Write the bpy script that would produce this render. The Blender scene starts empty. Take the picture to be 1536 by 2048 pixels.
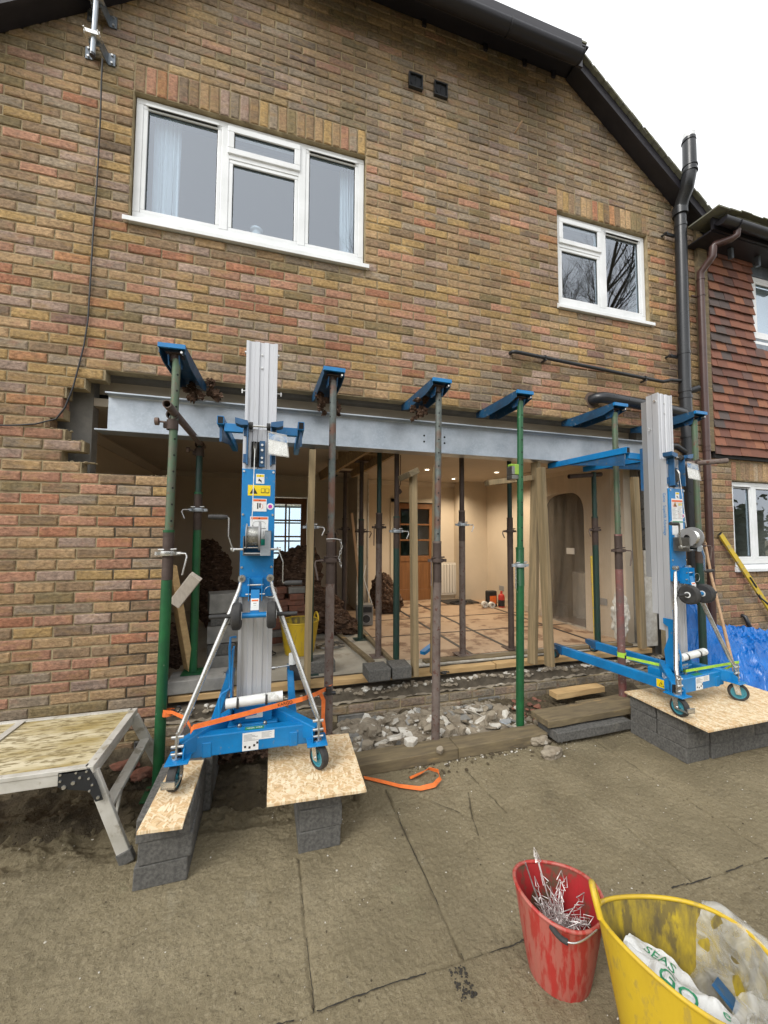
import bpy, math, random
import numpy as np
from mathutils import Vector, Matrix, noise
R = math.radians
rnd = random.Random(7)
SC = bpy.context.scene
COL = SC.collection

# ------------------------------------------------------------ camera, sky, sun, exposure
CP = Vector((1.06072, -3.17947, 1.55))
CR = Vector((0.96024142, -0.27912022, 0.00532111))
CU = Vector((-0.02050173, -0.05149638, 0.99846272))
CF = Vector((0.27841711, 0.95887435, 0.0551714))
cam = bpy.data.cameras.new('camera'); cam.sensor_fit = 'VERTICAL'; cam.sensor_height = 24
cam.lens = 24 * 778.05 / 2048; cam.clip_start = 0.05; cam.clip_end = 500
camo = bpy.data.objects.new('camera', cam); COL.objects.link(camo)
m = Matrix((CR, CU, -CF)).transposed().to_4x4(); m.translation = CP; camo.matrix_world = m
SC.camera = camo
wd = bpy.data.worlds.new('World'); SC.world = wd; wd.use_nodes = True
nt = wd.node_tree; bg = nt.nodes['Background']
sky = nt.nodes.new('ShaderNodeTexSky'); sky.sky_type = 'NISHITA'; sky.sun_disc = False
sky.sun_elevation = R(42); sky.sun_rotation = R(233); sky.dust_density = 6; sky.air_density = 1.5
hs = nt.nodes.new('ShaderNodeHueSaturation'); hs.inputs['Saturation'].default_value = 0.12
mxw = nt.nodes.new('ShaderNodeMix'); mxw.data_type = 'RGBA'; mxw.inputs['Factor'].default_value = 0.8
mxw.inputs[7].default_value = (10.0, 10.1, 10.3, 1)          # even overcast cloud, on the scale of the sky texture
nt.links.new(sky.outputs[0], hs.inputs['Color']); nt.links.new(hs.outputs[0], mxw.inputs[6])
nt.links.new(mxw.outputs[2], bg.inputs['Color']); bg.inputs['Strength'].default_value = 0.13
sl = bpy.data.lights.new('sun', 'SUN'); sl.energy = 1.3; sl.angle = R(22); sl.color = (1, .97, .92)
so = bpy.data.objects.new('sun', sl); COL.objects.link(so)
so.rotation_euler = (R(48), 0, R(-53))
SC.view_settings.view_transform = 'Standard'; SC.view_settings.look = 'None'
SC.view_settings.exposure = 0.42; SC.view_settings.gamma = 1; SC.view_settings.use_curve_mapping = False

def at(u, v, y=None, z=None, x=None):
    """World point seen at photo pixel (u, v) on the real plane x=, y= or z=."""
    d = CF * 778.05 + CR * (u - 768) - CU * (v - 1024)
    t = (y - CP.y) / d.y if y is not None else (z - CP.z) / d.z if z is not None else (x - CP.x) / d.x
    return CP + d * t

# ------------------------------------------------------------ materials
def mat(name, c, c2=None, sc=20, rough=.7, metal=0, bump=.15, bsc=80, spot=None, spotsc=30, spotth=.62, spotamt=1,
        stretch=None, world=False, detail=6, spec=.5, trans=0, objcol=False, attr=None, rnd_v=0, fac=(.35, .65), alpha=1, bdist=.003):
    m_ = bpy.data.materials.new(name); m_.use_nodes = True
    t = m_.node_tree; n = t.nodes; l = t.links; b = n['Principled BSDF']
    if world: co = n.new('ShaderNodeNewGeometry').outputs['Position']
    else: co = n.new('ShaderNodeTexCoord').outputs['Object']
    if stretch:
        mp = n.new('ShaderNodeMapping'); mp.inputs['Scale'].default_value = stretch; l.new(co, mp.inputs[0]); co = mp.outputs[0]
    def nz(s, d=detail):
        q = n.new('ShaderNodeTexNoise'); q.inputs['Scale'].default_value = s; q.inputs['Detail'].default_value = d
        q.inputs['Roughness'].default_value = .62; l.new(co, q.inputs['Vector']); return q.outputs['Fac']
    def ramp(f, a, bb):
        q = n.new('ShaderNodeMapRange'); q.inputs[1].default_value = a; q.inputs[2].default_value = bb; l.new(f, q.inputs[0]); return q.outputs[0]
    def mix(f, a, bb, mode='MIX'):
        q = n.new('ShaderNodeMix'); q.data_type = 'RGBA'; q.blend_type = mode
        if isinstance(f, float): q.inputs[0].default_value = f
        else: l.new(f, q.inputs[0])
        for i, x in ((6, a), (7, bb)):
            if isinstance(x, tuple): q.inputs[i].default_value = (*x[:3], 1)
            else: l.new(x, q.inputs[i])
        return q.outputs[2]
    if objcol: base = n.new('ShaderNodeObjectInfo').outputs['Color']
    elif attr:
        a_ = n.new('ShaderNodeAttribute'); a_.attribute_name = attr; base = a_.outputs['Color']
    else: base = tuple(c)
    if c2 is not None: base = mix(ramp(nz(sc), *fac), base, c2 if isinstance(c2, tuple) else tuple(c2))
    if spot is not None:
        f = ramp(nz(spotsc, 5), spotth, spotth + .08)
        if spotamt < 1:
            q = n.new('ShaderNodeMath'); q.operation = 'MULTIPLY'; l.new(f, q.inputs[0]); q.inputs[1].default_value = spotamt; f = q.outputs[0]
        base = mix(f, base, tuple(spot))
    if isinstance(base, tuple): b.inputs['Base Color'].default_value = (*base[:3], 1)
    else: l.new(base, b.inputs['Base Color'])
    b.inputs['Roughness'].default_value = rough; b.inputs['Metallic'].default_value = metal
    b.inputs['Specular IOR Level'].default_value = spec
    b.inputs['Transmission Weight'].default_value = trans
    b.inputs['Alpha'].default_value = alpha
    if rough > .12:
        q = n.new('ShaderNodeMapRange'); q.inputs[3].default_value = max(0, rough - .12); q.inputs[4].default_value = min(1, rough + .12)
        l.new(nz(sc * 1.7), q.inputs[0]); l.new(q.outputs[0], b.inputs['Roughness'])
    if bump:
        q = n.new('ShaderNodeBump'); q.inputs['Strength'].default_value = bump; q.inputs['Distance'].default_value = bdist
        l.new(nz(bsc, 8), q.inputs['Height']); l.new(q.outputs[0], b.inputs['Normal'])
    return m_

def brick_mat(name, **k):
    m_ = mat(name, (.3, .2, .15), world=True, rough=.9, bump=.9, bsc=75, spec=.2, bdist=.007, **k)
    t = m_.node_tree; n = t.nodes; l = t.links; b = n['Principled BSDF']
    geo = n.new('ShaderNodeNewGeometry')
    src = b.inputs['Base Color'].links[0].from_socket
    def noi(s, st, d=6):
        mp = n.new('ShaderNodeMapping'); mp.inputs['Scale'].default_value = st; l.new(geo.outputs['Position'], mp.inputs[0])
        q = n.new('ShaderNodeTexNoise'); q.inputs['Scale'].default_value = s; q.inputs['Detail'].default_value = d
        q.inputs['Roughness'].default_value = .65; l.new(mp.outputs[0], q.inputs[0]); return q.outputs[0]
    def mr(f, a, bb, c=0, d=1):
        q = n.new('ShaderNodeMapRange'); [q.inputs[i + 1].__setattr__('default_value', x) for i, x in enumerate((a, bb, c, d))]
        l.new(f, q.inputs[0]); return q.outputs[0]
    # value mottling, horizontal creases, dark flecks, lime bloom
    mul = n.new('ShaderNodeMix'); mul.data_type = 'RGBA'; mul.blend_type = 'MULTIPLY'; mul.inputs[0].default_value = 1
    cr = n.new('ShaderNodeCombineColor')
    v = mr(noi(34, (1, 1, 1.7), 8), .3, .7, .5, 1.5)
    for i in range(3): l.new(v, cr.inputs[i])
    l.new(src, mul.inputs[6]); l.new(cr.outputs[0], mul.inputs[7])
    def over(prev, f, col):
        q = n.new('ShaderNodeMix'); q.data_type = 'RGBA'; l.new(f, q.inputs[0]); l.new(prev, q.inputs[6]); q.inputs[7].default_value = (*col, 1); return q.outputs[2]
    o = over(mul.outputs[2], mr(noi(9, (1, 1, 1.6), 6), .5, .72, 0, .5), (.20, .165, .12))
    o = over(o, mr(noi(5.1, (1, 1, 2.6), 4), .52, .66, 0, .42), (.40, .255, .10))
    o = over(o, mr(noi(6.3, (1.1, 1.3, 2.2), 4), .55, .68, 0, .36), (.38, .185, .13))
    o = over(o, mr(noi(7.3, (.8, 1, 2.2), 7), .64, .76, 0, .5), (.47, .43, .37))
    o = over(o, mr(noi(160, (1, 1, 1), 3), .66, .72, 0, .7), (.07, .055, .045))
    wm = n.new('ShaderNodeMix'); wm.data_type = 'RGBA'; wm.blend_type = 'MULTIPLY'; wm.inputs[0].default_value = 1
    cw = n.new('ShaderNodeCombineColor'); ww = mr(noi(1.1, (1.6, 1, .35), 7), .36, .64, .74, 1.12); w2 = mr(noi(.55, (1, 1, 1), 4), .35, .65, .88, 1.08)
    mm = n.new('ShaderNodeMath'); mm.operation = 'MULTIPLY'; l.new(ww, mm.inputs[0]); l.new(w2, mm.inputs[1])
    for i in range(3): l.new(mm.outputs[0], cw.inputs[i])
    l.new(o, wm.inputs[6]); l.new(cw.outputs[0], wm.inputs[7]); l.new(wm.outputs[2], b.inputs['Base Color'])
    return m_

M = {}
M['brick'] = brick_mat('brick_piece', objcol=True)
M['bricks'] = brick_mat('brick_mass', attr='tone')
M['mortar'] = mat('old_lime_mortar', (.42, .345, .215), (.26, .205, .125), sc=9, rough=.95, bump=1, bsc=170, world=True, spot=(.12, .10, .07), spotsc=16, spotth=.6, spotamt=.6, bdist=.006, spec=.1)
M['newmortar'] = mat('fresh_mortar', (.17, .145, .11), (.10, .085, .065), sc=12, rough=.95, bump=1, bsc=150, world=True, spec=.1)
M['white'] = mat('white_upvc', (.80, .82, .83), (.68, .70, .70), sc=3, rough=.32, bump=0, spot=(.45, .46, .42), spotsc=22, spotth=.68, spotamt=.35)
M['seal'] = mat('black_gasket', (.03, .035, .035), rough=.5, bump=0)
M['blueframe'] = mat('blue_enamel', (.004, .20, .50), (.006, .155, .39), sc=8, rough=.36, bump=.05, spot=(.16, .21, .25), spotsc=38, spotth=.63, spotamt=.7)
M['bluedark'] = mat('dark_blue_steel', (.02, .11, .26), (.02, .075, .16), sc=9, rough=.4, metal=.0, bump=.1, spot=(.10, .12, .14), spotsc=30, spotth=.6)
M['sbblue'] = mat('worn_blue_steel', (.008, .075, .165), (.012, .045, .09), sc=11, rough=.5, bump=.15, spot=(.12, .14, .17), spotsc=34, spotth=.6)
M['alu'] = mat('ribbed_aluminium', (.62, .63, .65), (.48, .49, .51), sc=6, rough=.36, metal=.35, bump=.05, stretch=(1, 1, .08), spot=(.30, .29, .27), spotsc=14, spotth=.64, spotamt=.5)
M['alud'] = mat('dull_aluminium', (.42, .42, .42), (.30, .30, .30), sc=5, rough=.45, metal=.4, bump=.08, stretch=(1, 1, .1))
M['steelrod'] = mat('zinc_plated_rod', (.68, .68, .66), (.52, .52, .50), sc=14, rough=.28, metal=.85, bump=.04, spot=(.35, .3, .24), spotsc=26, spotth=.64, spotamt=.6)
M['darksteel'] = mat('oily_steel', (.27, .265, .25), (.17, .165, .15), sc=15, rough=.38, metal=.85, bump=.1)
M['blackrub'] = mat('black_rubber', (.022, .022, .023), (.045, .043, .04), sc=25, rough=.75, bump=.3)
M['blackpl'] = mat('black_plastic_pipe', (.016, .018, .021), (.026, .028, .031), sc=5, rough=.3, bump=.02)
M['brownpl'] = mat('brown_plastic_pipe', (.085, .045, .038), (.065, .036, .032), sc=5, rough=.33, bump=.02)
M['greenpaint'] = mat('chipped_green_paint', (.012, .115, .035), (.01, .07, .028), sc=7, rough=.42, bump=.2, spot=(.30, .30, .25), spotsc=34, spotth=.66, spotamt=.8)
M['greengrey'] = mat('scuffed_green_steel', (.085, .15, .085), (.12, .125, .09), sc=13, rough=.5, metal=.25, bump=.25, spot=(.16, .085, .05), spotsc=30, spotth=.6)
M['tealgrey'] = mat('worn_galvanised_tube', (.15, .17, .155), (.08, .10, .095), sc=26, rough=.6, metal=.25, bump=.4, spot=(.15, .075, .05), spotsc=2.6, spotth=.47, spotamt=.9)
M['rust'] = mat('rusty_steel', (.155, .095, .072), (.20, .17, .145), sc=10, rough=.72, metal=.2, bump=.45, spot=(.13, .06, .035), spotsc=28, spotth=.55)
M['greyrust'] = mat('cement_stained_tube', (.12, .085, .07), (.19, .155, .135), sc=10, rough=.85, metal=.1, bump=.6, spot=(.11, .05, .036), spotsc=30, spotth=.56)
M['redrust'] = mat('faded_red_steel', (.24, .085, .075), (.13, .10, .09), sc=9, rough=.7, metal=.1, bump=.4, spot=(.32, .24, .22), spotsc=32, spotth=.6)
M['darkgreen'] = mat('dark_green_steel', (.012, .052, .035), (.03, .05, .045), sc=10, rough=.5, metal=.2, bump=.3, spot=(.22, .22, .19), spotsc=36, spotth=.66, spotamt=.7)
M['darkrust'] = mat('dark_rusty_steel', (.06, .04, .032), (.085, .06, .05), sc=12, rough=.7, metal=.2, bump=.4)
M['galv'] = mat('galvanised_steel', (.44, .48, .52), (.32, .36, .40), sc=5, rough=.4, metal=.55, bump=.1, bsc=60, spot=(.46, .51, .56), spotsc=60, spotth=.52, spotamt=.35)
M['galvbr'] = mat('zinc_bracket', (.22, .25, .28), (.14, .16, .18), sc=20, rough=.4, metal=.7, bump=.1)
M['block'] = mat('dense_concrete_block', (.155, .150, .138), (.085, .083, .078), sc=60, rough=.95, bump=.7, bsc=90, spot=(.25, .235, .20), spotsc=7, spotth=.6, spotamt=.4, spec=.1, bdist=.004)
M['blockl'] = mat('pale_concrete_block', (.30, .29, .265), (.20, .195, .18), sc=9, rough=.95, bump=.8, bsc=120, spec=.15)
M['pine'] = mat('weathered_pine', (.40, .27, .13), (.22, .145, .075), sc=5, rough=.8, bump=.35, stretch=(9, 9, .5), bsc=30)
M['pinex'] = mat('muddy_plank', (.20, .155, .085), (.115, .09, .055), sc=9, rough=.9, bump=.6, stretch=(.6, 4, 4), bsc=40, spot=(.35, .24, .11), spotsc=3, spotth=.6)
M['pinel'] = mat('clean_pine', (.58, .40, .19), (.42, .27, .12), sc=4, rough=.75, bump=.3, stretch=(.5, 8, 8), bsc=30)
M['post'] = mat('treated_timber', (.34, .25, .135), (.20, .155, .085), sc=4, rough=.8, bump=.35, stretch=(8, 8, .4), bsc=30, spot=(.10, .07, .04), spotsc=4, spotth=.70)
M['orange'] = mat('orange_webbing', (.86, .20, .035), (.70, .15, .03), sc=30, rough=.7, bump=.3, bsc=300, spot=(.35, .13, .06), spotsc=20, spotth=.64, spotamt=.5)
M['lime'] = mat('lime_webbing', (.45, .72, .06), (.35, .6, .05), sc=30, rough=.7, bump=.3, bsc=300)
M['redpl'] = mat('scuffed_red_plastic', (.42, .028, .024), (.34, .05, .035), sc=9, rough=.48, bump=.25, spot=(.46, .26, .20), spotsc=20, spotth=.45, spotamt=.34, stretch=(2.2, 2.2, .3))
M['redin'] = mat('muddy_red_plastic', (.42, .02, .025), (.28, .03, .025), sc=9, rough=.6, bump=.3, spot=(.11, .085, .05), spotsc=9, spotth=.49, spotamt=.95, stretch=(1, 1, .8))
M['yelpl'] = mat('yellow_plastic', (.60, .41, .02), (.48, .32, .02), sc=6, rough=.5, bump=.12, spot=(.30, .22, .07), spotsc=30, spotth=.56, spotamt=.5, stretch=(1, 1, .4))
M['yelin'] = mat('muddy_yellow_plastic', (.52, .38, .025), (.14, .11, .045), sc=14, rough=.7, bump=.4, stretch=(1.5, 1.5, .5), spot=(.10, .08, .045), spotsc=12, spotth=.52, spotamt=.75)
M['soil'] = mat('damp_soil', (.135, .108, .066), (.07, .055, .037), sc=7, rough=.95, bump=1, bsc=45, world=True, spec=.2, bdist=.02)
M['rubble'] = mat('plaster_rubble', (.33, .285, .215), (.19, .155, .11), sc=8, rough=.92, bump=.8, bsc=70, spot=(.52, .49, .42), spotsc=6, spotth=.60)
M['rubblew'] = mat('white_plaster', (.66, .64, .58), (.44, .40, .33), sc=14, rough=.9, bump=.5, bsc=60)
M['rubbleb'] = mat('broken_brick', (.30, .12, .075), (.17, .085, .06), sc=14, rough=.92, bump=.6, bsc=60)
M['fluff'] = mat('brown_mineral_wool', (.20, .125, .085), (.05, .032, .024), sc=16, rough=1, bump=1, bsc=45, spec=.05, bdist=.04, spot=(.42, .30, .23), spotsc=22, spotth=.6, stretch=(1, 1, 2.2))
M['tarp'] = mat('blue_tarpaulin', (.002, .145, .50), (.003, .10, .37), sc=5, rough=.28, bump=.25, bsc=16, bdist=.012, spec=.5)
M['wall'] = mat('cream_plaster', (.62, .53, .41), (.56, .48, .37), sc=2, rough=.85, bump=.05)
M['ceil'] = mat('ceiling_paint', (.52, .45, .36), (.47, .41, .33), sc=2, rough=.9, bump=.03)
M['trim'] = mat('cream_gloss', (.55, .49, .38), rough=.4, bump=.02)
M['oak'] = mat('varnished_oak', (.25, .112, .04), (.18, .078, .026), sc=5, rough=.38, bump=.06, stretch=(6, 6, .5))
M['screed'] = mat('dusty_screed', (.40, .375, .31), (.29, .265, .215), sc=3, rough=.92, bump=.5, bsc=40, world=True, spot=(.19, .155, .11), spotsc=5, spotth=.58, spotamt=.6, bdist=.004)
M['ply'] = mat('muddy_floor_sheet', (.44, .32, .215), (.36, .25, .16), sc=2.5, rough=.6, bump=.15, world=True, spot=(.16, .085, .045), spotsc=4.2, spotth=.53, spotamt=.85)
M['tape'] = mat('black_tape', (.03, .027, .025), rough=.6, bump=.1)
M['tile'] = mat('clay_tile', (.4, .13, .06), objcol=True, rough=.85, bump=.5, bsc=90, spot=(.14, .085, .06), spotsc=18, spotth=.58, spotamt=.5)
M['rooft'] = mat('mossy_roof_tile', (.15, .15, .13), (.19, .19, .13), sc=14, rough=.95, bump=.8, bsc=50, spot=(.20, .21, .12), spotsc=16, spotth=.6)
M['fascia'] = mat('dark_stained_fascia', (.012, .011, .016), (.02, .018, .024), sc=3, rough=.5, bump=.1, stretch=(.3, 4, 4))
M['gutter'] = mat('black_gutter', (.010, .010, .015), rough=.42, bump=.02)
M['cable'] = mat('black_cable', (.018, .018, .020), rough=.5, bump=0)
M['clay'] = mat('brown_tile_end', (.11, .075, .055), rough=.9, bump=.4)
M['paper'] = mat('white_paper_bag', (.66, .67, .66), (.54, .54, .52), sc=8, rough=.55, bump=.2, bsc=20)
M['sticker'] = mat('white_sticker', (.78, .79, .78), (.70, .71, .70), sc=30, rough=.4, bump=0)
M['yel'] = mat('yellow_sticker', (.80, .60, .01), rough=.4, bump=0)
M['ored'] = mat('orange_red_print', (.72, .13, .03), rough=.4, bump=0)
M['green_s'] = mat('green_print', (.02, .22, .10), rough=.4, bump=0)
M['teal_s'] = mat('teal_sticker', (.02, .52, .36), rough=.4, bump=0)
M['mag_s'] = mat('magenta_print', (.5, .04, .35), rough=.4, bump=0)
M['ink'] = mat('black_ink', (.015, .015, .015), rough=.5, bump=0)
M['greyink'] = mat('grey_ink', (.28, .28, .28), rough=.5, bump=0)
M['docs'] = mat('white_plastic_tube', (.76, .77, .75), (.64, .65, .62), sc=12, rough=.4, bump=.03, spot=(.5, .5, .46), spotsc=18, spotth=.62)
M['rimblue'] = mat('teal_wheel_hub', (.05, .24, .30), rough=.4, bump=.02)
M['levely'] = mat('yellow_spirit_level', (.66, .48, .03), (.55, .38, .04), sc=20, rough=.5, bump=.1, spot=(.3, .27, .2), spotsc=22, spotth=.55, spotamt=.7)
M['wood'] = mat('ash_handle', (.46, .30, .17), (.36, .22, .12), sc=6, rough=.6, bump=.1, stretch=(6, 6, .5))
M['wire'] = mat('bright_wire', (.80, .76, .74), (.55, .50, .48), sc=30, rough=.35, metal=.5, bump=0)
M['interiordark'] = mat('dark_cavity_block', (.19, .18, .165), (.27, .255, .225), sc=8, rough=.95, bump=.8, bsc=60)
M['steprail'] = mat('weathered_aluminium', (.62, .60, .55), (.46, .44, .38), sc=7, rough=.55, metal=.15, bump=.15, spot=(.26, .22, .15), spotsc=13, spotth=.57, spotamt=.7)
M['steptop'] = mat('algae_stained_aluminium', (.60, .53, .36), (.34, .26, .10), sc=4, rough=.8, metal=.0, bump=.8, bsc=90, spot=(.17, .125, .045), spotsc=46, spotth=.50, spotamt=.8, stretch=(.35, 1.3, 1), fac=(.42, .56))
M['curtain'] = mat('pale_curtain', (.86, .88, .88), rough=.9, bump=0)
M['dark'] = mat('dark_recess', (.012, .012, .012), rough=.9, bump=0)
M['rad'] = mat('radiator_enamel', (.66, .62, .55), rough=.35, bump=0)
M['red'] = mat('red_plastic', (.5, .04, .03), rough=.4, bump=0)
M['bark'] = mat('dark_bark', (.05, .042, .035), (.03, .026, .022), sc=9, rough=.95, bump=.6)
M['greenpl'] = mat('lime_plastic', (.25, .42, .05), rough=.4, bump=0)

def glass_mat(name, tint=(.9, .95, .95), refl=.5):
    m_ = bpy.data.materials.new(name); m_.use_nodes = True; t = m_.node_tree; n = t.nodes; l = t.links
    n.remove(n['Principled BSDF']); out = n['Material Output']
    g = n.new('ShaderNodeBsdfGlossy'); g.inputs['Roughness'].default_value = .01; g.inputs['Color'].default_value = (.84, .91, 1, 1)
    tr = n.new('ShaderNodeBsdfTransparent'); tr.inputs['Color'].default_value = (*tint, 1)
    fr = n.new('ShaderNodeFresnel'); fr.inputs['IOR'].default_value = 1.52
    mr = n.new('ShaderNodeMapRange'); mr.inputs[1].default_value = 0; mr.inputs[2].default_value = 1; mr.inputs[3].default_value = refl; mr.inputs[4].default_value = 1
    mx = n.new('ShaderNodeMixShader'); l.new(fr.outputs[0], mr.inputs[0])
    ge = n.new('ShaderNodeNewGeometry'); sb_ = n.new('ShaderNodeMath'); sb_.operation = 'SUBTRACT'; sb_.inputs[0].default_value = 1; l.new(ge.outputs['Backfacing'], sb_.inputs[1])
    ml = n.new('ShaderNodeMath'); ml.operation = 'MULTIPLY'; l.new(mr.outputs[0], ml.inputs[0]); l.new(sb_.outputs[0], ml.inputs[1]); l.new(ml.outputs[0], mx.inputs[0])
    l.new(tr.outputs[0], mx.inputs[1]); l.new(g.outputs[0], mx.inputs[2]); l.new(mx.outputs[0], out.inputs[0]); return m_
M['glass'] = glass_mat('window_glass', (.82, .88, .92), .21)
M['poly'] = glass_mat('polythene_sheet', (.93, .93, .90), .10)

def film_mat(name, col, a):
    m_ = bpy.data.materials.new(name); m_.use_nodes = True; t = m_.node_tree; n = t.nodes; l = t.links
    b = n['Principled BSDF']; b.inputs['Base Color'].default_value = (*col, 1); b.inputs['Roughness'].default_value = .25
    nz = n.new('ShaderNodeTexNoise'); nz.inputs['Scale'].default_value = 14; nz.inputs['Detail'].default_value = 6
    nz.inputs['Distortion'].default_value = 1.5
    tc = n.new('ShaderNodeTexCoord'); l.new(tc.outputs['Object'], nz.inputs[0])
    mr = n.new('ShaderNodeMapRange'); mr.inputs[1].default_value = .3; mr.inputs[2].default_value = .75
    mr.inputs[3].default_value = a * .45; mr.inputs[4].default_value = min(1, a * 1.9); l.new(nz.outputs[0], mr.inputs[0]); l.new(mr.outputs[0], b.inputs['Alpha'])
    bp = n.new('ShaderNodeBump'); bp.inputs['Strength'].default_value = .6; bp.inputs['Distance'].default_value = .01
    l.new(nz.outputs[0], bp.inputs['Height']); l.new(bp.outputs[0], b.inputs['Normal']); return m_
M['film'] = film_mat('crumpled_clear_bag', (.70, .70, .66), .34)
M['sheet'] = film_mat('dust_sheet_polythene', (.62, .56, .47), .16)
_n = M['sheet'].node_tree; _t = [x for x in _n.nodes if x.type == 'TEX_NOISE'][0]; _c = [x for x in _n.nodes if x.type == 'TEX_COORD'][0]
_m = _n.nodes.new('ShaderNodeMapping'); _m.inputs['Scale'].default_value = (.5, .55, .06); _n.links.new(_c.outputs['Object'], _m.inputs[0]); _n.links.new(_m.outputs[0], _t.inputs[0]); _t.inputs['Distortion'].default_value = .3
[x for x in _n.nodes if x.type == 'BUMP'][0].inputs['Strength'].default_value = .15

def osb_mat():
    m_ = mat('strand_board', (.66, .50, .30), (.56, .40, .22), sc=9, rough=.75, bump=.3, bsc=60, spec=.3)
    t = m_.node_tree; n = t.nodes; l = t.links; b = n['Principled BSDF']; src = b.inputs['Base Color'].links[0].from_socket
    tc = n.new('ShaderNodeTexCoord')
    cols = [(.78, .64, .42), (.44, .29, .14), (.70, .53, .31), (.54, .35, .18), (.82, .70, .50), (.62, .42, .22), (.74, .60, .40)]
    for k, ang in enumerate((12, 63, 118, 155, 88, 35, 138)):
        mp = n.new('ShaderNodeMapping'); mp.vector_type = 'TEXTURE'; mp.inputs['Rotation'].default_value = (0, 0, R(ang)); mp.inputs['Scale'].default_value = (.034, .0085, 1)
        mp.inputs['Location'].default_value = (k * .37, k * .13, 0); l.new(tc.outputs['Object'], mp.inputs[0])
        q = n.new('ShaderNodeTexVoronoi'); q.voronoi_dimensions = '2D'; q.inputs['Scale'].default_value = 1.0; q.inputs['Randomness'].default_value = 1; l.new(mp.outputs[0], q.inputs['Vector'])
        sp = n.new('ShaderNodeSeparateColor'); l.new(q.outputs['Color'], sp.inputs[0])
        r = n.new('ShaderNodeMapRange'); r.inputs[1].default_value = .70; r.inputs[2].default_value = .72; r.inputs[4].default_value = .8; l.new(sp.outputs[k % 3], r.inputs[0])
        x = n.new('ShaderNodeMix'); x.data_type = 'RGBA'; l.new(r.outputs[0], x.inputs[0]); l.new(src, x.inputs[6]); x.inputs[7].default_value = (*cols[k], 1); src = x.outputs[2]
    l.new(src, b.inputs['Base Color']); return m_
M['osb'] = osb_mat()

def emis(name, col, s):
    m_ = bpy.data.materials.new(name); m_.use_nodes = True; b = m_.node_tree.nodes['Principled BSDF']
    b.inputs['Emission Color'].default_value = (*col, 1); b.inputs['Emission Strength'].default_value = s; return m_
M['lamp'] = emis('lit_downlight', (1, .86, .66), 9)

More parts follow.
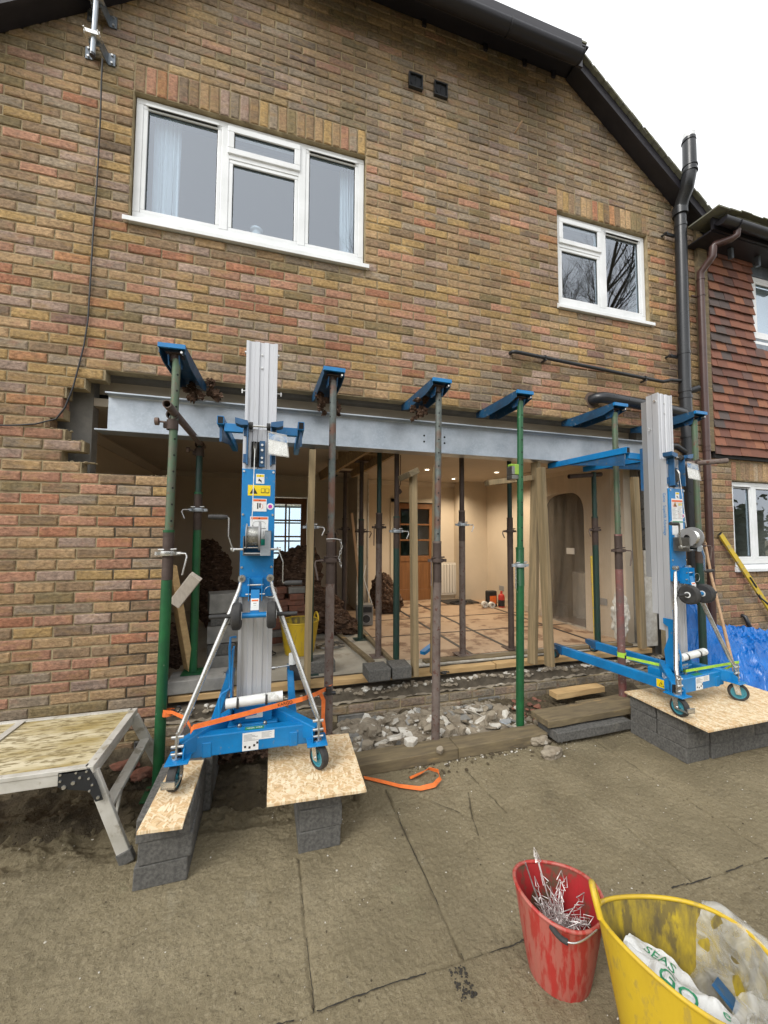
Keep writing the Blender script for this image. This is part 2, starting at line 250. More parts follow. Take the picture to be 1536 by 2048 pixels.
# ------------------------------------------------------------ mesh builder
class MB:
    def __init__(s): s.v = []; s.f = []; s.s = []
    def add(s, vs, fs, smooth=False):
        o = len(s.v); s.v += [tuple(v) for v in vs]; s.f += [tuple(i + o for i in f) for f in fs]; s.s += [smooth] * len(fs); return s
    def box(s, a, b, jit=0):
        x0, y0, z0 = [min(p, q) for p, q in zip(a, b)]; x1, y1, z1 = [max(p, q) for p, q in zip(a, b)]
        vs = [(x0, y0, z0), (x1, y0, z0), (x1, y1, z0), (x0, y1, z0), (x0, y0, z1), (x1, y0, z1), (x1, y1, z1), (x0, y1, z1)]
        if jit: vs = [tuple(c + rnd.uniform(-jit, jit) for c in v) for v in vs]
        return s.add(vs, [(0, 3, 2, 1), (4, 5, 6, 7), (0, 1, 5, 4), (1, 2, 6, 5), (2, 3, 7, 6), (3, 0, 4, 7)])
    def bar(s, p, q, w, h, up=(0, 0, 1)):
        """box beam from p to q, w wide sideways, h along up"""
        p = Vector(p); q = Vector(q); d = (q - p).normalized(); up = Vector(up)
        if abs(d.dot(up)) > .99: up = Vector((0, 1, 0))
        r = d.cross(up).normalized(); u = r.cross(d).normalized()
        vs = [e + r * (w / 2 * a) + u * (h / 2 * b) for e in (p, q) for a, b in ((-1, -1), (1, -1), (1, 1), (-1, 1))]
        return s.add(vs, [(0, 3, 2, 1), (4, 5, 6, 7), (0, 1, 5, 4), (1, 2, 6, 5), (2, 3, 7, 6), (3, 0, 4, 7)])
    def tube(s, pts, r, seg=12, caps=True):
        pts = [Vector(p) for p in pts]; n = len(pts); rr = r if isinstance(r, (list, tuple)) else [r] * n
        ref = None; vs = []
        for i, p in enumerate(pts):
            d = (pts[min(i + 1, n - 1)] - pts[max(i - 1, 0)])
            if d.length < 1e-9: d = Vector((0, 0, 1))
            d.normalize()
            if ref is None: ref = Vector((0, 0, 1)) if abs(d.z) < .9 else Vector((1, 0, 0))
            a = d.cross(ref).normalized(); b = a.cross(d).normalized(); ref = b if abs(d.dot(b)) < .9 else ref
            vs += [p + (a * math.cos(t) + b * math.sin(t)) * rr[i] for t in (2 * math.pi * k / seg for k in range(seg))]
        fs = [(i * seg + k, i * seg + (k + 1) % seg, (i + 1) * seg + (k + 1) % seg, (i + 1) * seg + k) for i in range(n - 1) for k in range(seg)]
        s.add(vs, fs, True)
        if caps: s.add(vs[:seg], [tuple(range(seg))]); s.add(vs[-seg:], [tuple(range(seg))[::-1]])
        return s
    def cyl(s, p, q, r, seg=16, r2=None): return s.tube([p, q], [r, r if r2 is None else r2], seg)
    def pipe(s, p, q, r, t=.004, seg=16):
        """open-ended pipe with wall thickness"""
        s.tube([p, q], r, seg, False); s.tube([q, p], r - t, seg, False)
        p = Vector(p); q = Vector(q); d = (q - p).normalized(); ref = Vector((0, 0, 1)) if abs(d.z) < .9 else Vector((1, 0, 0))
        a = d.cross(ref).normalized(); b = a.cross(d).normalized()
        for e in (p, q):
            vs = [e + (a * math.cos(t_) + b * math.sin(t_)) * rr for rr in (r, r - t) for t_ in (2 * math.pi * k / seg for k in range(seg))]
            s.add(vs, [(k, (k + 1) % seg, seg + (k + 1) % seg, seg + k) for k in range(seg)])
        return s
    def lathe(s, prof, c=(0, 0, 0), seg=20, axis='z', smooth=True):
        # split the profile wherever it turns sharply, so rims and flanges keep crisp edges
        run = [prof[0]]
        for k in range(1, len(prof)):
            run.append(prof[k])
            if k < len(prof) - 1:
                a = math.atan2(prof[k][1] - prof[k - 1][1], prof[k][0] - prof[k - 1][0]); b = math.atan2(prof[k + 1][1] - prof[k][1], prof[k + 1][0] - prof[k][0])
                if abs((b - a + math.pi) % (2 * math.pi) - math.pi) > .6: s._lathe(run, c, seg, axis, smooth); run = [prof[k]]
        return s._lathe(run, c, seg, axis, smooth)
    def _lathe(s, prof, c, seg, axis, smooth):
        vs = []
        for r, h in prof:
            for k in range(seg):
                t = 2 * math.pi * k / seg; x, y = r * math.cos(t), r * math.sin(t)
                v = (x, y, h) if axis == 'z' else (h, x, y) if axis == 'x' else (x, h, y)
                vs.append((v[0] + c[0], v[1] + c[1], v[2] + c[2]))
        fs = [(i * seg + k, i * seg + (k + 1) % seg, (i + 1) * seg + (k + 1) % seg, (i + 1) * seg + k) for i in range(len(prof) - 1) for k in range(seg)]
        return s.add(vs, fs, smooth)
    def prism(s, poly, a, b, ax=1):
        """polygon in the plane across axis ax, from a to b"""
        def P(p, t): return {0: (t, p[0], p[1]), 1: (p[0], t, p[1]), 2: (p[0], p[1], t)}[ax]
        n = len(poly); vs = [P(p, a) for p in poly] + [P(p, b) for p in poly]
        return s.add(vs, [tuple(range(n)), tuple(range(2 * n - 1, n - 1, -1))] + [(i, n + i, n + (i + 1) % n, (i + 1) % n) for i in range(n)])
    def strip(s, pts, w, t=.0015, side=None):
        """ribbon of width w with thickness along pts; side = width directions"""
        pts = [Vector(p) for p in pts]; vs = []
        for i, p in enumerate(pts):
            d = (pts[min(i + 1, len(pts) - 1)] - pts[max(i - 1, 0)]).normalized()
            sd = Vector(side[i] if isinstance(side, list) else side).normalized(); nn = d.cross(sd).normalized()
            vs += [p - sd * w / 2 - nn * t / 2, p + sd * w / 2 - nn * t / 2, p + sd * w / 2 + nn * t / 2, p - sd * w / 2 + nn * t / 2]
        fs = [(i * 4 + a, i * 4 + (a + 1) % 4, i * 4 + 4 + (a + 1) % 4, i * 4 + 4 + a) for i in range(len(pts) - 1) for a in range(4)]
        fs += [(0, 3, 2, 1), tuple(len(vs) - 4 + k for k in range(4))]
        return s.add(vs, fs, False)
    def lump(s, c, r, sub=2, amp=.3, freq=2., seed=0, smooth=False, sc=(1, 1, 1), rot=None):
        V, F = ICO[sub]; c = Vector(c); vs = []
        for v in V:
            k = 1 + amp * noise.noise(v * freq + Vector((seed * 7.1, seed * 3.3, seed)))
            if amp > .3: k += amp * .4 * noise.noise(v * freq * 3 + Vector((seed, 5, 1)))
            w = Vector((v.x * sc[0], v.y * sc[1], v.z * sc[2])) * (r * k)
            if rot is not None: w = rot @ w
            vs.append(c + w)
        return s.add(vs, F, smooth)
    def build(s, name, mt, parent=None, world=False, bevel=0, kind=None, tones=None):
        me = bpy.data.meshes.new(name)
        vs = s.v
        if world and parent is not None:
            inv = parent_matrix(parent).inverted(); vs = [tuple(inv @ Vector(v)) for v in vs]
        me.from_pydata(vs, [], s.f); me.polygons.foreach_set('use_smooth', s.s)
        me.materials.append(M[mt] if isinstance(mt, str) else mt)
        if tones is not None:
            at_ = me.color_attributes.new('tone', 'FLOAT_COLOR', 'POINT')
            at_.data.foreach_set('color', np.asarray(tones, dtype=np.float32).ravel())
        me.update()
        o = bpy.data.objects.new(name, me); COL.objects.link(o)
        if parent is not None: o.parent = parent
        if bevel:
            b = o.modifiers.new('b', 'BEVEL'); b.width = bevel; b.segments = 2; b.limit_method = 'ANGLE'; b.angle_limit = R(50)
        if kind: o['kind'] = kind
        return o

def parent_matrix(o):
    mloc = Matrix.Translation(o.location) @ o.rotation_euler.to_matrix().to_4x4()
    return parent_matrix(o.parent) @ mloc if o.parent else mloc

def ico(sub):
    t = (1 + 5 ** .5) / 2
    V = [Vector(v).normalized() for v in [(-1, t, 0), (1, t, 0), (-1, -t, 0), (1, -t, 0), (0, -1, t), (0, 1, t), (0, -1, -t), (0, 1, -t), (t, 0, -1), (t, 0, 1), (-t, 0, -1), (-t, 0, 1)]]
    F = [(0, 11, 5), (0, 5, 1), (0, 1, 7), (0, 7, 10), (0, 10, 11), (1, 5, 9), (5, 11, 4), (11, 10, 2), (10, 7, 6), (7, 1, 8), (3, 9, 4), (3, 4, 2), (3, 2, 6), (3, 6, 8), (3, 8, 9), (4, 9, 5), (2, 4, 11), (6, 2, 10), (8, 6, 7), (9, 8, 1)]
    for _ in range(sub):
        c = {}; G = []
        def mid(a, b):
            k = (min(a, b), max(a, b))
            if k not in c: c[k] = len(V); V.append(((V[a] + V[b]) / 2).normalized())
            return c[k]
        for a, b, d in F:
            x, y, z = mid(a, b), mid(b, d), mid(d, a); G += [(a, x, z), (b, y, x), (d, z, y), (x, y, z)]
        F = G
    return V, F
ICO = {k: ico(k) for k in range(5)}

def thing(name, label, cat, loc=(0, 0, 0), rz=0, group=None):
    o = bpy.data.objects.new(name, None); COL.objects.link(o); o.location = loc; o.rotation_euler = (0, 0, rz)
    o.empty_display_size = .1; o['label'] = label; o['category'] = cat
    if group: o['group'] = group
    return o
def tag(o, label, cat, group=None):
    o['label'] = label; o['category'] = cat
    if group: o['group'] = group
    return o
def copy_tree(o, parent=None):
    c = o.copy(); COL.objects.link(c); c.parent = parent
    for ch in list(o.children): copy_tree(ch, c)
    return c
def one(name, mb, mt, label, cat, group=None, bevel=0, origin=None):
    """a thing that is a single mesh, origin at its base"""
    if origin is None:
        xs = [v[0] for v in mb.v]; ys = [v[1] for v in mb.v]; zs = [v[2] for v in mb.v]
        origin = ((min(xs) + max(xs)) / 2, (min(ys) + max(ys)) / 2, min(zs))
    mb.v = [(v[0] - origin[0], v[1] - origin[1], v[2] - origin[2]) for v in mb.v]
    o = mb.build(name, mt, bevel=bevel); o.location = origin
    return tag(o, label, cat, group)
def text(s, size, mt, parent, loc, rot, name='lettering', ext=.0004, sx=1, align='CENTER'):
    cu = bpy.data.curves.new(name, 'FONT'); cu.body = s; cu.size = size; cu.extrude = ext; cu.align_x = align; cu.align_y = 'CENTER'
    tmp = bpy.data.objects.new('tmp', cu); COL.objects.link(tmp); me = bpy.data.meshes.new_from_object(tmp.evaluated_get(bpy.context.evaluated_depsgraph_get())); bpy.data.objects.remove(tmp)
    me.name = name; me.materials.clear(); me.materials.append(M[mt]); o = bpy.data.objects.new(name, me); COL.objects.link(o); o.parent = parent; o.location = loc; o.rotation_euler = rot
    o.scale = (sx, 1, 1); return o

# ------------------------------------------------------------ the house: brickwork
Z0 = 4.887                                   # window head; courses of 75 mm are counted down from here
def zc(i): return Z0 - .075 * i
XR = 5.1525                                  # right jamb of the structural opening
def prof(x):                                 # underside of the roof verge along the gable
    return min(5.49 + .72 * (x + .276), 6.385, 6.423 - .716 * (x - 3.988))
house = thing('brick_house', 'buff and pink brick house wall with a wide knocked-out opening below its upper windows', 'house', (2.5, 0, 0))
LEFT = {29: -.09, 30: -.21, 31: -.32, 32: -.345, 33: -.33, 34: -.41, 35: -.315, 36: -.20, 37: -.33, 38: -.21}
HOLES = [(0, 1.8, -3, 14), (3.825, 5.025, -3, 14), (6.1875, 9, 33, 50)]
AIR = [(1.605, 1.83, 64), (2.87, 3.09, 64), (.17, .3375, 64), (3.9, 4.12, 64)]
def spans(i):
    zt, zb = zc(i), zc(i + 1); a, b = -1.7, 7.4
    if zb > 2.47: b = 5.84
    # clip by the verge
    while a < 5.8 and prof(a) < zt - .03: a += .05
    while b > a and b < 5.9 and prof(b) < zt - .03: b -= .05
    if b <= a: return []
    S = [(a, b)]
    cuts = [(h[0], h[1]) for h in HOLES if h[2] <= i < h[3]]
    if 29 <= i <= 38: cuts.append((LEFT[i], XR))
    elif 39 <= i <= 62: cuts.append((.3375, XR))
    for ax0, ax1, ai in AIR:
        if ai == i: cuts.append((ax0, ax1))
    for c0, c1 in cuts:
        T = []
        for p, q in S:
            if c1 <= p or c0 >= q: T.append((p, q)); continue
            if c0 > p: T.append((p, c0))
            if c1 < q: T.append((c1, q))
        S = T
    return S
PAL = {'yel': (.39, .26, .105), 'buff': (.37, .25, .135), 'brn': (.24, .165, .10), 'gry': (.28, .23, .17), 'pnk': (.40, .205, .135), 'red': (.38, .14, .08), 'lil': (.34, .25, .205), 'drk': (.115, .088, .07), 'org': (.42, .19, .085), 'olv': (.20, .16, .08), 'pur': (.17, .10, .10)}
def tone(x, z):
    n = noise.noise(Vector((x * .5, z * .8, 3)))
    if z > 5.2 - .3 * n: W_ = dict(brn=30, buff=26, gry=22, yel=5, pnk=3, drk=3, lil=8, pur=2, olv=6)
    elif z > 3.75: W_ = dict(brn=22, buff=28, gry=16, yel=10, pnk=8, red=2, drk=3, lil=8, olv=8, org=2, pur=1)
    elif z > 2.6: W_ = dict(brn=9, buff=22, gry=11, yel=19, pnk=20, red=6, lil=12, olv=8, org=4, drk=3, pur=2)
    elif z > .5: W_ = dict(brn=15, buff=22, gry=5, yel=5, pnk=34, red=11, lil=7, olv=3, org=6, drk=1)
    else: W_ = dict(brn=30, gry=16, olv=22, buff=12, drk=8, pnk=6)
    if x > 5.1 and z < 2.6: W_ = dict(brn=24, buff=26, pnk=18, gry=8, olv=6)
    k = rnd.choices(list(W_), list(W_.values()))[0]; c = Vector(PAL[k]); mean = Vector((.262, .215, .158)) if z > 4.9 else Vector((.32, .228, .14)) if z > 3.75 else Vector((.34, .23, .145)); c = c.lerp(mean, (.34 if k in ('drk', 'pur', 'red', 'org') else .2) + (.25 if z > 4.9 else 0)); f = rnd.uniform(.86, 1.16)
    if z < .2 and x > .4: c = c.lerp(Vector((.24, .215, .17)), .75)
    c = c * f
    return (c.x, c.y, c.z, 1)
B = []                                        # x0, x1, z0, z1, tone
J = .0055
for i in range(-22, 66):
    off = 0 if i % 2 == 0 else .1125
    for a, b in spans(i):
        k = math.floor((a - off) / .225); 
        while True:
            p = off + k * .225; q = p + .225; k += 1
            if p >= b - .02: break
            p, q = max(p, a), min(q, b)
            if q - p < .035: continue
            if i < 66: B.append((p + J, q - J, zc(i + 1) + J, zc(i) - J, tone((p + q) / 2, zc(i))))
SOL = []
for (a, n, zb) in ((0, 24, Z0), (3.825, 16, Z0), (6.1875, 14, zc(36))):
    for k in range(n): SOL.append((a + k * .075 + J, a + (k + 1) * .075 - J, zb + J, zb + .225 - J, tone(a, zb if zb > 3 else 2)))
def brick_geo(L, H, D=.1, seed=0, front=0, crumble=.0):
    r = random.Random(seed); j = lambda s=.0016: r.uniform(-s, s)
    c = .0055; x, z = L / 2, H / 2; vs = []
    for sx, sz in ((-1, -1), (1, -1), (1, 1), (-1, 1)): vs.append((sx * x, D, sz * z))
    for sx, sz in ((-1, -1), (1, -1), (1, 1), (-1, 1)): vs.append((sx * x + j(), front + c * .8, sz * z + j()))
    # front loop of eight, corners knocked back a little
    k = [(-1, -1, 1, 0), (1, -1, 1, 0), (1, -1, 0, 1), (1, 1, 0, 1), (1, 1, 1, 0), (-1, 1, 1, 0), (-1, 1, 0, 1), (-1, -1, 0, 1)]
    for sx, sz, fx, fz in k:
        cx = c + abs(j(.004)); vs.append((sx * (x - cx - (.008 if fx else 0)) + j(), front + j(.0012), sz * (z - cx - (.006 if fz else 0)) + j()))
    fs = [(0, 1, 5, 4), (1, 2, 6, 5), (2, 3, 7, 6), (3, 0, 4, 7), (8, 9, 10, 11, 12, 13, 14, 15),
          (4, 5, 9, 8), (5, 10, 9), (5, 6, 11, 10), (6, 12, 11), (6, 7, 13, 12), (7, 14, 13), (7, 4, 15, 14), (4, 8, 15)]
    return vs, fs
def depth(b):
    return (Vector(((b[0] + b[1]) / 2, 0, (b[2] + b[3]) / 2)) - CP).dot(CF)
def inview(b):
    d = Vector(((b[0] + b[1]) / 2, 0, (b[2] + b[3]) / 2)) - CP; z = d.dot(CF)
    return abs(d.dot(CR) / z) < .99 and abs(d.dot(CU) / z) < 1.32
def key(b): return ((b[1] - b[0]) * (b[3] - b[2])) / depth(b) ** 3 * (-1) if inview(b) else 0
def lay(bricks, limit, name, restname, ndx):
    bricks = sorted(bricks, key=key); mesh = {}
    for n_, (x0, x1, z0, z1, t) in enumerate(bricks[:limit]):
        L, H = round(x1 - x0, 3), round(z1 - z0, 3); sd = rnd.randrange(7); kk = (L, H, sd)
        if kk not in mesh:
            vs, fs = brick_geo(L, H, seed=hash((round(L * 1000), round(H * 1000), sd)) % 9999); mb = MB().add(vs, fs)
            me = bpy.data.meshes.new(name); me.from_pydata(mb.v, [], mb.f); me.materials.append(M['brick']); mesh[kk] = me
        o = bpy.data.objects.new(name, mesh[kk]); COL.objects.link(o); o.parent = house
        o.location = ((x0 + x1) / 2 - 2.5, rnd.uniform(-.0025, .0025), (z0 + z1) / 2); o.rotation_euler = (rnd.uniform(-.012, .012), rnd.uniform(-.004, .004), rnd.uniform(-.006, .006)); o.color = t
    mb = MB(); tn = []
    for n_, (x0, x1, z0, z1, t) in enumerate(bricks[limit:]):
        vs, fs = brick_geo(x1 - x0, z1 - z0, seed=n_, front=rnd.uniform(-.0025, .0025))
        mb.add([(v[0] + (x0 + x1) / 2, v[1], v[2] + (z0 + z1) / 2) for v in vs], fs); tn += [t] * len(vs)
    if mb.v: mb.build(restname, 'bricks', house, world=True, kind='stuff', tones=tn)
lay(B, 300, 'brick', 'brickwork', 1)
lay(SOL, 300, 'soldier_brick', 'soldier_course', 1)
# mortar bed behind the brick faces, course by course
mo, mn = MB(), MB()
for i in range(-22, 66):
    for a, b in spans(i):
        za, zb = zc(i + 1), zc(i); c = None
        if b == .3375 and i >= 39: c = -.1 + .06 * ((i * 7) % 4) + (.09 if i > 52 else 0)
        e = .012 if (b in (.3375,) or b in LEFT.values()) else 0
        if c is not None:
            mo.box((a, .0085, za), (c, .098, zb)); mn.box((c, .0105, za), (b - e, .098, zb))
        else: mo.box((a, .0085, za), (b - e, .098, zb))
for (a, n, zb) in ((0, 24, Z0), (3.825, 16, Z0), (6.1875, 14, zc(36))): mo.box((a, .0085, zb), (a + n * .075, .098, zb + .225))
mo.build('mortar', 'mortar', house, world=True); mn.build('fresh_mortar', 'newmortar', house, world=True)
# air bricks
for a, b, i in AIR:
    mb = MB(); z0, z1 = zc(i + 1) + .004, zc(i) - .004; a += .004; b -= .004
    mb.box((a, -.003, z0), (b, .05, z0 + .007)).box((a, -.003, z1 - .007), (b, .05, z1)).box((a, -.003, z0 + .007), (a + .007, .05, z1 - .007)).box((b - .007, -.003, z0 + .007), (b, .05, z1 - .007))
    for k in range(1, 3): x = a + (b - a) * k / 3; mb.box((x - .002, .0, z0 + .007), (x + .002, .05, z1 - .007))
    mb.box((a + .007, .004, z0 + .007), (b - .007, .05, z1 - .007))
    mb.build('air_brick', 'block' if a < 1 else 'blockl', house, world=True)
# inner leaf, cavity, upstairs floor, side and back walls
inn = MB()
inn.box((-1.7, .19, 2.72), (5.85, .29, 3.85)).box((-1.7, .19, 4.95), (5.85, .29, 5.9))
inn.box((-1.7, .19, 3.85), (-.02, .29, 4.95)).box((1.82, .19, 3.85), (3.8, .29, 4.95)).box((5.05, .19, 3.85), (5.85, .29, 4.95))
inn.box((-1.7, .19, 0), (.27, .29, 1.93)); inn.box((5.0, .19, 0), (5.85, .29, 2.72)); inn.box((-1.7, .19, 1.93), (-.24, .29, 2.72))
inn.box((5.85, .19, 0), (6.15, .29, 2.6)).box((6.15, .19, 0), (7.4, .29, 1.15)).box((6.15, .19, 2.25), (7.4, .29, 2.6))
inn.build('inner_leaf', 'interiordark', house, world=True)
sh = MB(); sh.box((-1.8, 7.2, 0), (7.4, 7.3, 6.4)).box((-1.8, 0, 0), (-1.7, 7.2, 4.4)).box((7.4, 0, 0), (7.5, 7.3, 4.8)).box((-1.7, .29, 5.02), (7.4, 7.2, 5.08)).box((-1.7, .29, 2.62), (7.4, 7.2, 2.72))
sh.box((-1.7, 3.56, .0), (-.62, 7.2, .34))
sh.build('shell', 'wall', house, world=True)
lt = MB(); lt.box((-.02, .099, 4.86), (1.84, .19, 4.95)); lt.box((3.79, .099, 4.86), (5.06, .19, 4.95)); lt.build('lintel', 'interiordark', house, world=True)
# dark pad of blocks in the broken jamb
for i_, (x0, x1, z0, z1) in enumerate([(5.01, 5.14, 1.62, 1.83), (5.0, 5.14, 1.84, 2.05), (5.01, 5.14, 2.06, 2.26), (5.02, 5.14, 1.4, 1.61)]): jb = MB(); jb.box((x0, .1, z0), (x1, .188, z1), .004); jb.build('jamb_block', 'block', house, world=True)
vo = MB(); vo.box((-.25, .30, 2.565), (5.0, .34, 2.715)); vo.build('void_shade_board', 'dark', house, world=True)  # near-black board added to put the shade of the floor void into colour
wl = MB(); wl.box((4.97, .12, .35), (5.13, .186, 1.38)); wl.build('plaster_jamb', 'rubblew', house, world=True)

# ------------------------------------------------------------ windows
def window(x0, x1, z0, z1, cols, tops, vents, y=.045, sill=True, parent=house):
    """cols: mullion centre positions; tops: {column: transom z} for a top light; vents: columns with a trickle vent"""
    fr = MB(); F = .055; yo, yi = y, y + .06
    g = .006; X0, X1, Z0_, Z1 = x0 + g, x1 - g, z0 + .003, z1 - g
    fr.box((X0, yo, Z0_), (X1, yi, Z0_ + F)).box((X0, yo, Z1 - F * .8), (X1, yi, Z1))
    fr.box((X0, yo, Z0_ + F), (X0 + F * .9, yi, Z1 - F * .8)).box((X1 - F * .9, yo, Z0_ + F), (X1, yi, Z1 - F * .8))
    for c in cols: fr.box((c - .03, yo - .001, Z0_ + F), (c + .03, yi, Z1 - F * .8))
    win = fr.build('window', 'white', parent, world=True, bevel=.004)
    edges = [X0 + F * .9] + [e for c in cols for e in (c - .03, c + .03)] + [X1 - F * .9]
    for k in range(len(cols) + 1):
        a, b = edges[2 * k], edges[2 * k + 1]
        cells = [(Z0_ + F, Z1 - F * .8)]
        if k in tops:
            t = tops[k]; tb = MB(); tb.box((a, yo - .001, t - .025), (b, yi, t + .025)); tb.build('transom', 'white', win, world=True, bevel=.003)
            cells = [(Z0_ + F, t - .025), (t + .025, Z1 - F * .8)]
        for ci, (p, q) in enumerate(cells):
            sa = MB(); w = .048 if (ci == 1) else .03; yy = yo - .016 if ci == 1 else yo + .004
            if ci == 1: a_, b_, p_, q_ = a - .012, b + .012, p - .012, q + .008
            else: a_, b_, p_, q_ = a, b, p, q
            sa.box((a_, yy, p_), (b_, yi - .01, p_ + w)).box((a_, yy, q_ - w), (b_, yi - .01, q_)).box((a_, yy, p_ + w), (a_ + w, yi - .01, q_ - w)).box((b_ - w, yy, p_ + w), (b_, yi - .01, q_ - w))
            sa.build('sash', 'white', win, world=True, bevel=.004)
            gk = MB(); e = .006; A, B_, P, Q = a_ + w, b_ - w, p_ + w, q_ - w; ys, ye = yy + .012, yy + .018
            gk.box((A, ys, P), (B_, ye, P + e)).box((A, ys, Q - e), (B_, ye, Q)).box((A, ys, P + e), (A + e, ye, Q - e)).box((B_ - e, ys, P + e), (B_, ye, Q - e))
            gk.build('gasket', 'seal', win, world=True)
            pn = MB(); pn.box((A + .001, yy + .02, P + .001), (B_ - .001, yy + .024, Q - .001)); pn.build('pane', 'glass', win, world=True)
            if k in vents and ci == len(cells) - 1:
                tv = MB(); zt = Q + w * .55; tv.box((A - .01, yy - .016, zt), (B_ + .01, yy - .001, zt + .018)); tv.build('trickle_vent', 'white', win, world=True, bevel=.002)
                ts = MB(); ts.box((A + .004, yy - .012, zt - .007), (B_ - .004, yy - .0015, zt - .001)); ts.build('vent_slot', 'dark', win, world=True)
    if sill:
        sb = MB(); sb.prism([(.08, z0 + .004), (.0, z0 - .018), (-.036, z0 - .045), (-.036, z0 - .078), (-.028, z0 - .078), (-.028, z0 - .062), (.0, z0 - .070), (.08, z0 - .072)], x0 - .002, x1 + .002, 0)
        for xe, xf in ((x0 - .030, x0 - .002), (x1 + .002, x1 + .030)): sb.prism([(-.003, z0 - .022), (-.036, z0 - .045), (-.036, z0 - .078), (-.003, z0 - .078)], xe, xf, 0)
        sb.build('sill', 'white', win, world=True, bevel=.002)
    return win
window(0, 1.8, 3.912, Z0, [.645, 1.255], {1: 4.60}, (0, 2))
window(3.825, 5.025, 3.912, Z0, [4.43], {0: 4.56}, (1,))
window(6.1875, 7.2, zc(49), zc(36), [6.60], {}, (0,))
# curtains and the glass bottle on the sill inside
def curtain(x0, x1, z0, z1, y, lab):
    mb = MB(); n = 30; vs = []
    for k in range(n + 1):
        x = x0 + (x1 - x0) * k / n; d = .018 * math.sin(k * 1.35) + .01 * math.sin(k * 2.9)
        vs += [(x, y + d, z1), (x + .012 * math.sin(k), y + d * 1.3, z0)]
    mb.add(vs, [(2 * k, 2 * k + 1, 2 * k + 3, 2 * k + 2) for k in range(n)], True)
    return one('curtain', mb, 'curtain', lab, 'curtain', 'white curtains behind the upper window')
curtain(.10, .30, 3.95, 4.86, .17, 'white gathered curtain at the left side of the three-light upstairs window')
curtain(1.60, 1.76, 3.95, 4.86, .17, 'white gathered curtain at the right side of the three-light upstairs window')
mb = MB(); mb.lathe([(.001, 0), (.06, .0), (.075, .03), (.07, .1), (.04, .16), (.035, .19), (.05, .2), (.05, .215), (.001, .225)], seg=16)
o = mb.build('glass_jar', 'docs'); o.location = (.89, .2, 3.93); tag(o, 'round pale jar standing on the sill inside the three-light upstairs window', 'jar')
bx = MB(); bx.box((-.02, .20, 3.88), (1.82, .42, 3.925)); bx.build('window_board', 'trim', house, world=True)

# ------------------------------------------------------------ roof edges
def verge(side):
    s = 1 if side == 'r' else -1
    pts = [(3.96, 6.43), (5.98, 4.985)] if side == 'r' else [(1.02, 6.43), (-1.75, 4.43)]
    (xa, za), (xb, zb) = pts
    bb = MB(); y0, y1 = -.165, -.14
    bb.prism([(xa, za - .11), (xb, zb - .11), (xb, zb + .005), (xa, za + .005)], y0, y1, 1); bb.build('bargeboard', 'fascia', house, world=True)
    so_ = MB(); so_.prism([(xa, za - .075), (xb, zb - .075), (xb, zb - .06), (xa, za - .06)], y1, .0, 1); so_.build('verge_soffit', 'fascia', house, world=True)
    n = int(math.hypot(xb - xa, zb - za) / .10); d = Vector((xb - xa, 0, zb - za)).normalized(); nn = Vector((-d.z, 0, d.x)) * (1 if side == 'r' else -1)
    if nn.z < 0: nn = -nn
    for k in range(n):
        p = Vector((xa, -.09, za + .012)) + d * (k * .10); mb = MB()
        a = p + Vector((0, -.115 + rnd.uniform(-.006, .006), 0)); q = a + d * .17 + nn * -.012
        lift = nn * (.016 + rnd.uniform(0, .006))
        vs = [a, a + Vector((0, .3, 0)), q + Vector((0, .3, 0)), q, a + lift * .6, a + lift * .6 + Vector((0, .3, 0)), q + lift + Vector((0, .3, 0)), q + lift]
        mb.add(vs, [(0, 3, 2, 1), (4, 5, 6, 7), (0, 1, 5, 4), (1, 2, 6, 5), (2, 3, 7, 6), (3, 0, 4, 7)]); mb.build('roof_tile', 'rooft', house, world=True)
    rs = MB(); rs.prism([(xa, za - .01), (xb, zb - .01), (xb, zb + .01), (xa, za + .01)], .11, 7.2, 1); rs.build('roof_slope', 'rooft', house, world=True)
verge('r'); verge('l')
mb = MB(); mb.box((.9, -.295, 6.12), (3.90, -.275, 6.42)); mb.build('fascia', 'fascia', house, world=True)
mb = MB(); mb.box((.95, -.275, 6.385), (4.0, .005, 6.40)); mb.build('soffit', 'fascia', house, world=True)
mb = MB(); mb.box((.95, -.275, 6.42), (3.98, 7.2, 6.44)); mb.build('roof_slope', 'rooft', house, world=True)
mb = MB()
for x in (1.5, 2.35, 3.0, 3.45, 3.8): mb.box((x - .02, -.02, 6.32), (x + .02, .0, 6.384))
mb.build('soffit_bracket', 'fascia', house, world=True)
def gutter(name, x0, x1, y, z, r, lab):
    g = thing(name, lab, 'gutter', (x0, y, z), 0)
    mb = MB(); seg = 14; vs = []
    for x in (0, x1 - x0):
        for rr in (r, r - .004):
            for k in range(seg + 1): t = math.pi * (1 + k / seg); vs.append((x, rr * math.cos(t), rr * math.sin(t)))
    n = seg + 1; f = []
    for k in range(seg):
        f += [(k, k + 1, 2 * n + k + 1, 2 * n + k), (n + k + 1, n + k, 3 * n + k, 3 * n + k + 1)]
    f += [(0, 2 * n, 3 * n, n), (seg, n + seg, 3 * n + seg, 2 * n + seg)]
    mb.add(vs, f, True); mb.build('channel', 'gutter', g)
    for xe in (0, x1 - x0):
        c = MB(); c.prism([(r * 1.06 * math.cos(math.pi * (1 + k / 12)), r * 1.06 * math.sin(math.pi * (1 + k / 12))) for k in range(13)], xe - .006, xe + .006, 0); c.build('stop_end', 'gutter', g)
    k = .22
    while k < x1 - x0:
        c = MB(); c.tube([(k, (r + .004) * math.cos(math.pi * (1 + j_ / 12)), (r + .004) * math.sin(math.pi * (1 + j_ / 12))) for j_ in range(13)], .006, 6); c.build('joint_clip', 'gutter', g); k += .95
    return g
gutter('roof_gutter', .9, 3.80, -.365, 6.11, .066, 'black half-round gutter along the clipped top of the gable')
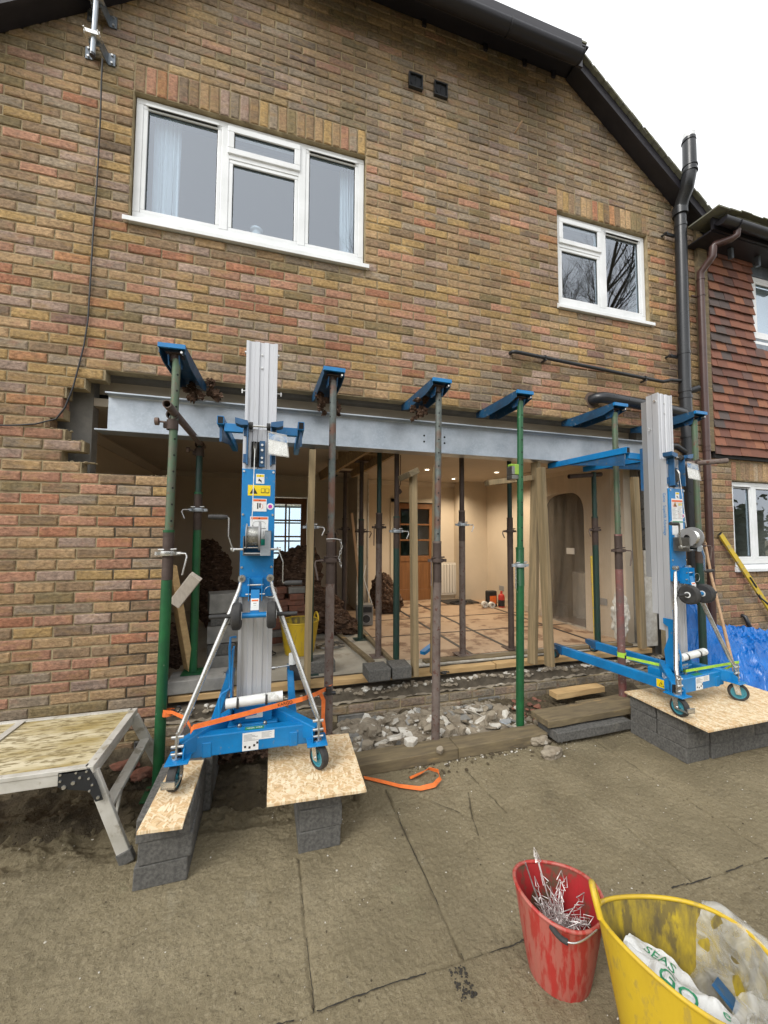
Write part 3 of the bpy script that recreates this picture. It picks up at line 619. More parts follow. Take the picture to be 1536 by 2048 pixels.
gutter('roof_gutter', 5.62, 7.6, -.36, 4.93, .058, 'black gutter above the tile-hung wing at the right')
mb = MB(); mb.box((5.6, -.29, 4.87), (7.6, -.265, 5.03)).box((5.6, -.265, 4.86), (7.6, .0, 4.875)); mb.build('wing_fascia', 'fascia', house, world=True)
mb = MB(); mb.prism([(-.36, 5.0), (3.6, 7.1), (3.6, 7.13), (-.36, 5.03)], 5.86, 7.6, 0); mb.build('roof_slope', 'rooft', house, world=True)
for k in range(9):
    mb = MB(); x = 5.5 + k * .17; z = 5.03 + (0 if k > 1 else -.02); mb.box((x, -.42 + rnd.uniform(-.01, .01), z - .008), (x + .165, -.1, z + .006), .003)
    o = mb.build('roof_tile', 'rooft', house, world=True)
mb = MB()
for x in (6.1, 6.55, 7.0): mb.box((x - .02, -.16, 4.74), (x + .02, -.12, 4.86))
mb.build('rafter_foot', 'galvbr', house, world=True)
mb = MB(); mb.prism([(5.72, 2.5), (5.86, 2.5), (5.86, 5.0), (5.72, 5.1)], -.045, -.001, 1); mb.build('corner_board', 'pinex', house, world=True)
# hung tiles on the wing
zt = 2.47; row = 0; TC = [(.19, .078, .05), (.23, .092, .055), (.165, .07, .05), (.12, .068, .056), (.095, .074, .068), (.26, .11, .06)]
tmesh = {}
while zt < 4.86:
    x = 5.87 + (0 if row % 2 else -.082); dzt = rnd.uniform(-.003, .003)
    while x < 7.35:
        x1 = x + .163; a = max(x, 5.87)
        hi = zt > 3.80 and a > 6.56
        if not hi:
            b_ = min(x1, 6.62) if zt > 3.78 else x1
            w = round(b_ - a, 3)
            if w > .03:
                if w not in tmesh:
                    vs = [(0, 0, 0), (w - .002, 0, 0), (w - .002, -.013, 0), (0, -.013, 0), (0, .026, .125), (w - .002, .026, .125), (w - .002, .014, .125), (0, .014, .125)]
                    me = bpy.data.meshes.new('wall_tile'); me.from_pydata(vs, [], [(0, 1, 2, 3), (3, 2, 6, 7), (4, 7, 6, 5), (0, 3, 7, 4), (1, 5, 6, 2)]); me.materials.append(M['tile']); tmesh[w] = me
                o = bpy.data.objects.new('wall_tile', tmesh[w]); COL.objects.link(o); o.parent = house
                c = Vector(TC[rnd.choice([0, 0, 1, 1, 2, 3, 5] if a > 6.15 or rnd.random() < .4 else [3, 4, 4, 2, 0])]) * rnd.uniform(.85, 1.15); o.color = (*c, 1)
                o.location = (a - 2.5, -.045 + rnd.uniform(-.003, .003), zt + dzt + rnd.uniform(-.003, .003)); o.rotation_euler = (rnd.uniform(-.01, .02), rnd.uniform(-.008, .008), 0)
        x = x1
    zt += .1015; row += 1
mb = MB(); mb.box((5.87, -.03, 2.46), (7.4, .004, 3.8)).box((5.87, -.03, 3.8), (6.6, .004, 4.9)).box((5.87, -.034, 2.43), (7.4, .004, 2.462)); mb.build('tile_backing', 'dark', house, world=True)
window(6.63, 7.5, 3.94, 4.72, [7.25], {}, (), y=-.02, sill=True)
mb = MB(); mb.box((6.6, -.035, 3.80), (7.5, -.005, 3.92)).box((6.6, -.03, 4.72), (7.5, .0, 4.87)); mb.build('lead_apron', 'galvbr', house, world=True)
mb = MB(); mb.box((6.7, .1, 3.98), (7.2, .11, 4.7)); one('window_blind', mb, 'curtain', 'pale blind behind the window in the hung-tile wing', 'blind')

# ------------------------------------------------------------ pipes, cable, vents on the wall
soil = thing('soil_pipe', 'black vertical soil pipe fixed to the brickwork right of the small upper window', 'pipe', (5.36, -.1, 0))
def P(a): return (a[0] - 5.36, a[1] + .1, a[2])
mb = MB(); mb.tube([P((5.42, -.1, 0)), P((5.36, -.1, 3.2)), P((5.39, -.1, 5.12))], .057, 20); mb.build('pipe_run', 'blackpl', soil)
for z, w in ((5.12, .075), (4.98, .062), (3.52, .062), (3.10, .064), (3.03, .064), (2.6, .064), (2.30, .064)):
    x = 5.42 - .06 * z / 3.2 if z < 3.2 else 5.36 + .03 * (z - 3.2) / 1.92; h = .09 if w > .07 else .03
    c = MB(); c.lathe([(.058, 0), (w, 0), (w, h), (.058, h)], P((x, -.1, z)), 20); c.build('collar', 'blackpl', soil)
for z in (4.9, 3.5):
    c = MB(); c.box(P((5.22, -.055, z)), P((5.36, -.035, z + .03))).cyl(P((5.23, -.07, z + .015)), P((5.23, .0, z + .015)), .012, 8); c.build('pipe_bracket', 'blackpl', soil)
mb = MB(); mb.tube([P((5.39, -.1, 5.16)), P((5.385, -.13, 5.26)), P((5.36, -.2, 5.34)), P((5.34, -.24, 5.44)), P((5.345, -.25, 5.52)), P((5.35, -.25, 5.86))], [.066, .066, .066, .068, .065, .062], 20, False); mb.build('offset_bend', 'blackpl', soil)
for z, w in ((5.47, .072), (5.53, .072), (5.82, .067)):
    c = MB(); c.lathe([(.06, 0), (w, 0), (w, .012), (.06, .012)], P((5.345, -.25, z)), 20); c.build('collar', 'blackpl', soil)
c = MB(); c.pipe(P((5.35, -.25, 5.86)), P((5.352, -.25, 5.91)), .06, .006, 18); c.cyl(P((5.35, -.25, 5.84)), P((5.35, -.25, 5.85)), .052, 18); c.build('flue_terminal', 'steelrod', soil)
mb = MB()
mb.tube([P((5.36, -.1, 3.1)), P((5.48, -.16, 3.14))], .034, 14); mb.build('branch_stub', 'blackpl', soil)
mb = MB(); mb.tube([(4.2 - 5.36, .16, 2.93), (4.2 - 5.36, .03, 2.93), P((4.26, -.095, 2.93)), P((4.4, -.1, 2.925)), P((5.1, -.1, 2.885)), P((5.3, -.1, 2.87)), P((5.36, -.1, 2.8))], .056, 20); mb.build('branch_pipe', 'blackpl', soil)
mb = MB(); mb.lathe([(.05, -.004), (.085, .0), (.085, .01), (.05, .014)], (4.2 - 5.36, .1, 2.93), 20, 'y'); mb.build('wall_flange', 'clay', soil)
mb = MB(); mb.tube([P((5.05, -.09, 2.5)), P((5.2, -.1, 2.5)), P((5.33, -.1, 2.44))], .03, 14); mb.build('branch_pipe', 'blackpl', soil)
mb = MB(); mb.tube([(3.24, .03, 3.29), (3.24, -.035, 3.29), (3.27, -.05, 3.288), (4.95, -.05, 3.215), (5.1, -.06, 3.205), (5.17, -.09, 3.22), (5.33, -.1, 3.225)], .0175, 12)
w_ = one('waste_pipe', mb, 'blackpl', 'thin black waste pipe sloping across the brickwork towards the soil pipe', 'pipe')
for x in (3.6, 4.86):
    c = MB(); c.lathe([(.018, -.008), (.024, -.008), (.024, .008), (.018, .008)], (x, -.05, 3.274 if x < 4 else 3.219), 12, 'x').box((x - .008, -.07, 3.24 if x < 4 else 3.185), (x + .008, .0, 3.255 if x < 4 else 3.2)); c.build('pipe_clip', 'blackpl', w_, world=True)
dp = thing('downpipe', 'dark brown downpipe with an offset bend left of the hung tiles', 'pipe', (5.66, -.08, 0))
def Q(a): return (a[0] - 5.66, a[1] + .08, a[2])
mb = MB(); mb.tube([Q((5.66, -.08, .15)), Q((5.69, -.08, 4.46))], .036, 16); mb.build('pipe_run', 'brownpl', dp)
mb = MB(); mb.tube([Q((5.69, -.08, 4.44)), Q((5.69, -.085, 4.53)), Q((5.70, -.16, 4.60)), Q((5.71, -.2, 4.64)), Q((5.712, -.21, 4.75)), Q((5.72, -.22, 4.765)), Q((5.85, -.3, 4.80)), Q((5.875, -.335, 4.82)), Q((5.88, -.345, 4.9))], .037, 16); mb.build('offset_bend', 'brownpl', dp)
for z in (4.44, 4.25, 2.53, 2.48, 2.15, 1.2):
    c = MB(); c.lathe([(.037, 0), (.041, 0), (.041, .014), (.037, .014)], Q((5.66 + .03 * z / 4.46, -.08, z)), 16)
    if z in (4.25, 2.15): c.box(Q((5.58, -.06, z)), Q((5.66, -.045, z + .014)))
    c.build('pipe_bracket', 'brownpl', dp)
for (x, z, l) in ((2.262, 5.725, 'left'), (2.514, 5.727, 'right')):
    v = thing('wall_vent', f'{l} of two small square black vents side by side high on the gable', 'vent', (x, 0, z - .07), 0, 'square black vents high on the gable')
    mb = MB(); s_ = .068; mb.box((-s_, -.03, 0), (s_, 0, .012)).box((-s_, -.03, .128), (s_, 0, .14)).box((-s_, -.03, .012), (-s_ + .012, 0, .128)).box((s_ - .012, -.03, .012), (s_, 0, .128)); mb.build('vent_frame', 'blackpl', v)
    mb = MB(); mb.cyl((0, -.018, .07), (0, 0, .07), .05, 20).box((-.056, -.012, .012), (.056, -.002, .128)).box((-.003, -.024, .02), (.003, -.018, .12)); mb.build('vent_flap', 'blackpl', v)
mb = MB(); mb.tube([at(1030, 266, y=0), at(1036, 256, y=-.05), at(1044, 242, y=-.08)], .008, 8); one('wall_pin', mb, 'wood', 'short thin rod sticking out of the brickwork above the small window', 'rod')
am = thing('aerial_mast', 'galvanised mast pole on two wall brackets at the top left of the gable', 'aerial mast', (-.22, -.13, 5.0))
mb = MB(); mb.cyl((0, 0, -.07), (.012, 0, .75), .0165, 14); mb.build('pole', 'galv', am)
mb = MB(); mb.cyl((-.0013, 0, -.088), (0, 0, -.068), .018, 14); mb.build('end_cap', 'blackpl', am)
for z in (.06, .36):
    br = MB(); br.box((-.095, .118, z - .045), (-.05, .13, z + .045)).box((.05, .118, z - .045), (.095, .13, z + .045))
    br.prism([(.05, .122), (.035, .03), (.028, .03), (.043, .122)], z - .045, z + .045, 2).prism([(-.05, .122), (-.035, .03), (-.028, .03), (-.043, .122)], z - .045, z + .045, 2).box((-.035, .018, z - .035), (.035, .03, z + .035))
    b_ = br.build('wall_bracket', 'galvbr', am)
    vb = MB(); vb.box((-.05, -.02, z - .012), (.05, .018, z + .0)).cyl((-.042, -.05, z), (-.042, .03, z), .004, 8).cyl((.042, -.05, z), (.042, .03, z), .004, 8).box((-.048, -.03, z - .01), (.048, -.017, z + .016)); vb.build('pole_clamp', 'steelrod', b_)
    for x in (-.075, .075):
        for dz in (-.03, .03): bo = MB(); bo.cyl((x, .108, z + dz), (x, .12, z + dz), .008, 8); bo.build('wall_bolt', 'steelrod', b_)
pts = [tuple(at(205, 118, y=-.13)), tuple(at(203, 160, y=-.10)), tuple(at(201, 230, y=-.05))] + [(*at(u, v, y=-.012).xz, 0) for u, v in ((196, 330), (193, 380), (186, 470), (181, 560), (176, 640), (168, 690), (158, 730), (146, 775), (130, 815), (112, 838), (70, 848), (20, 851), (-20, 850))]
mb = MB(); mb.tube([p if i < 3 else (p[0], -.012, p[1]) for i, p in enumerate(pts)], .0055, 8)
one('aerial_cable', mb, 'cable', 'thin black cable hanging down the brickwork from the mast pole', 'cable')

# ------------------------------------------------------------ ground
def gmat():
    m_ = mat('screeded_slab_ground', (.265, .222, .138), (.20, .165, .10), sc=.9, rough=.93, bump=0, world=True, spec=.15, fac=(.3, .7))
    t = m_.node_tree; n = t.nodes; l = t.links; b = n['Principled BSDF']; src = b.inputs['Base Color'].links[0].from_socket
    g = n.new('ShaderNodeNewGeometry').outputs['Position']
    def nz(s, d=6, st=None):
        q = n.new('ShaderNodeTexNoise'); q.inputs['Scale'].default_value = s; q.inputs['Detail'].default_value = d; q.inputs['Roughness'].default_value = .7
        if st:
            mp = n.new('ShaderNodeMapping'); mp.inputs['Scale'].default_value = st; l.new(g, mp.inputs[0]); l.new(mp.outputs[0], q.inputs[0])
        else: l.new(g, q.inputs[0])
        return q.outputs[0]
    def over(prev, f, a, bb, col, amt):
        r = n.new('ShaderNodeMapRange'); r.inputs[1].default_value = a; r.inputs[2].default_value = bb; r.inputs[4].default_value = amt; l.new(f, r.inputs[0])
        q = n.new('ShaderNodeMix'); q.data_type = 'RGBA'; l.new(r.outputs[0], q.inputs[0]); l.new(prev, q.inputs[6]); q.inputs[7].default_value = (*col, 1); return q.outputs[2]
    o = over(src, nz(.9, 5), .5, .68, (.15, .125, .08), .5)
    o = over(o, nz(1.7, 7), .46, .62, (.295, .25, .16), .6)
    o = over(o, nz(62, 5), .53, .63, (.40, .35, .24), .32)
    o = over(o, nz(82, 5), .53, .64, (.10, .08, .052), .5)
    o = over(o, nz(.75, 3), .50, .60, (.165, .138, .085), .45)
    o = over(o, nz(5.5, 5, (1, .5, 1)), .62, .70, (.34, .305, .215), .35)
    o = over(o, nz(120, 2), .70, .74, (.50, .46, .36), .5)
    o = over(o, nz(3.2, 6), .60, .70, (.11, .09, .06), .5)
    o = over(o, nz(2.3, 6, (1, 1, 3)), .64, .72, (.26, .255, .15), .35)
    l.new(o, b.inputs['Base Color'])
    bp = n.new('ShaderNodeBump'); bp.inputs['Strength'].default_value = 1; bp.inputs['Distance'].default_value = .014
    l.new(nz(58, 7), bp.inputs['Height']); l.new(bp.outputs[0], b.inputs['Normal']); return m_
M['ground'] = gmat()
JOINTS = [((1.22, -1.2), (1.228, -1.82)), ((-.6, -1.835), (3.9, -1.80)), ((1.763, -.82), (1.772, -1.81)), ((2.33, -.78), (2.36, -1.2)), ((3.446, -.70), (3.44, -1.82)),
          ((1.944, -.93), (2.157, -1.179)), ((2.157, -1.179), (2.125, -1.30)), ((2.157, -1.179), (2.24, -.98)), ((2.36, -1.81), (2.37, -2.6)), ((.66, -1.83), (.65, -2.6)), ((2.9, -1.2), (2.91, -1.8))]
NARROW = 3.0
def seg_d(X, Y, a, b):
    ax, ay = a; bx, by = b; L = (bx - ax) ** 2 + (by - ay) ** 2
    t = np.clip(((X - ax) * (bx - ax) + (Y - ay) * (by - ay)) / L, 0, 1); return np.hypot(X - ax - t * (bx - ax), Y - ay - t * (by - ay))
VT = {}
def vnoise(X, Y, s, seed=0):
    """smooth value noise on arrays"""
    if seed not in VT: VT[seed] = np.random.RandomState(seed).rand(256, 256)
    T = VT[seed]; x = X * s; y = Y * s; xi = np.floor(x).astype(int); yi = np.floor(y).astype(int)
    fx = x - xi; fy = y - yi; fx = fx * fx * (3 - 2 * fx); fy = fy * fy * (3 - 2 * fy); g = lambda i, j: T[i % 256, j % 256]
    return (g(xi, yi) * (1 - fx) + g(xi + 1, yi) * fx) * (1 - fy) + (g(xi, yi + 1) * (1 - fx) + g(xi + 1, yi + 1) * fx) * fy - .5
def sheet(name, xs, ys, zf, mt, parent=None, smooth=True):
    X, Y = np.meshgrid(xs, ys); Z = zf(X, Y); nx, ny = len(xs), len(ys)
    me = bpy.data.meshes.new(name); V = np.stack([X, Y, Z], -1).reshape(-1, 3)
    i = np.arange(nx * ny).reshape(ny, nx); F = np.stack([i[:-1, :-1], i[:-1, 1:], i[1:, 1:], i[1:, :-1]], -1).reshape(-1, 4)
    me.vertices.add(len(V)); me.vertices.foreach_set('co', V.ravel()); me.loops.add(F.size); me.loops.foreach_set('vertex_index', F.ravel())
    me.polygons.add(len(F)); me.polygons.foreach_set('loop_start', np.arange(0, F.size, 4)); me.polygons.foreach_set('loop_total', np.full(len(F), 4))
    me.polygons.foreach_set('use_smooth', np.full(len(F), smooth)); me.materials.append(M[mt]); me.update(calc_edges=True)
    o = bpy.data.objects.new(name, me); COL.objects.link(o); o.parent = parent; return o
def zg(X, Y):
    Z = .010 * vnoise(X, Y, 2.1, 1) + .006 * vnoise(X, Y, 6, 2) + .0045 * vnoise(X, Y, 22, 3) + .005 * vnoise(X, Y, 60, 4) + .004 * vnoise(X, Y, 110, 5)
    for k, (a, b) in enumerate(JOINTS):
        w = .004 + .006 * np.clip(vnoise(X, Y, 9, 20 + k) + .25, 0, .6); d = seg_d(X + .007 * vnoise(X, Y, 7, 8), Y + .012 * vnoise(X, Y, 6, 9), a, b)
        Z -= np.clip((1 - d / (w + .001)) * 2.0, 0, 1) * .016 * np.clip(vnoise(X, Y, 5, 31 + k) * 2 + .75, .1, 1)
    # excavated, uneven strip in front of the left pier
    tr = np.clip((Y + .95 + .12 * vnoise(X, Y, 3, 11)) / .12, 0, 1) * np.clip((1.62 - X) / .05, 0, 1)
    Z -= tr * (.035 + .05 * (vnoise(X, Y, 4, 12) + .3) + .04 * vnoise(X, Y, 15, 13) + .02 * vnoise(X, Y, 40, 14))
    return Z
near = sheet('ground', np.arange(-.8, 4.9, .0065), np.arange(-2.75, -.0, .0065), zg, 'ground'); near['kind'] = 'structure'
far = MB(); O = [-150, -.8, 4.9, 150]; OY = [-150, -2.75, 0, 150]
far.add([(x, y, -.006 if (i in (0, 3) or j in (0, 3)) else -.006) for j, y in enumerate(OY) for i, x in enumerate(O)], [(j * 4 + i, j * 4 + i + 1, j * 4 + i + 5, j * 4 + i + 4) for j in range(3) for i in range(3) if not (i == 1 and j == 1)])
o = far.build('ground', 'ground'); o['kind'] = 'structure'
jm = MB(); r6 = random.Random(31)
def zg1(x, y): return float(zg(np.array([[x]]), np.array([[y]]))[0, 0])
for k, ((ax, ay), (bx, by)) in enumerate(JOINTS):
    L_ = math.hypot(bx - ax, by - ay); n = int(L_ / .012); run = []; strong = 1.5 if k == 1 else .75
    for i in range(n + 1):
        t = i / n; x = ax + (bx - ax) * t; y = ay + (by - ay) * t; g = noise.noise(Vector((x * 5, y * 5, k * 3)))
        px = (by - ay) / L_; py = -(bx - ax) / L_; o_ = .006 * noise.noise(Vector((x * 14, y * 14, 5))) + .0015 * noise.noise(Vector((x * 90, y * 90, 5))); w = (.0010 + .0030 * abs(noise.noise(Vector((x * 22, y * 22, 9))))) * strong
        x0, y0 = x - .007 * 0 + px * o_, y + py * o_
        if g > -.16: run.append((x0, y0, px * w, py * w))
        if (g <= -.16 or i == n) and len(run) > 2:
            vs = []
            for (x, y, dx, dy) in run: z = zg1(x, y); z = max(z, -.012) + .004; vs += [(x - dx, y - dy, z), (x + dx, y + dy, z)]
            jm.add(vs, [(2 * j, 2 * j + 1, 2 * j + 3, 2 * j + 2) for j in range(len(run) - 1)])
        if g <= -.16: run = []
M['jointdark'] = mat('dark_joint_soil', (.030, .026, .020), rough=.9, bump=0)
o = jm.build('slab_joint', 'jointdark'); o['kind'] = 'stuff'  # soil-dark ribbons; their colour also supplies shade the coarse grooves lack
# soil bed between kerb plank and house, right of the left pier
def zs(X, Y): return .012 + .05 * vnoise(X, Y, 5, 40) + .03 * vnoise(X, Y, 18, 41) + .014 * vnoise(X, Y, 50, 42) + .045 * np.clip((Y + .3) / .3, 0, 1)
o = sheet('soil_bed', np.arange(1.45, 4.6, .014), np.arange(-.52, .03, .014), zs, 'soil'); o['kind'] = 'structure'
def zs2(X, Y): return -.02 + .06 * vnoise(X, Y, 5, 44) + .045 * vnoise(X, Y, 16, 45) + .02 * vnoise(X, Y, 45, 46) + .05 * np.clip((Y + .3) / .3, 0, 1) - .09 * np.clip((-.62 - Y + .1 * vnoise(X, Y, 4, 47)) / .1, 0, 1)
o = sheet('soil_bed', np.arange(-.9, 1.47, .014), np.arange(-.78, .03, .014), zs2, 'soil'); o['kind'] = 'structure'
# gravelly crumbs scattered on the slab
def crumbs(name, n, region, rmin, rmax, mt, seed, zf=lambda x, y: 0, sub=0, dens=None):
    r = random.Random(seed); mb = MB(); x0, x1, y0, y1 = region; k = 0
    while k < n:
        x, y = r.uniform(x0, x1), r.uniform(y0, y1)
        if dens and r.random() > dens(x, y): continue
        s_ = rmin + (rmax - rmin) * r.random() ** 3; k += 1
        mb.lump((x, y, zf(x, y) + s_ * .3), s_, sub, .5, 1.4, r.random() * 90, sc=(r.uniform(.7, 1.4), r.uniform(.7, 1.3), r.uniform(.4, .8)))
    o = mb.build(name, mt); o['kind'] = 'stuff'; return o
crumbs('dark_grit', 120, (1.70, 1.76, -1.93, -1.83), .002, .006, 'jointdark', 33)
crumbs('grit', 420, (-.3, 4.4, -2.4, -.6), .0018, .0045, 'rubblew', 3)
crumbs('grit', 900, (-.3, 4.4, -2.4, -.6), .0015, .005, 'soil', 4)
crumbs('grit', 500, (1.9, 3.3, -.80, -.62), .003, .014, 'soil', 5, dens=lambda x, y: max(.05, 1 - (-.62 - y) / .1))
crumbs('grit', 160, (1.9, 3.2, -.84, -.62), .002, .009, 'rubblew', 6, dens=lambda x, y: max(.05, 1 - (-.62 - y) / .12))
for (x0, x1, z) in ((-.345, -.20, zc(36)), (-.22, -.16, zc(38)), (-.32, -.21, zc(38)), (-.42, -.32, zc(35)), (.2, .33, zc(39))):
    crumbs('mortar_crumbs', 26, (x0, x1, .005, .09), .004, .012, 'mortar', int(z * 100), zf=lambda x, y, z=z: z, sub=1)
crumbs('soil_clod', 260, (-.7, 1.5, -.75, -.02), .006, .03, 'soil', 7, zf=lambda x, y: .01, sub=1)
crumbs('soil_clod', 160, (3.15, 4.5, -.45, -.02), .006, .03, 'soil', 8, zf=lambda x, y: .03, sub=1)

# ------------------------------------------------------------ threshold: broken brick top, timber sole plates
def plank(name, a, b, w, h, mt, label, cat='plank', group=None, bev=.004, jit=.003):
    """board from a to b, both at the centre of its underside"""
    a = Vector(a); b = Vector(b); L = (b - a).length; n = max(2, int(L / .12)); d = (b - a) / n; up = Vector((0, 0, 1)); r = d.normalized().cross(up)
    mb = MB(); vs = []
    for k in range(n + 1):
        p = a + d * k; j = lambda: rnd.uniform(-jit, jit)
        vs += [p - r * (w / 2 + j()) + up * j() * .3, p + r * (w / 2 + j()) + up * j() * .3, p + r * (w / 2 + j()) + up * (h + j()), p - r * (w / 2 + j()) + up * (h + j())]
    fs = [(k * 4 + i, k * 4 + (i + 1) % 4, k * 4 + 4 + (i + 1) % 4, k * 4 + 4 + i) for k in range(n) for i in range(4)] + [(0, 3, 2, 1), tuple(len(vs) - 4 + i for i in range(4))]
    mb.add(vs, fs); return one(name, mb, mt, label, cat, group, bevel=bev)
plank('sole_plate', (.36, .125, .292), (1.95, .125, .292), .09, .045, 'pinel', 'pale timber sole plate along the threshold behind the left lift')
plank('sole_plate', (1.96, .125, .294), (3.1, .125, .294), .09, .045, 'pinel', 'pale timber sole plate in the middle of the threshold behind the rusty prop')
plank('sole_plate', (3.11, .125, .293), (5.0, .125, .293), .09, .046, 'pinel', 'pale timber sole plate at the right end of the threshold under the right lift')
mb = MB(); mb.box((.34, .03, .10), (5.15, .19, .25)); mb.box((.34, .17, .0), (5.15, .30, .345)); mb.build('footing', 'newmortar', house, world=True)
def rubble_strip(name, region, n, r0, r1, mt, seed, zf, sub=1): 
    o = crumbs(name, n, region, r0, r1, mt, seed, zf, sub); return o
rubble_strip('mortar_rubble', (.4, 5.1, .02, .085), 700, .006, .028, 'rubble', 11, lambda x, y: .235 + .02 * math.sin(x * 9))
rubble_strip('mortar_rubble', (.4, 5.1, .03, .085), 260, .006, .024, 'rubblew', 12, lambda x, y: .245)
def zl(X, Y): return .168 + .05 * np.clip((Y - .02) / .06, 0, 1.2) + .03 * vnoise(X, Y, 9, 50) + .02 * vnoise(X, Y, 30, 51)
o = sheet('mortar_ledge', np.arange(.34, 5.15, .012), np.arange(.004, .11, .010), zl, 'rubble', house); o.location = (-2.5, 0, 0); o['kind'] = 'stuff'

# ------------------------------------------------------------ the room behind the opening
rm = MB()
rm.box((-.64, 3.45, .2), (.93, 3.55, 2.62)).box((1.66, 3.45, .2), (3.18, 3.55, 2.62)).box((3.98, 3.45, .2), (4.95, 3.55, 2.62)).box((.93, 3.45, 2.15), (1.66, 3.55, 2.62)).box((3.18, 3.45, 2.12), (3.98, 3.55, 2.62))
o = rm.build('back_wall', 'wall'); o['kind'] = 'structure'
rm = MB(); rm.box((-.72, .29, .2), (-.62, 3.55, 2.62)); o = rm.build('left_room_wall', 'wall'); o['kind'] = 'structure'
rm = MB(); rm.box((4.9, .29, .2), (5.0, .88, 2.62)).box((4.9, 1.72, .2), (5.0, 3.55, 2.62))
n_ = 20; pts = [(1.30 - .42 * abs(math.cos(math.pi * k / n_)) ** .6 * (1 if k < n_ / 2 else -1), 1.78 + .34 * math.sin(math.pi * k / n_) ** .7) for k in range(n_ + 1)]
rm.prism([(.88, 2.62)] + pts + [(1.72, 2.62)], 4.9, 5.0, 0)
o = rm.build('right_room_wall', 'wall'); o['kind'] = 'structure'
rm = MB(); rm.box((-.72, .20, 2.50), (5.0, 3.55, 2.56)); o = rm.build('ceiling', 'ceil'); o['kind'] = 'structure'
rm = MB(); rm.prism([(3.45, 2.5), (3.45, 2.42), (3.43, 2.42), (3.38, 2.48), (3.38, 2.5)], -.62, 4.9, 0); rm.prism([(-.62, 2.5), (-.62, 2.42), (-.60, 2.42), (-.55, 2.48), (-.55, 2.5)], .3, 3.44, 1); rm.prism([(4.9, 2.5), (4.9, 2.42), (4.88, 2.42), (4.83, 2.48), (4.83, 2.5)], .3, 3.44, 1)
o = rm.build('cornice', 'ceil'); o['kind'] = 'structure'
def zf(X, Y): return .35 + .004 * vnoise(X, Y, 4, 60) + .003 * vnoise(X, Y, 25, 61)
o = sheet('concrete_floor', np.arange(-.66, 5.0, .025), np.arange(.165, 3.5, .025), zf, 'screed'); o['kind'] = 'structure'
o['label'] = 'dusty'; del o['label']
rm = MB(); rm.box((4.98, .6, .2), (6.4, .7, 2.62)).box((6.4, .6, .2), (6.5, 3.2, 2.62)).box((4.98, 3.1, .2), (6.4, 3.2, 2.62)).box((4.95, .6, .25), (6.4, 3.2, .35)).box((4.98, .6, 2.5), (6.4, 3.2, 2.6)); o = rm.build('side_room', 'darkrust'); o['kind'] = 'structure'  # walls coloured dark to stand in for the shade of this unlit room
rm = MB(); rm.box((-.7, 3.5, .25), (4.98, 7.2, .345)); o = rm.build('hall_floor', 'screed'); o['kind'] = 'structure'
# nib of the removed partition, chimney pier and skirting
mb = MB(); mb.box((2.35, 2.75, .345), (2.52, 3.45, 2.5)); o = mb.build('partition_nib', 'wall'); o['kind'] = 'structure'
mb = MB(); mb.box((2.345, 2.735, .345), (2.40, 2.755, 2.4)).box((2.515, 2.735, .345), (2.53, 2.90, 2.4)); one('door_lining', mb, 'rubblew', 'white timber lining on the stub of partition in the middle of the room', 'door lining')
mb = MB(); mb.box((4.35, 3.2, .345), (4.9, 3.45, 2.5)); o = mb.build('chimney_pier', 'wall'); o['kind'] = 'structure'
mb = MB(); mb.box((1.75, 3.43, .35), (3.1, 3.449, .47)).box((4.05, 3.43, .35), (4.35, 3.449, .47)).box((4.885, 1.75, .35), (4.899, 3.2, .45)).box((-.6, 3.43, .35), (.85, 3.449, .47)); o = mb.build('skirting', 'trim'); o['kind'] = 'structure'
# floor sheets with black taped joints
xs_ = [2.2, 3.0, 3.482, 4.545, 4.89]; ys_ = [.36, 1.195, 2.02, 2.84, 3.42]
fs_ = thing('floor_covering', 'brown protective sheets with black taped joints covering the floor right of centre', 'floor covering', (2.2, .36, .352))
for i in range(4):
    for j in range(4):
        mb = MB(); mb.box((xs_[i] - 2.2 + .003, ys_[j] - .36 + .003, .001), (xs_[i + 1] - 2.2 - .003, ys_[j + 1] - .36 - .003, .006 + .001 * rnd.random())); mb.build('floor_sheet', 'ply', fs_)
for x in xs_[1:4]:
    mb = MB(); mb.box((x - 2.2 - .02, 0, .0075), (x - 2.2 + .02, 3.06, .0088)); mb.build('floor_tape', 'tape', fs_)
for y in ys_[1:4]:
    mb = MB(); mb.box((0, y - .36 - .012, .0092), (2.69, y - .36 + .012, .0102)); mb.build('floor_tape', 'tape', fs_)
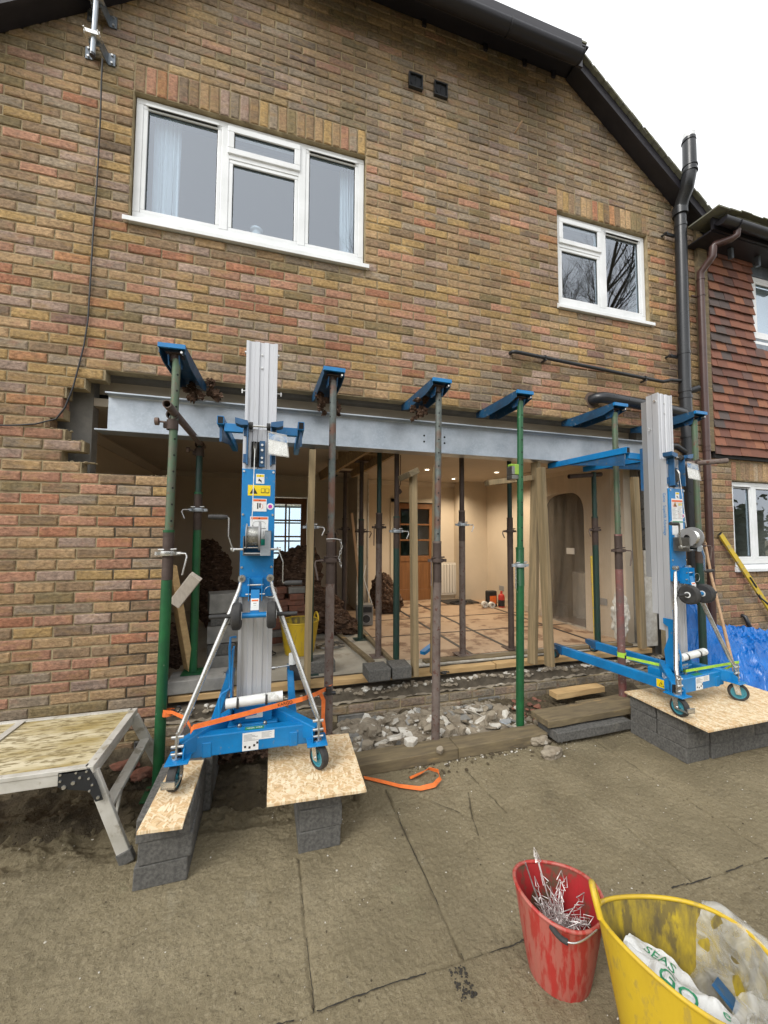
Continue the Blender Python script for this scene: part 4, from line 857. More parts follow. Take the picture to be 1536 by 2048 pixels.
# doors
def door(x0, x1, zt, label, warm, rows, z0=.35, lite0=1.2):
    d = thing('panelled_door', label, 'door', ((x0 + x1) / 2, 3.47, z0)); W_ = x1 - x0; H = zt - z0; h = W_ / 2; L0 = lite0 - z0
    mb = MB(); mb.box((-h, 0, 0), (h, .04, .2)).box((-h, 0, H - .1), (h, .04, H)).box((-h, 0, .2), (-h + .1, .04, H - .1)).box((h - .1, 0, .2), (h, .04, H - .1)).box((-h + .1, 0, L0 - .1), (h - .1, .04, L0)).box((-h + .1, .012, .2), (h - .1, .03, L0 - .1))
    mb.build('door_leaf', 'oak', d, bevel=.004)
    gb = MB(); gb.box((-.014, .002, L0), (.014, .038, H - .1))
    for k in range(1, rows): z = L0 + (H - .1 - L0) * k / rows; gb.box((-h + .1, .003, z - .014), (h - .1, .037, z + .014))
    gb.build('glazing_bar', 'oak', d)
    for c in range(2):
        for r_ in range(rows):
            za = L0 + (H - .1 - L0) * r_ / rows + .015; zb = L0 + (H - .1 - L0) * (r_ + 1) / rows - .015; xa, xb = (-h + .101, -.015) if c == 0 else (.015, h - .101)
            g = MB(); g.box((xa, .018, za), (xb, .022, zb)); g.build('pane', 'glass', d)
    a = MB(); a.box((-h - .09, -.04, 0), (-h - .015, -.022, H + .08)).box((h + .015, -.04, 0), (h + .09, -.022, H + .08)).box((-h - .09, -.04, H + .015), (h + .09, -.0215, H + .09)); a.build('architrave', 'trim', d)
    a = MB(); a.cyl((-h + .05, -.05, .95), (-h + .05, 0, .95), .02, 12); a.build('handle', 'steelrod', d)
    return d
door(.95, 1.64, 2.13, 'dark oak glazed door with bright panes behind the left lift', 0, 4, lite0=.95)
door(3.2, 3.96, 2.10, 'orange oak door with small dark panes at the back of the room', 1, 3, lite0=1.15)
# hall beyond the doors: window lights it behind the left door
mb = MB(); mb.box((2.2, 3.56, .34), (2.3, 7.2, 2.6)); o = mb.build('hall_wall', 'wall'); o['kind'] = 'structure'
hw = MB(); hw.box((.3, 6.9, .9), (1.9, 6.92, 2.2)); o = one('hall_window', hw, emis('daylight_window', (.85, .95, 1), 1.3), 'bright hall window seen through the panes of the left door', 'window')
mb = MB()
for k in range(5): mb.box((.3 + k * .4 - .02, 6.86, .9), (.3 + k * .4 + .02, 6.89, 2.2))
for z in (.9, 1.35, 1.8, 2.2): mb.box((.3, 6.85, z - .02), (1.9, 6.86, z + .02))
one('window_grid', mb, 'white', 'white glazing grid of the hall window behind the left door', 'window grid')
# radiator, socket, mat
rd = thing('radiator', 'white panel radiator low on the back wall right of the orange door', 'radiator', (4.13, 3.40, .44))
for k in range(12):
    mb = MB(); mb.box((-.0 + k * .055 - .13 + .004, -.03, .03), (k * .055 - .13 + .051, .02, .55)); mb.build('radiator_column', 'rad', rd, bevel=.008)
mb = MB(); mb.box((-.14, -.02, 0), (.54, .015, .03)).box((-.14, -.02, .55), (.54, .015, .58)); mb.build('radiator_rail', 'rad', rd)
for (p, n2) in (((4.893, 2.75, .62), 'grey double socket low on the right wall near the bottles'), ((4.893, .62, .75), 'grey double socket on the right wall beside the dark green prop'), ((4.893, 1.12, 1.33), 'white switch plate beside the dark archway')):
    mb = MB(); mb.box((p[0], p[1] - .07, p[2] - .04), (p[0] + .006, p[1] + .07, p[2] + .04)); one('wall_socket', mb, 'greyink' if 'grey' in n2 else 'sticker', n2, 'socket', bevel=.002)
mb = MB(); mb.box((3.95, 2.9, .364), (4.55, 3.3, .372)); one('doormat', mb, 'tape', 'flat black mat on the floor in front of the radiator', 'mat')
# polythene over the archway
mb = MB(); n1, n2 = 26, 18; vs = []
for j in range(n2 + 1):
    for i in range(n1 + 1):
        y = .45 + 1.7 * i / n1; z = .36 + 2.0 * j / n2; k = 1 - j / n2
        vs.append((4.885 - .03 * abs(math.sin(i * 1.1 + j * .2)) * k - .10 * k ** 3 * abs(math.sin(i * .6)), y, z))
mb.add(vs, [(j * (n1 + 1) + i, j * (n1 + 1) + i + 1, (j + 1) * (n1 + 1) + i + 1, (j + 1) * (n1 + 1) + i) for j in range(n2) for i in range(n1)], True)
one('dust_sheet', mb, 'sheet', 'clear polythene dust sheet hung over the dark archway', 'dust sheet')
mb = MB(); mb.box((5.35, .75, .35), (5.5, 1.6, 1.0)); one('cabinet', mb, 'interiordark', 'dark low cabinet beyond the archway behind the polythene', 'cabinet')
mb = MB(); mb.box((5.02, .71, .36), (6.3, 3.0, 2.45)); 
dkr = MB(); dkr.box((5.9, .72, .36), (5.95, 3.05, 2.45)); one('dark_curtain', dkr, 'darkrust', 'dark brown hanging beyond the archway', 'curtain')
# recessed downlights
for (x, y, lb) in ((4.35, 2.0, 'lit recessed ceiling light nearest the right wall'), (4.05, 2.85, 'lit recessed ceiling light furthest back in the room'), (3.25, 2.1, 'lit recessed ceiling light seen just left of the rusty prop')):
    dl = thing('downlight', lb, 'ceiling light', (x, y, 2.49)); mb = MB(); mb.lathe([(.032, -.002), (.045, -.006), (.045, .009)], seg=20); mb.build('bezel', 'white', dl)
    mb = MB(); mb.cyl((0, 0, .0), (0, 0, .004), .031, 20); mb.build('lamp', 'lamp', dl)
    ld = bpy.data.lights.new('downlight_lamp', 'SPOT'); ld.energy = 55; ld.spot_size = R(140); ld.spot_blend = .8; ld.color = (1, .84, .64); ld.shadow_soft_size = .04
    lo = bpy.data.objects.new('downlight_lamp', ld); COL.objects.link(lo); lo.location = (0, 0, -.02); lo.parent = dl

# ------------------------------------------------------------ steel beam
beam = thing('steel_beam', 'long galvanised steel I-beam hanging across the opening on the two blue lifts', 'steel beam', (2.5, .05, 2.268))
xb0, xb1 = -.09 - 2.5, 5.08 - 2.5
mb = MB(); mb.box((xb0, -.004, .010), (xb1, .004, .270)); mb.build('beam_web', 'galv', beam)
for z, s_ in ((0, -.055), (.27, 0)):
    mb = MB(); mb.box((xb0 + s_, -.073, z), (xb1, .073, z + .011)); mb.build('beam_flange', 'galv', beam, bevel=.0015)
for z, s1 in ((.011, 1), (.27, -1)):
    mb = MB(); mb.prism([(-.004, z), (-.014, z), (-.004, z + s1 * .011)], xb0, xb1, 0); mb.build('root_fillet', 'galv', beam)
hm = None
for x in (2.37, 2.57):
    for z in (.11, .165):
        mb = MB(); mb.cyl((0, -.0052, 0), (0, .0, 0), .0095, 12); h = mb.build('bolt_hole', 'dark', beam); h.location = (x - 2.5, 0, z)

# ------------------------------------------------------------ telescopic props
hole_me = None
def prop(x, y, zb, zt, zs, upper, lower, label, group, collar='darkrust', ax=0, tilt=(0, 0), handle=1, holes=True, thread='darkrust', face=-20, top=False, zs_len=.28, base=True):
    """zs: height of the collar above the foot"""
    global hole_me
    t = thing('telescopic_prop', label, 'prop', (x, y, zb), 0, group); H = zt - zb; tx, ty = tilt
    def p(z, dx=0, dy=0): return (tx * z + dx, ty * z + dy, z)
    if base:
        mb = MB(); mb.box((-.075, -.075, 0), (.075, .075, .006)); mb.build('base_plate', lower, t)
    mb = MB(); mb.tube([p(.005), p(zs - .16)], .0305, 18); mb.build('outer_tube', lower, t)
    th = []; z = zs - .16
    while z < zs + .13: th += [(.0305, z), (.0325, z + .003), (.0305, z + .006)]; z += .0075
    mb = MB(); mb.lathe(th, (tx * zs, ty * zs, 0), 18); th_ = mb.build('thread', thread, t)
    mb = MB(); mb.lathe([(.0305, zs + .13), (.033, zs + .13), (.033, zs + .145), (.024, zs + .145)], (tx * zs, ty * zs, 0), 18); mb.build('tube_rim', lower, t)
    mb = MB(); c = (tx * zs, ty * zs, 0); mb.lathe([(.032, zs - .012), (.045, zs - .012), (.047, zs), (.045, zs + .016), (.032, zs + .016)], c, 18)
    r = Matrix.Rotation(ax, 3, 'Z')
    for s_ in (-1, 1): 
        v = r @ Vector((s_ * .056, 0, 0)); mb.cyl((v.x + c[0], v.y + c[1], zs - .009), (v.x + c[0], v.y + c[1], zs + .012), .019, 12)
    co = mb.build('collar_nut', collar, t)
    mb = MB(); v = lambda a, b, z: tuple(Vector(c) + r @ Vector((a, b, 0)) + Vector((0, 0, z)))
    if handle: mb.tube([v(handle * .05, -.012, zs + .002), v(handle * .105, -.03, zs + .0), v(handle * .112, -.034, zs - .02), v(handle * .09, -.034, zs - (.13 if holes else .07))], .0058, 8)
    else: mb.tube([v(-.056, -.022, zs), v(-.058, -.024, zs - .18)], .0055, 8)
    mb.build('handle', 'steelrod' if collar != 'darkrust' else 'greyrust', t)
    mb = MB(); pz = zs + .024; mb.tube([v(-.05, -.02, pz), v(.05, -.02, pz + .003)], .006, 8); mb.build('pin', 'darkrust' if collar == 'darkrust' else 'steelrod', t)
    mb = MB(); mb.tube([p(zs + .1), p(H)], .0242, 18); it = mb.build('inner_tube', upper, t)
    if holes:
        a = R(face); z = zs + .2
        if hole_me is None:
            q = MB(); q.cyl((0, -.0250, 0), (0, -.020, 0), .0062, 12); hole_me = bpy.data.meshes.new('pin_hole'); hole_me.from_pydata(q.v, [], q.f); hole_me.materials.append(M['dark'])
        while z < H - .05:
            o = bpy.data.objects.new('pin_hole', hole_me); COL.objects.link(o); o.parent = it; o.location = p(z); o.rotation_euler = (0, 0, a); z += .102
    if top:
        mb = MB(); mb.box((tx * H - .075, ty * H - .075, H), (tx * H + .075, ty * H + .075, H + .006)); mb.build('head_plate', upper, t)
    return t
GP = 'steel props holding up the wall outside the opening'
ZT = 2.64
prop(.445, -.50, 0.0, ZT, 1.42, 'greengrey', 'greenpaint', 'green prop against the left brick pier, leftmost of the outside row', GP, 'steelrod', handle=1, tilt=(.008, 0), face=35)
prop(1.462, -.45, .0, ZT, 1.36, 'tealgrey', 'greyrust', 'rusty cement-stained prop just right of the left lift with a chain on its collar', GP, face=-60, handle=-1, tilt=(.003, .0))
prop(2.235, -.50, .02, ZT, 1.33, 'tealgrey', 'greyrust', 'grey rusted prop in the middle of the outside row in front of the rubble', GP, face=-12, handle=0, tilt=(.018, .012))
prop(2.965, -.47, .02, ZT, 1.28, 'greenpaint', 'greenpaint', 'bright green prop at the right end of the rubble, all one colour', GP, 'galv', face=0, handle=0, thread='greenpaint', tilt=(.017, .0))
prop(4.00, -.46, .10, ZT, 1.31, 'greengrey', 'redrust', 'prop with greenish upper tube and faded red lower tube beside the right lift', GP, face=28, handle=1, tilt=(-.002, .0))
prop(4.905, -.5, .0, ZT, 1.45, 'greengrey', 'darkgreen', 'dark green prop behind the right lift, rightmost of the outside row', GP, face=60, handle=1)
# chain hanging on the second prop
ch = thing('chain', 'short bright chain hanging from the collar of the rusty prop beside the left lift', 'chain', (1.50, -.47, 1.30))
mb = MB(); mb.tube([(-.07, -.012, .21), (-.02, -.02, .212), (.025, -.012, .205)], .0035, 8); mb.build('pin_wire', 'steelrod', ch)
for k in range(10):
    mb = MB(); n = 10; a = (k % 2) * math.pi / 2; mb.tube([((.006 * math.cos(2 * math.pi * j / n)) * math.cos(a) + .03 + .008 * math.sin(k * .8), (.006 * math.cos(2 * math.pi * j / n)) * math.sin(a) - .012, .195 - k * .0195 + .012 * math.sin(2 * math.pi * j / n)) for j in range(n + 1)], .0021, 6, False); mb.build('chain_link', 'steelrod', ch)

# wall-bearing heads (blue channel arms)
def wallhead(x, y0, label, dx=0):
    t = thing('wall_support_arm', label, 'support arm', (x, y0, 2.60), math.atan2(-dx, .6), 'blue arms carrying the brickwork above the opening'); w = .076; L = .10 - y0
    mb = MB(); mb.box((-w, 0, .102), (w, L, .1075)); mb.build('top_plate', 'sbblue', t)
    for s_ in (-1, 1):
        mb = MB(); mb.prism([(0, .055), (.10, .03), (L * .75, .02), (L, .06), (L, .1015), (0, .1015)], s_ * w, s_ * (w - .006), 0); mb.build('side_web', 'sbblue', t)
        mb = MB(); mb.prism([(.03, .058), (.05, .0), (.11, .0), (.14, .05)], s_ * .034, s_ * .028, 0); mb.build('socket_gusset', 'bluedark', t)
    mb = MB(); mb.box((-w - .001, -.02, .082), (w + .001, -.001, .1085)); mb.build('front_lip', 'blueframe', t)
    mb = MB(); mb.cyl((0, .075, .03), (0, .075, .07), .03, 16).box((-.045, .03, .07), (.045, .12, .076)); mb.build('prop_socket', 'darkrust', t)
    mb = MB(); mb.cyl((w * .72, -.012, .062), (w * .72, .02, .062), .007, 10); mb.build('bolt', 'steelrod', t)
    return t
for (x, y, l, dx) in ((.453, -.56, 'blue channel arm on the leftmost green prop', .02), (1.465, -.51, 'blue channel arm right of the lift mast on the rusty prop', -.02), (2.268, -.55, 'blue channel arm on the middle prop with wool hanging below it', -.02), (3.012, -.52, 'blue channel arm on the bright green prop', -.01),
                      (4.00, -.51, 'long blue channel arm on the prop left of the right lift', -.02), (4.905, -.55, 'blue channel arm behind the right lift mast', -.02)): wallhead(x, y, l, dx)
def tuft(c, n, r, label, spread=(.06, .05, .04)):
    mb = MB()
    for k in range(n): mb.lump((c[0] + rnd.gauss(0, spread[0]), c[1] + rnd.gauss(0, spread[1]), c[2] + rnd.gauss(0, spread[2])), r * rnd.uniform(.5, 1), 2, 1.1, 2.2, rnd.random() * 50, sc=(1, .8, rnd.uniform(.6, 1.6)))
    return one('wool_tuft', mb, 'fluff', label, 'wool tuft')
tuft((.55, -.05, 2.60), 9, .035, 'tuft of brown mineral wool under the leftmost blue arm')
tuft((1.49, -.12, 2.58), 8, .03, 'tuft of brown mineral wool behind the rusty prop under its blue arm')
tuft((2.20, -.25, 2.565), 14, .028, 'ragged brown wool tuft hanging under the middle blue arm', (.045, .03, .045))

# props and scaffold tubes inside
GI = 'steel props standing inside the room'
prop(.492, .25, .45, 2.25, 1.28, 'darkgreen', 'greenpaint', 'green prop on a block just inside, behind the leftmost prop', GI, 'galv', handle=-1, holes=False, base=True)
prop(1.40, .27, .35, 2.45, 1.25, 'darkgreen', 'darkgreen', 'dark green prop hidden behind the upright timber right of the left lift', GI, 'galv', handle=1, holes=False)
prop(2.215, .36, .35, 2.40, 1.22, 'darkrust', 'darkgreen', 'dark green prop with a bright collar nearest in the inner row', GI, 'galv', handle=1, holes=False, top=True)
prop(2.096, .56, .35, 2.38, 1.26, 'darkgreen', 'greyrust', 'grey prop second in the inner row, left of the dark green one', GI, handle=0, holes=False, top=True)
prop(2.06, 1.2, .35, 2.38, 1.22, 'darkrust', 'darkgreen', 'prop with rusty middle and dark green foot, third in the inner row', GI, handle=1, holes=False, top=True)
prop(1.97, 1.75, .35, 2.34, 1.25, 'darkrust', 'darkrust', 'dark rusty prop, fourth in the inner row', GI, handle=-1, holes=False, top=True)
prop(1.83, 2.0, .35, 2.32, 1.18, 'darkgreen', 'darkgreen', 'thin looking dark green prop furthest back in the inner row', GI, handle=0, holes=False, top=True)
prop(2.895, .34, .37, 2.45, 1.27, 'darkrust', 'greyrust', 'dark speckled prop standing alone in the middle of the room', GI, 'galv', handle=1, holes=False)
prop(3.50, .42, .36, 2.45, 1.22, 'darkgreen', 'darkrust', 'rust-orange and black prop behind the pair of timber uprights', GI, handle=-1, holes=False)
prop(4.42, .22, .36, 2.23, 1.24, 'darkgreen', 'darkgreen', 'dark teal prop just inside, left of the right lift', GI, 'darkrust', handle=-1, holes=False)
def scaff(a, b, label, mt='greyrust'):
    o = thing('scaffold_tube', label, 'scaffold tube', a); a_ = Vector(a); mb = MB(); mb.pipe((0, 0, 0), Vector(b) - a_, .0242, .004, 18); mb.build('tube', mt, o); return o
def coupler(p, label):
    o = thing('tube_clamp', label, 'clamp', p); mb = MB(); mb.lathe([(.027, -.03), (.034, -.03), (.034, .03), (.027, .03)], seg=14).box((-.05, -.012, -.02), (-.03, .012, .02)); mb.build('clamp_band', 'darkrust', o)
    mb = MB(); mb.lathe([(.027, -.03), (.034, -.03), (.034, .03), (.027, .03)], (0, .0, .06), 14, 'y'); mb.build('clamp_band', 'darkrust', o)
    mb = MB(); mb.cyl((-.075, -.03, .01), (-.035, -.03, .01), .006, 8).cyl((-.09, -.03, .01), (-.07, -.03, .01), .024, 12); mb.build('clamp_bolt', 'rust', o); return o
scaff((.462, -.68, 2.30), (.50, .36, 2.27), 'short open-ended scaffold tube clamped to the leftmost green prop')
coupler((.456, -.50, 2.22), 'rusty clamp joining the scaffold tube to the leftmost prop')
coupler((.492, .25, 2.2), 'rusty clamp joining the scaffold tube to the inner green prop')
scaff((5.13, -.62, 2.245), (4.55, -.33, 2.20), 'open-ended scaffold tube poking out to the right behind the right lift')
coupler((4.905, -.5, 2.17), 'dark clamp on the rightmost prop under the scaffold tube')
scaff((4.12, .25, 2.17), (4.52, .22, 2.21), 'short dark scaffold tube on the teal prop inside on the right', 'darkrust')

# ------------------------------------------------------------ timbers
def stick(a, b, w, d, mt, label, cat='timber', rot=0, group=None, bevel=.003, name='timber_upright'):
    a = Vector(a); b = Vector(b); mb = MB(); up = Matrix.Rotation(rot, 3, 'Z') @ Vector((0, 1, 0)); mb.bar((0, 0, 0), b - a, w, d, up); o = mb.build(name, mt, bevel=bevel); o.location = a; return tag(o, label, cat, group)
GT = 'timber uprights around the opening'
stick((1.36, .02, .34), (1.375, .02, 2.23), .05, .075, 'post', 'upright timber post between the left lift and the rusty prop', group=GT)
stick((2.265, .0, .342), (2.255, .02, 2.10), .05, .075, 'post', 'upright timber post carrying a short crosspiece, left of the middle prop', group=GT)
stick(at(829, 944, y=-.10), at(806, 954, y=.13), .05, .095, 'pinex', 'short dark timber crosspiece nailed high on an upright', name='timber_crosspiece', rot=0)
stick((2.44, .0, .342), (2.475, .0, 2.16), .05, .075, 'post', 'pale clean upright timber just right of the middle prop', group=GT)
stick((3.44, .0, .342), (3.56, .06, 2.26), .05, .08, 'post', 'left of the two upright timbers standing side by side', group=GT, rot=.3)
stick((3.55, -.10, .342), (3.50, -.08, 2.18), .05, .08, 'post', 'right of the two upright timbers, with a knot halfway up', group=GT, rot=.2)
stick((3.05, .12, 2.04), (3.50, .06, 2.10), .05, .10, 'post', 'horizontal timber behind the bright green prop at head height', name='timber_crosspiece')
stick((4.84, .06, .36), (4.80, .06, 2.17), .075, .05, 'post', 'wide upright timber beside the right lift, at the white jamb', group=GT)
stick((.46, .28, .47), (.345, .10, 1.30), .05, .085, 'pinel', 'pale timber leaning against the left jamb behind the green prop', name='leaning_timber', rot=.6)
M['palewood'] = mat('bleached_timber', (.55, .50, .43), (.42, .37, .31), sc=5, rough=.8, bump=.2, stretch=(6, 6, .6))
stick((.40, .0, 1.03), (.56, -.14, 1.24), .085, .04, 'palewood', 'short square-cut timber offcut sticking out behind the leftmost green prop', name='timber_offcut')
stick((2.0, .25, 2.42), (1.72, 2.2, 2.34), .11, .07, 'pine', 'left timber needle under the ceiling above the inner props', name='ceiling_needle')
stick((2.32, .25, 2.42), (2.12, 2.0, 2.36), .09, .07, 'pine', 'right timber needle under the ceiling above the inner props', name='ceiling_needle')
for k, y in enumerate((.42, .85, 1.3, 1.8)): stick((1.9 - .05 * k, y, 2.455), (2.36 - .05 * k, y, 2.455), .12, .03, 'pine', f'{["nearest", "second nearest", "third nearest", "furthest"][k]} short board across the timber needles under the ceiling', name='ceiling_board')
stick((2.34, 2.3, .36), (2.20, 2.45, 1.85), .04, .02, 'wood', 'thin reddish batten leaning inside by the partition stub', name='leaning_batten')
stick((1.95, 2.25, .36), (1.93, 2.3, 1.55), .04, .06, 'darkrust', 'dark folded stand leaning between the two furthest inner props', name='folded_stand')
plank('floor_batten', (1.98, .35, .352), (1.70, 2.6, .352), .05, .03, 'pinex', 'dirty timber strip on the floor along the old wall line, left of the inner props', bev=.002)
plank('floor_batten', (2.17, .3, .352), (2.10, 2.7, .352), .04, .03, 'pinex', 'timber strip on the floor at the edge of the floor covering', bev=.002)
plank('floor_batten', (2.45, .25, .352), (4.85, .22, .352), .09, .022, 'pinex', 'muddy board on the floor just inside the opening on the right', bev=.002)
mb = MB(); mb.box((2.35, .18, .352), (4.8, .235, .36)); one('plaster_line', mb, 'rubblew', 'strip of white mortar on the floor behind the right half of the threshold', 'mortar strip')

# ------------------------------------------------------------ concrete blocks and boards
def block(c, dims, label, mt='block', rz=0, group=None, name='concrete_block'):
    w, d, h = dims; mb = MB(); n = 3
    mb.box((-w / 2, -d / 2, 0), (w / 2, d / 2, h), .0025); o = mb.build(name, mt, bevel=.005); o.location = c; o.rotation_euler = (0, 0, rz); return tag(o, label, 'block', group)
LV = ['bottom', 'middle', 'top']
G1 = 'concrete blocks stacked under the left castor'
for k in range(3):
    for j in range(2):
        dx = rnd.uniform(-.008, .008) + (.006 if k == 2 else 0); block((.632 + dx + .028 * j, -.968 + j * .443 + rnd.uniform(-.004, .004), .001 + k * .1), (.215, .44, .0985), f'{LV[k]} concrete block at the {"front" if j == 0 else "back"} of the stack under the left castor', rz=rnd.uniform(-.02, .02) + .02, group=G1)
G2 = 'concrete blocks stacked under the middle board'
for k in range(3): block((1.325 + rnd.uniform(-.006, .006), -.960, .001 + k * .1), (.205, .44, .0985), f'{LV[k]} concrete block of the narrow stack under the right castor of the left lift', rz=rnd.uniform(-.03, .03) - .01, group=G2)
G3 = 'concrete blocks stacked under the right lift'
for k in range(3):
    z = .001 + k * .1
    if k == 1:
        for i in range(3):
            for j in range(2): block((3.80 + .11 + i * .0 + .222 * (i) * 0 + .0 + (.22 * i if 0 else 0) + .0, 0, 0), (.01, .01, .01), 'x') if False else None
        layout = [(3.907, -1.035, .215, .22), (3.907, -.81, .215, .215), (4.24, -1.035, .44, .22), (4.69, -1.035, .44, .22), (4.24, -.81, .44, .215), (4.69, -.81, .44, .215)]
    elif k == 0: layout = [(3.907, -.925, .215, .44), (4.13, -.925, .215, .44), (4.463, -1.035, .44, .215), (4.463, -.81, .44, .215), (4.80, -.925, .215, .44)]
    else: layout = [(4.02, -1.035, .44, .22), (4.475, -1.035, .44, .22), (4.02, -.812, .44, .215), (4.475, -.812, .44, .215), (4.80, -.925, .2, .44)]
    for q, (x, y, w, d) in enumerate(layout):
        pos = ('front' if y < -1 else 'back' if y > -.85 else 'full-depth') + ' ' + (['left', 'centre-left', 'centre-right', 'right'][min(3, int((x - 3.8) / .3))])
        block((x + rnd.uniform(-.003, .003), y + rnd.uniform(-.003, .003), z), (w - .004, d - .004, .0985), f'{pos} concrete block in the {LV[k]} layer under the right lift', rz=rnd.uniform(-.006, .006), group=G3)
def board(corners, z, label, t=.012):
    c = sum((Vector((*p, 0)) for p in corners), Vector()) / 4; mb = MB(); pts = []
    for k in range(4):
        a = Vector(corners[k]); b = Vector(corners[(k + 1) % 4])
        for j in range(8): p = a.lerp(b, j / 8); pts.append((p.x - c.x + (rnd.uniform(-.0012, .0012)), p.y - c.y + rnd.uniform(-.0012, .0012)))
    mb.prism(pts, 0, t, 2); o = mb.build('strand_board', 'osb'); o.location = (c.x, c.y, z); return tag(o, label, 'board', 'strand boards under the castors')
board([(.555, -1.285), (.728, -1.30), (.735, -.80), (.58, -.78)], .3005, 'narrow golden strand board on the left block stack')
board([(1.068, -1.26), (1.531, -1.283), (1.548, -.735), (1.073, -.685)], .3005, 'square pale strand board on the middle block stack')
board([(3.748, -1.318), (4.88, -1.318), (4.88, -.69), (3.775, -.685)], .3005, 'wide strand board on the right block stack under the right lift')
# inside blocks
GB = 'concrete blocks inside the room'
block((1.93, .02, .352), (.19, .2, .095), 'left of the two grey blocks on the floor left of the upright with the crosspiece', 'block', .03, GB)
block((2.13, .03, .352), (.17, .2, .095), 'right of the two grey blocks on the floor left of the upright with the crosspiece', 'block', -.02, GB)
block((1.50, .33, .352), (.24, .2, .10), 'grey block on the floor behind the rusty prop', 'block', 0, GB)
block((.55, .20, .352), (.42, .24, .095), 'block lying flat under the inner green prop', 'blockl', .05, GB)
for k, (mt_, w, h, l) in enumerate((('blockl', .2, .15, 'bottom pale block'), ('block', .22, .1, 'dark second block'), ('blockl', .25, .15, 'pale third block'), ('block', .23, .1, 'dark fourth block'), ('blockl', .28, .17, 'topmost pale block'))):
    zz = .352 + [0, .152, .254, .406, .508][k]; block((.66 + .008 * k, .55, zz), (w, .2, h - .003), l + ' of the small stack inside behind the green prop', mt_, .05 * k, GB)
for k in range(9):
    for j in range(3):
        if rnd.random() < .85 or k < 4:
            mb = MB(); w = rnd.uniform(.14, .23); mb.box((-w / 2, -.05, 0), (w / 2, .05, .063), .004); o = mb.build('loose_brick', 'rubbleb' if rnd.random() < .6 else 'blockl', bevel=.004); o.location = (.92 + .22 * j + rnd.uniform(-.03, .03), 1.35 + rnd.uniform(-.05, .05), .353 + .066 * k)
            o.rotation_euler = (0, 0, rnd.uniform(-.25, .25)); tag(o, f'{"left middle right".split()[j]} reclaimed brick in course {"one two three four five six seven eight nine".split()[k]} from the floor of the dark pile inside', 'brick', 'bricks stacked inside behind the left lift')

# planks in front of the house
plank('kerb_plank', (1.50, -.60, .0), (2.33, -.588, .0), .16, .075, 'pinex', 'long muddy timber plank at the edge of the slab below the rubble, left length', bev=.006)
plank('kerb_plank', (2.335, -.588, .0), (3.07, -.585, .0), .15, .075, 'pinex', 'right length of the muddy timber plank at the edge of the slab', bev=.006)
plank('step_plank', (3.06, -.58, .115), (4.02, -.555, .115), .20, .05, 'pinex', 'upper muddy plank of the low step left of the right block stack', bev=.005)
plank('step_slab', (3.10, -.62, .03), (3.80, -.605, .03), .22, .07, 'block', 'dark lower slab under the step plank left of the right block stack', bev=.006)
plank('pine_offcut', (3.50, -.20, .10), (4.05, -.17, .10), .10, .05, 'pinel', 'clean yellow pine offcut with a knot lying on the soil at the right', bev=.004)
plank('thin_batten', (3.62, -.36, .08), (4.35, -.33, .08), .06, .03, 'pinex', 'dark wet batten lying between the pine offcut and the step plank', bev=.003)
# rubble heap
def zr(x, y): return .02 + .055 * max(0, 1 - abs(y + .2) / .2) * (1 if 1.62 < x < 2.95 else .3)
o = sheet('rubble_heap', np.arange(1.56, 3.05, .02), np.arange(-.5, .0, .02), lambda X, Y: .015 + .06 * np.clip(1 - np.abs(Y + .18) / .22, 0, 1) * np.clip((3.0 - X) / .2, 0, 1) * np.clip((X - 1.57) / .1, 0, 1) + .05 * vnoise(X, Y, 24, 90), 'rubble', smooth=False); o['kind'] = 'stuff'
def in_heap(x, y): return 1 if (1.58 < x < 3.05 and y > -.50 + .05 * math.sin(x * 6)) else .12
crumbs('rubble_heap', 1500, (1.55, 3.2, -.48, -.01), .010, .052, 'rubble', 21, zr, 0, in_heap)
crumbs('rubble_heap', 70, (1.55, 3.1, -.47, -.01), .01, .034, 'rubblew', 22, lambda x, y: zr(x, y) + .012, 1, in_heap)
crumbs('rubble_heap', 60, (2.6, 3.5, -.45, -.01), .012, .03, 'rubbleb', 23, zr, 1)
GR = 'broken pieces of plaster and mortar on the rubble heap'
def chunk(u, v, w, h, d, mt, label, rx=0, rz=0, z=.12):
    p = at(u, v, z=z); mb = MB(); n = rnd.randint(5, 7); pts = []
    for k in range(n): t = 2 * math.pi * (k + rnd.uniform(-.25, .25)) / n; pts.append((w / 2 * math.cos(t) * rnd.uniform(.75, 1.1), h / 2 * math.sin(t) * rnd.uniform(.75, 1.1)))
    mb.prism(pts, -d / 2, d / 2, 2); o = mb.build('rubble_piece', mt, bevel=.003); o.location = p; o.rotation_euler = (rx, rnd.uniform(-.3, .3), rz); return tag(o, label, 'rubble', GR)
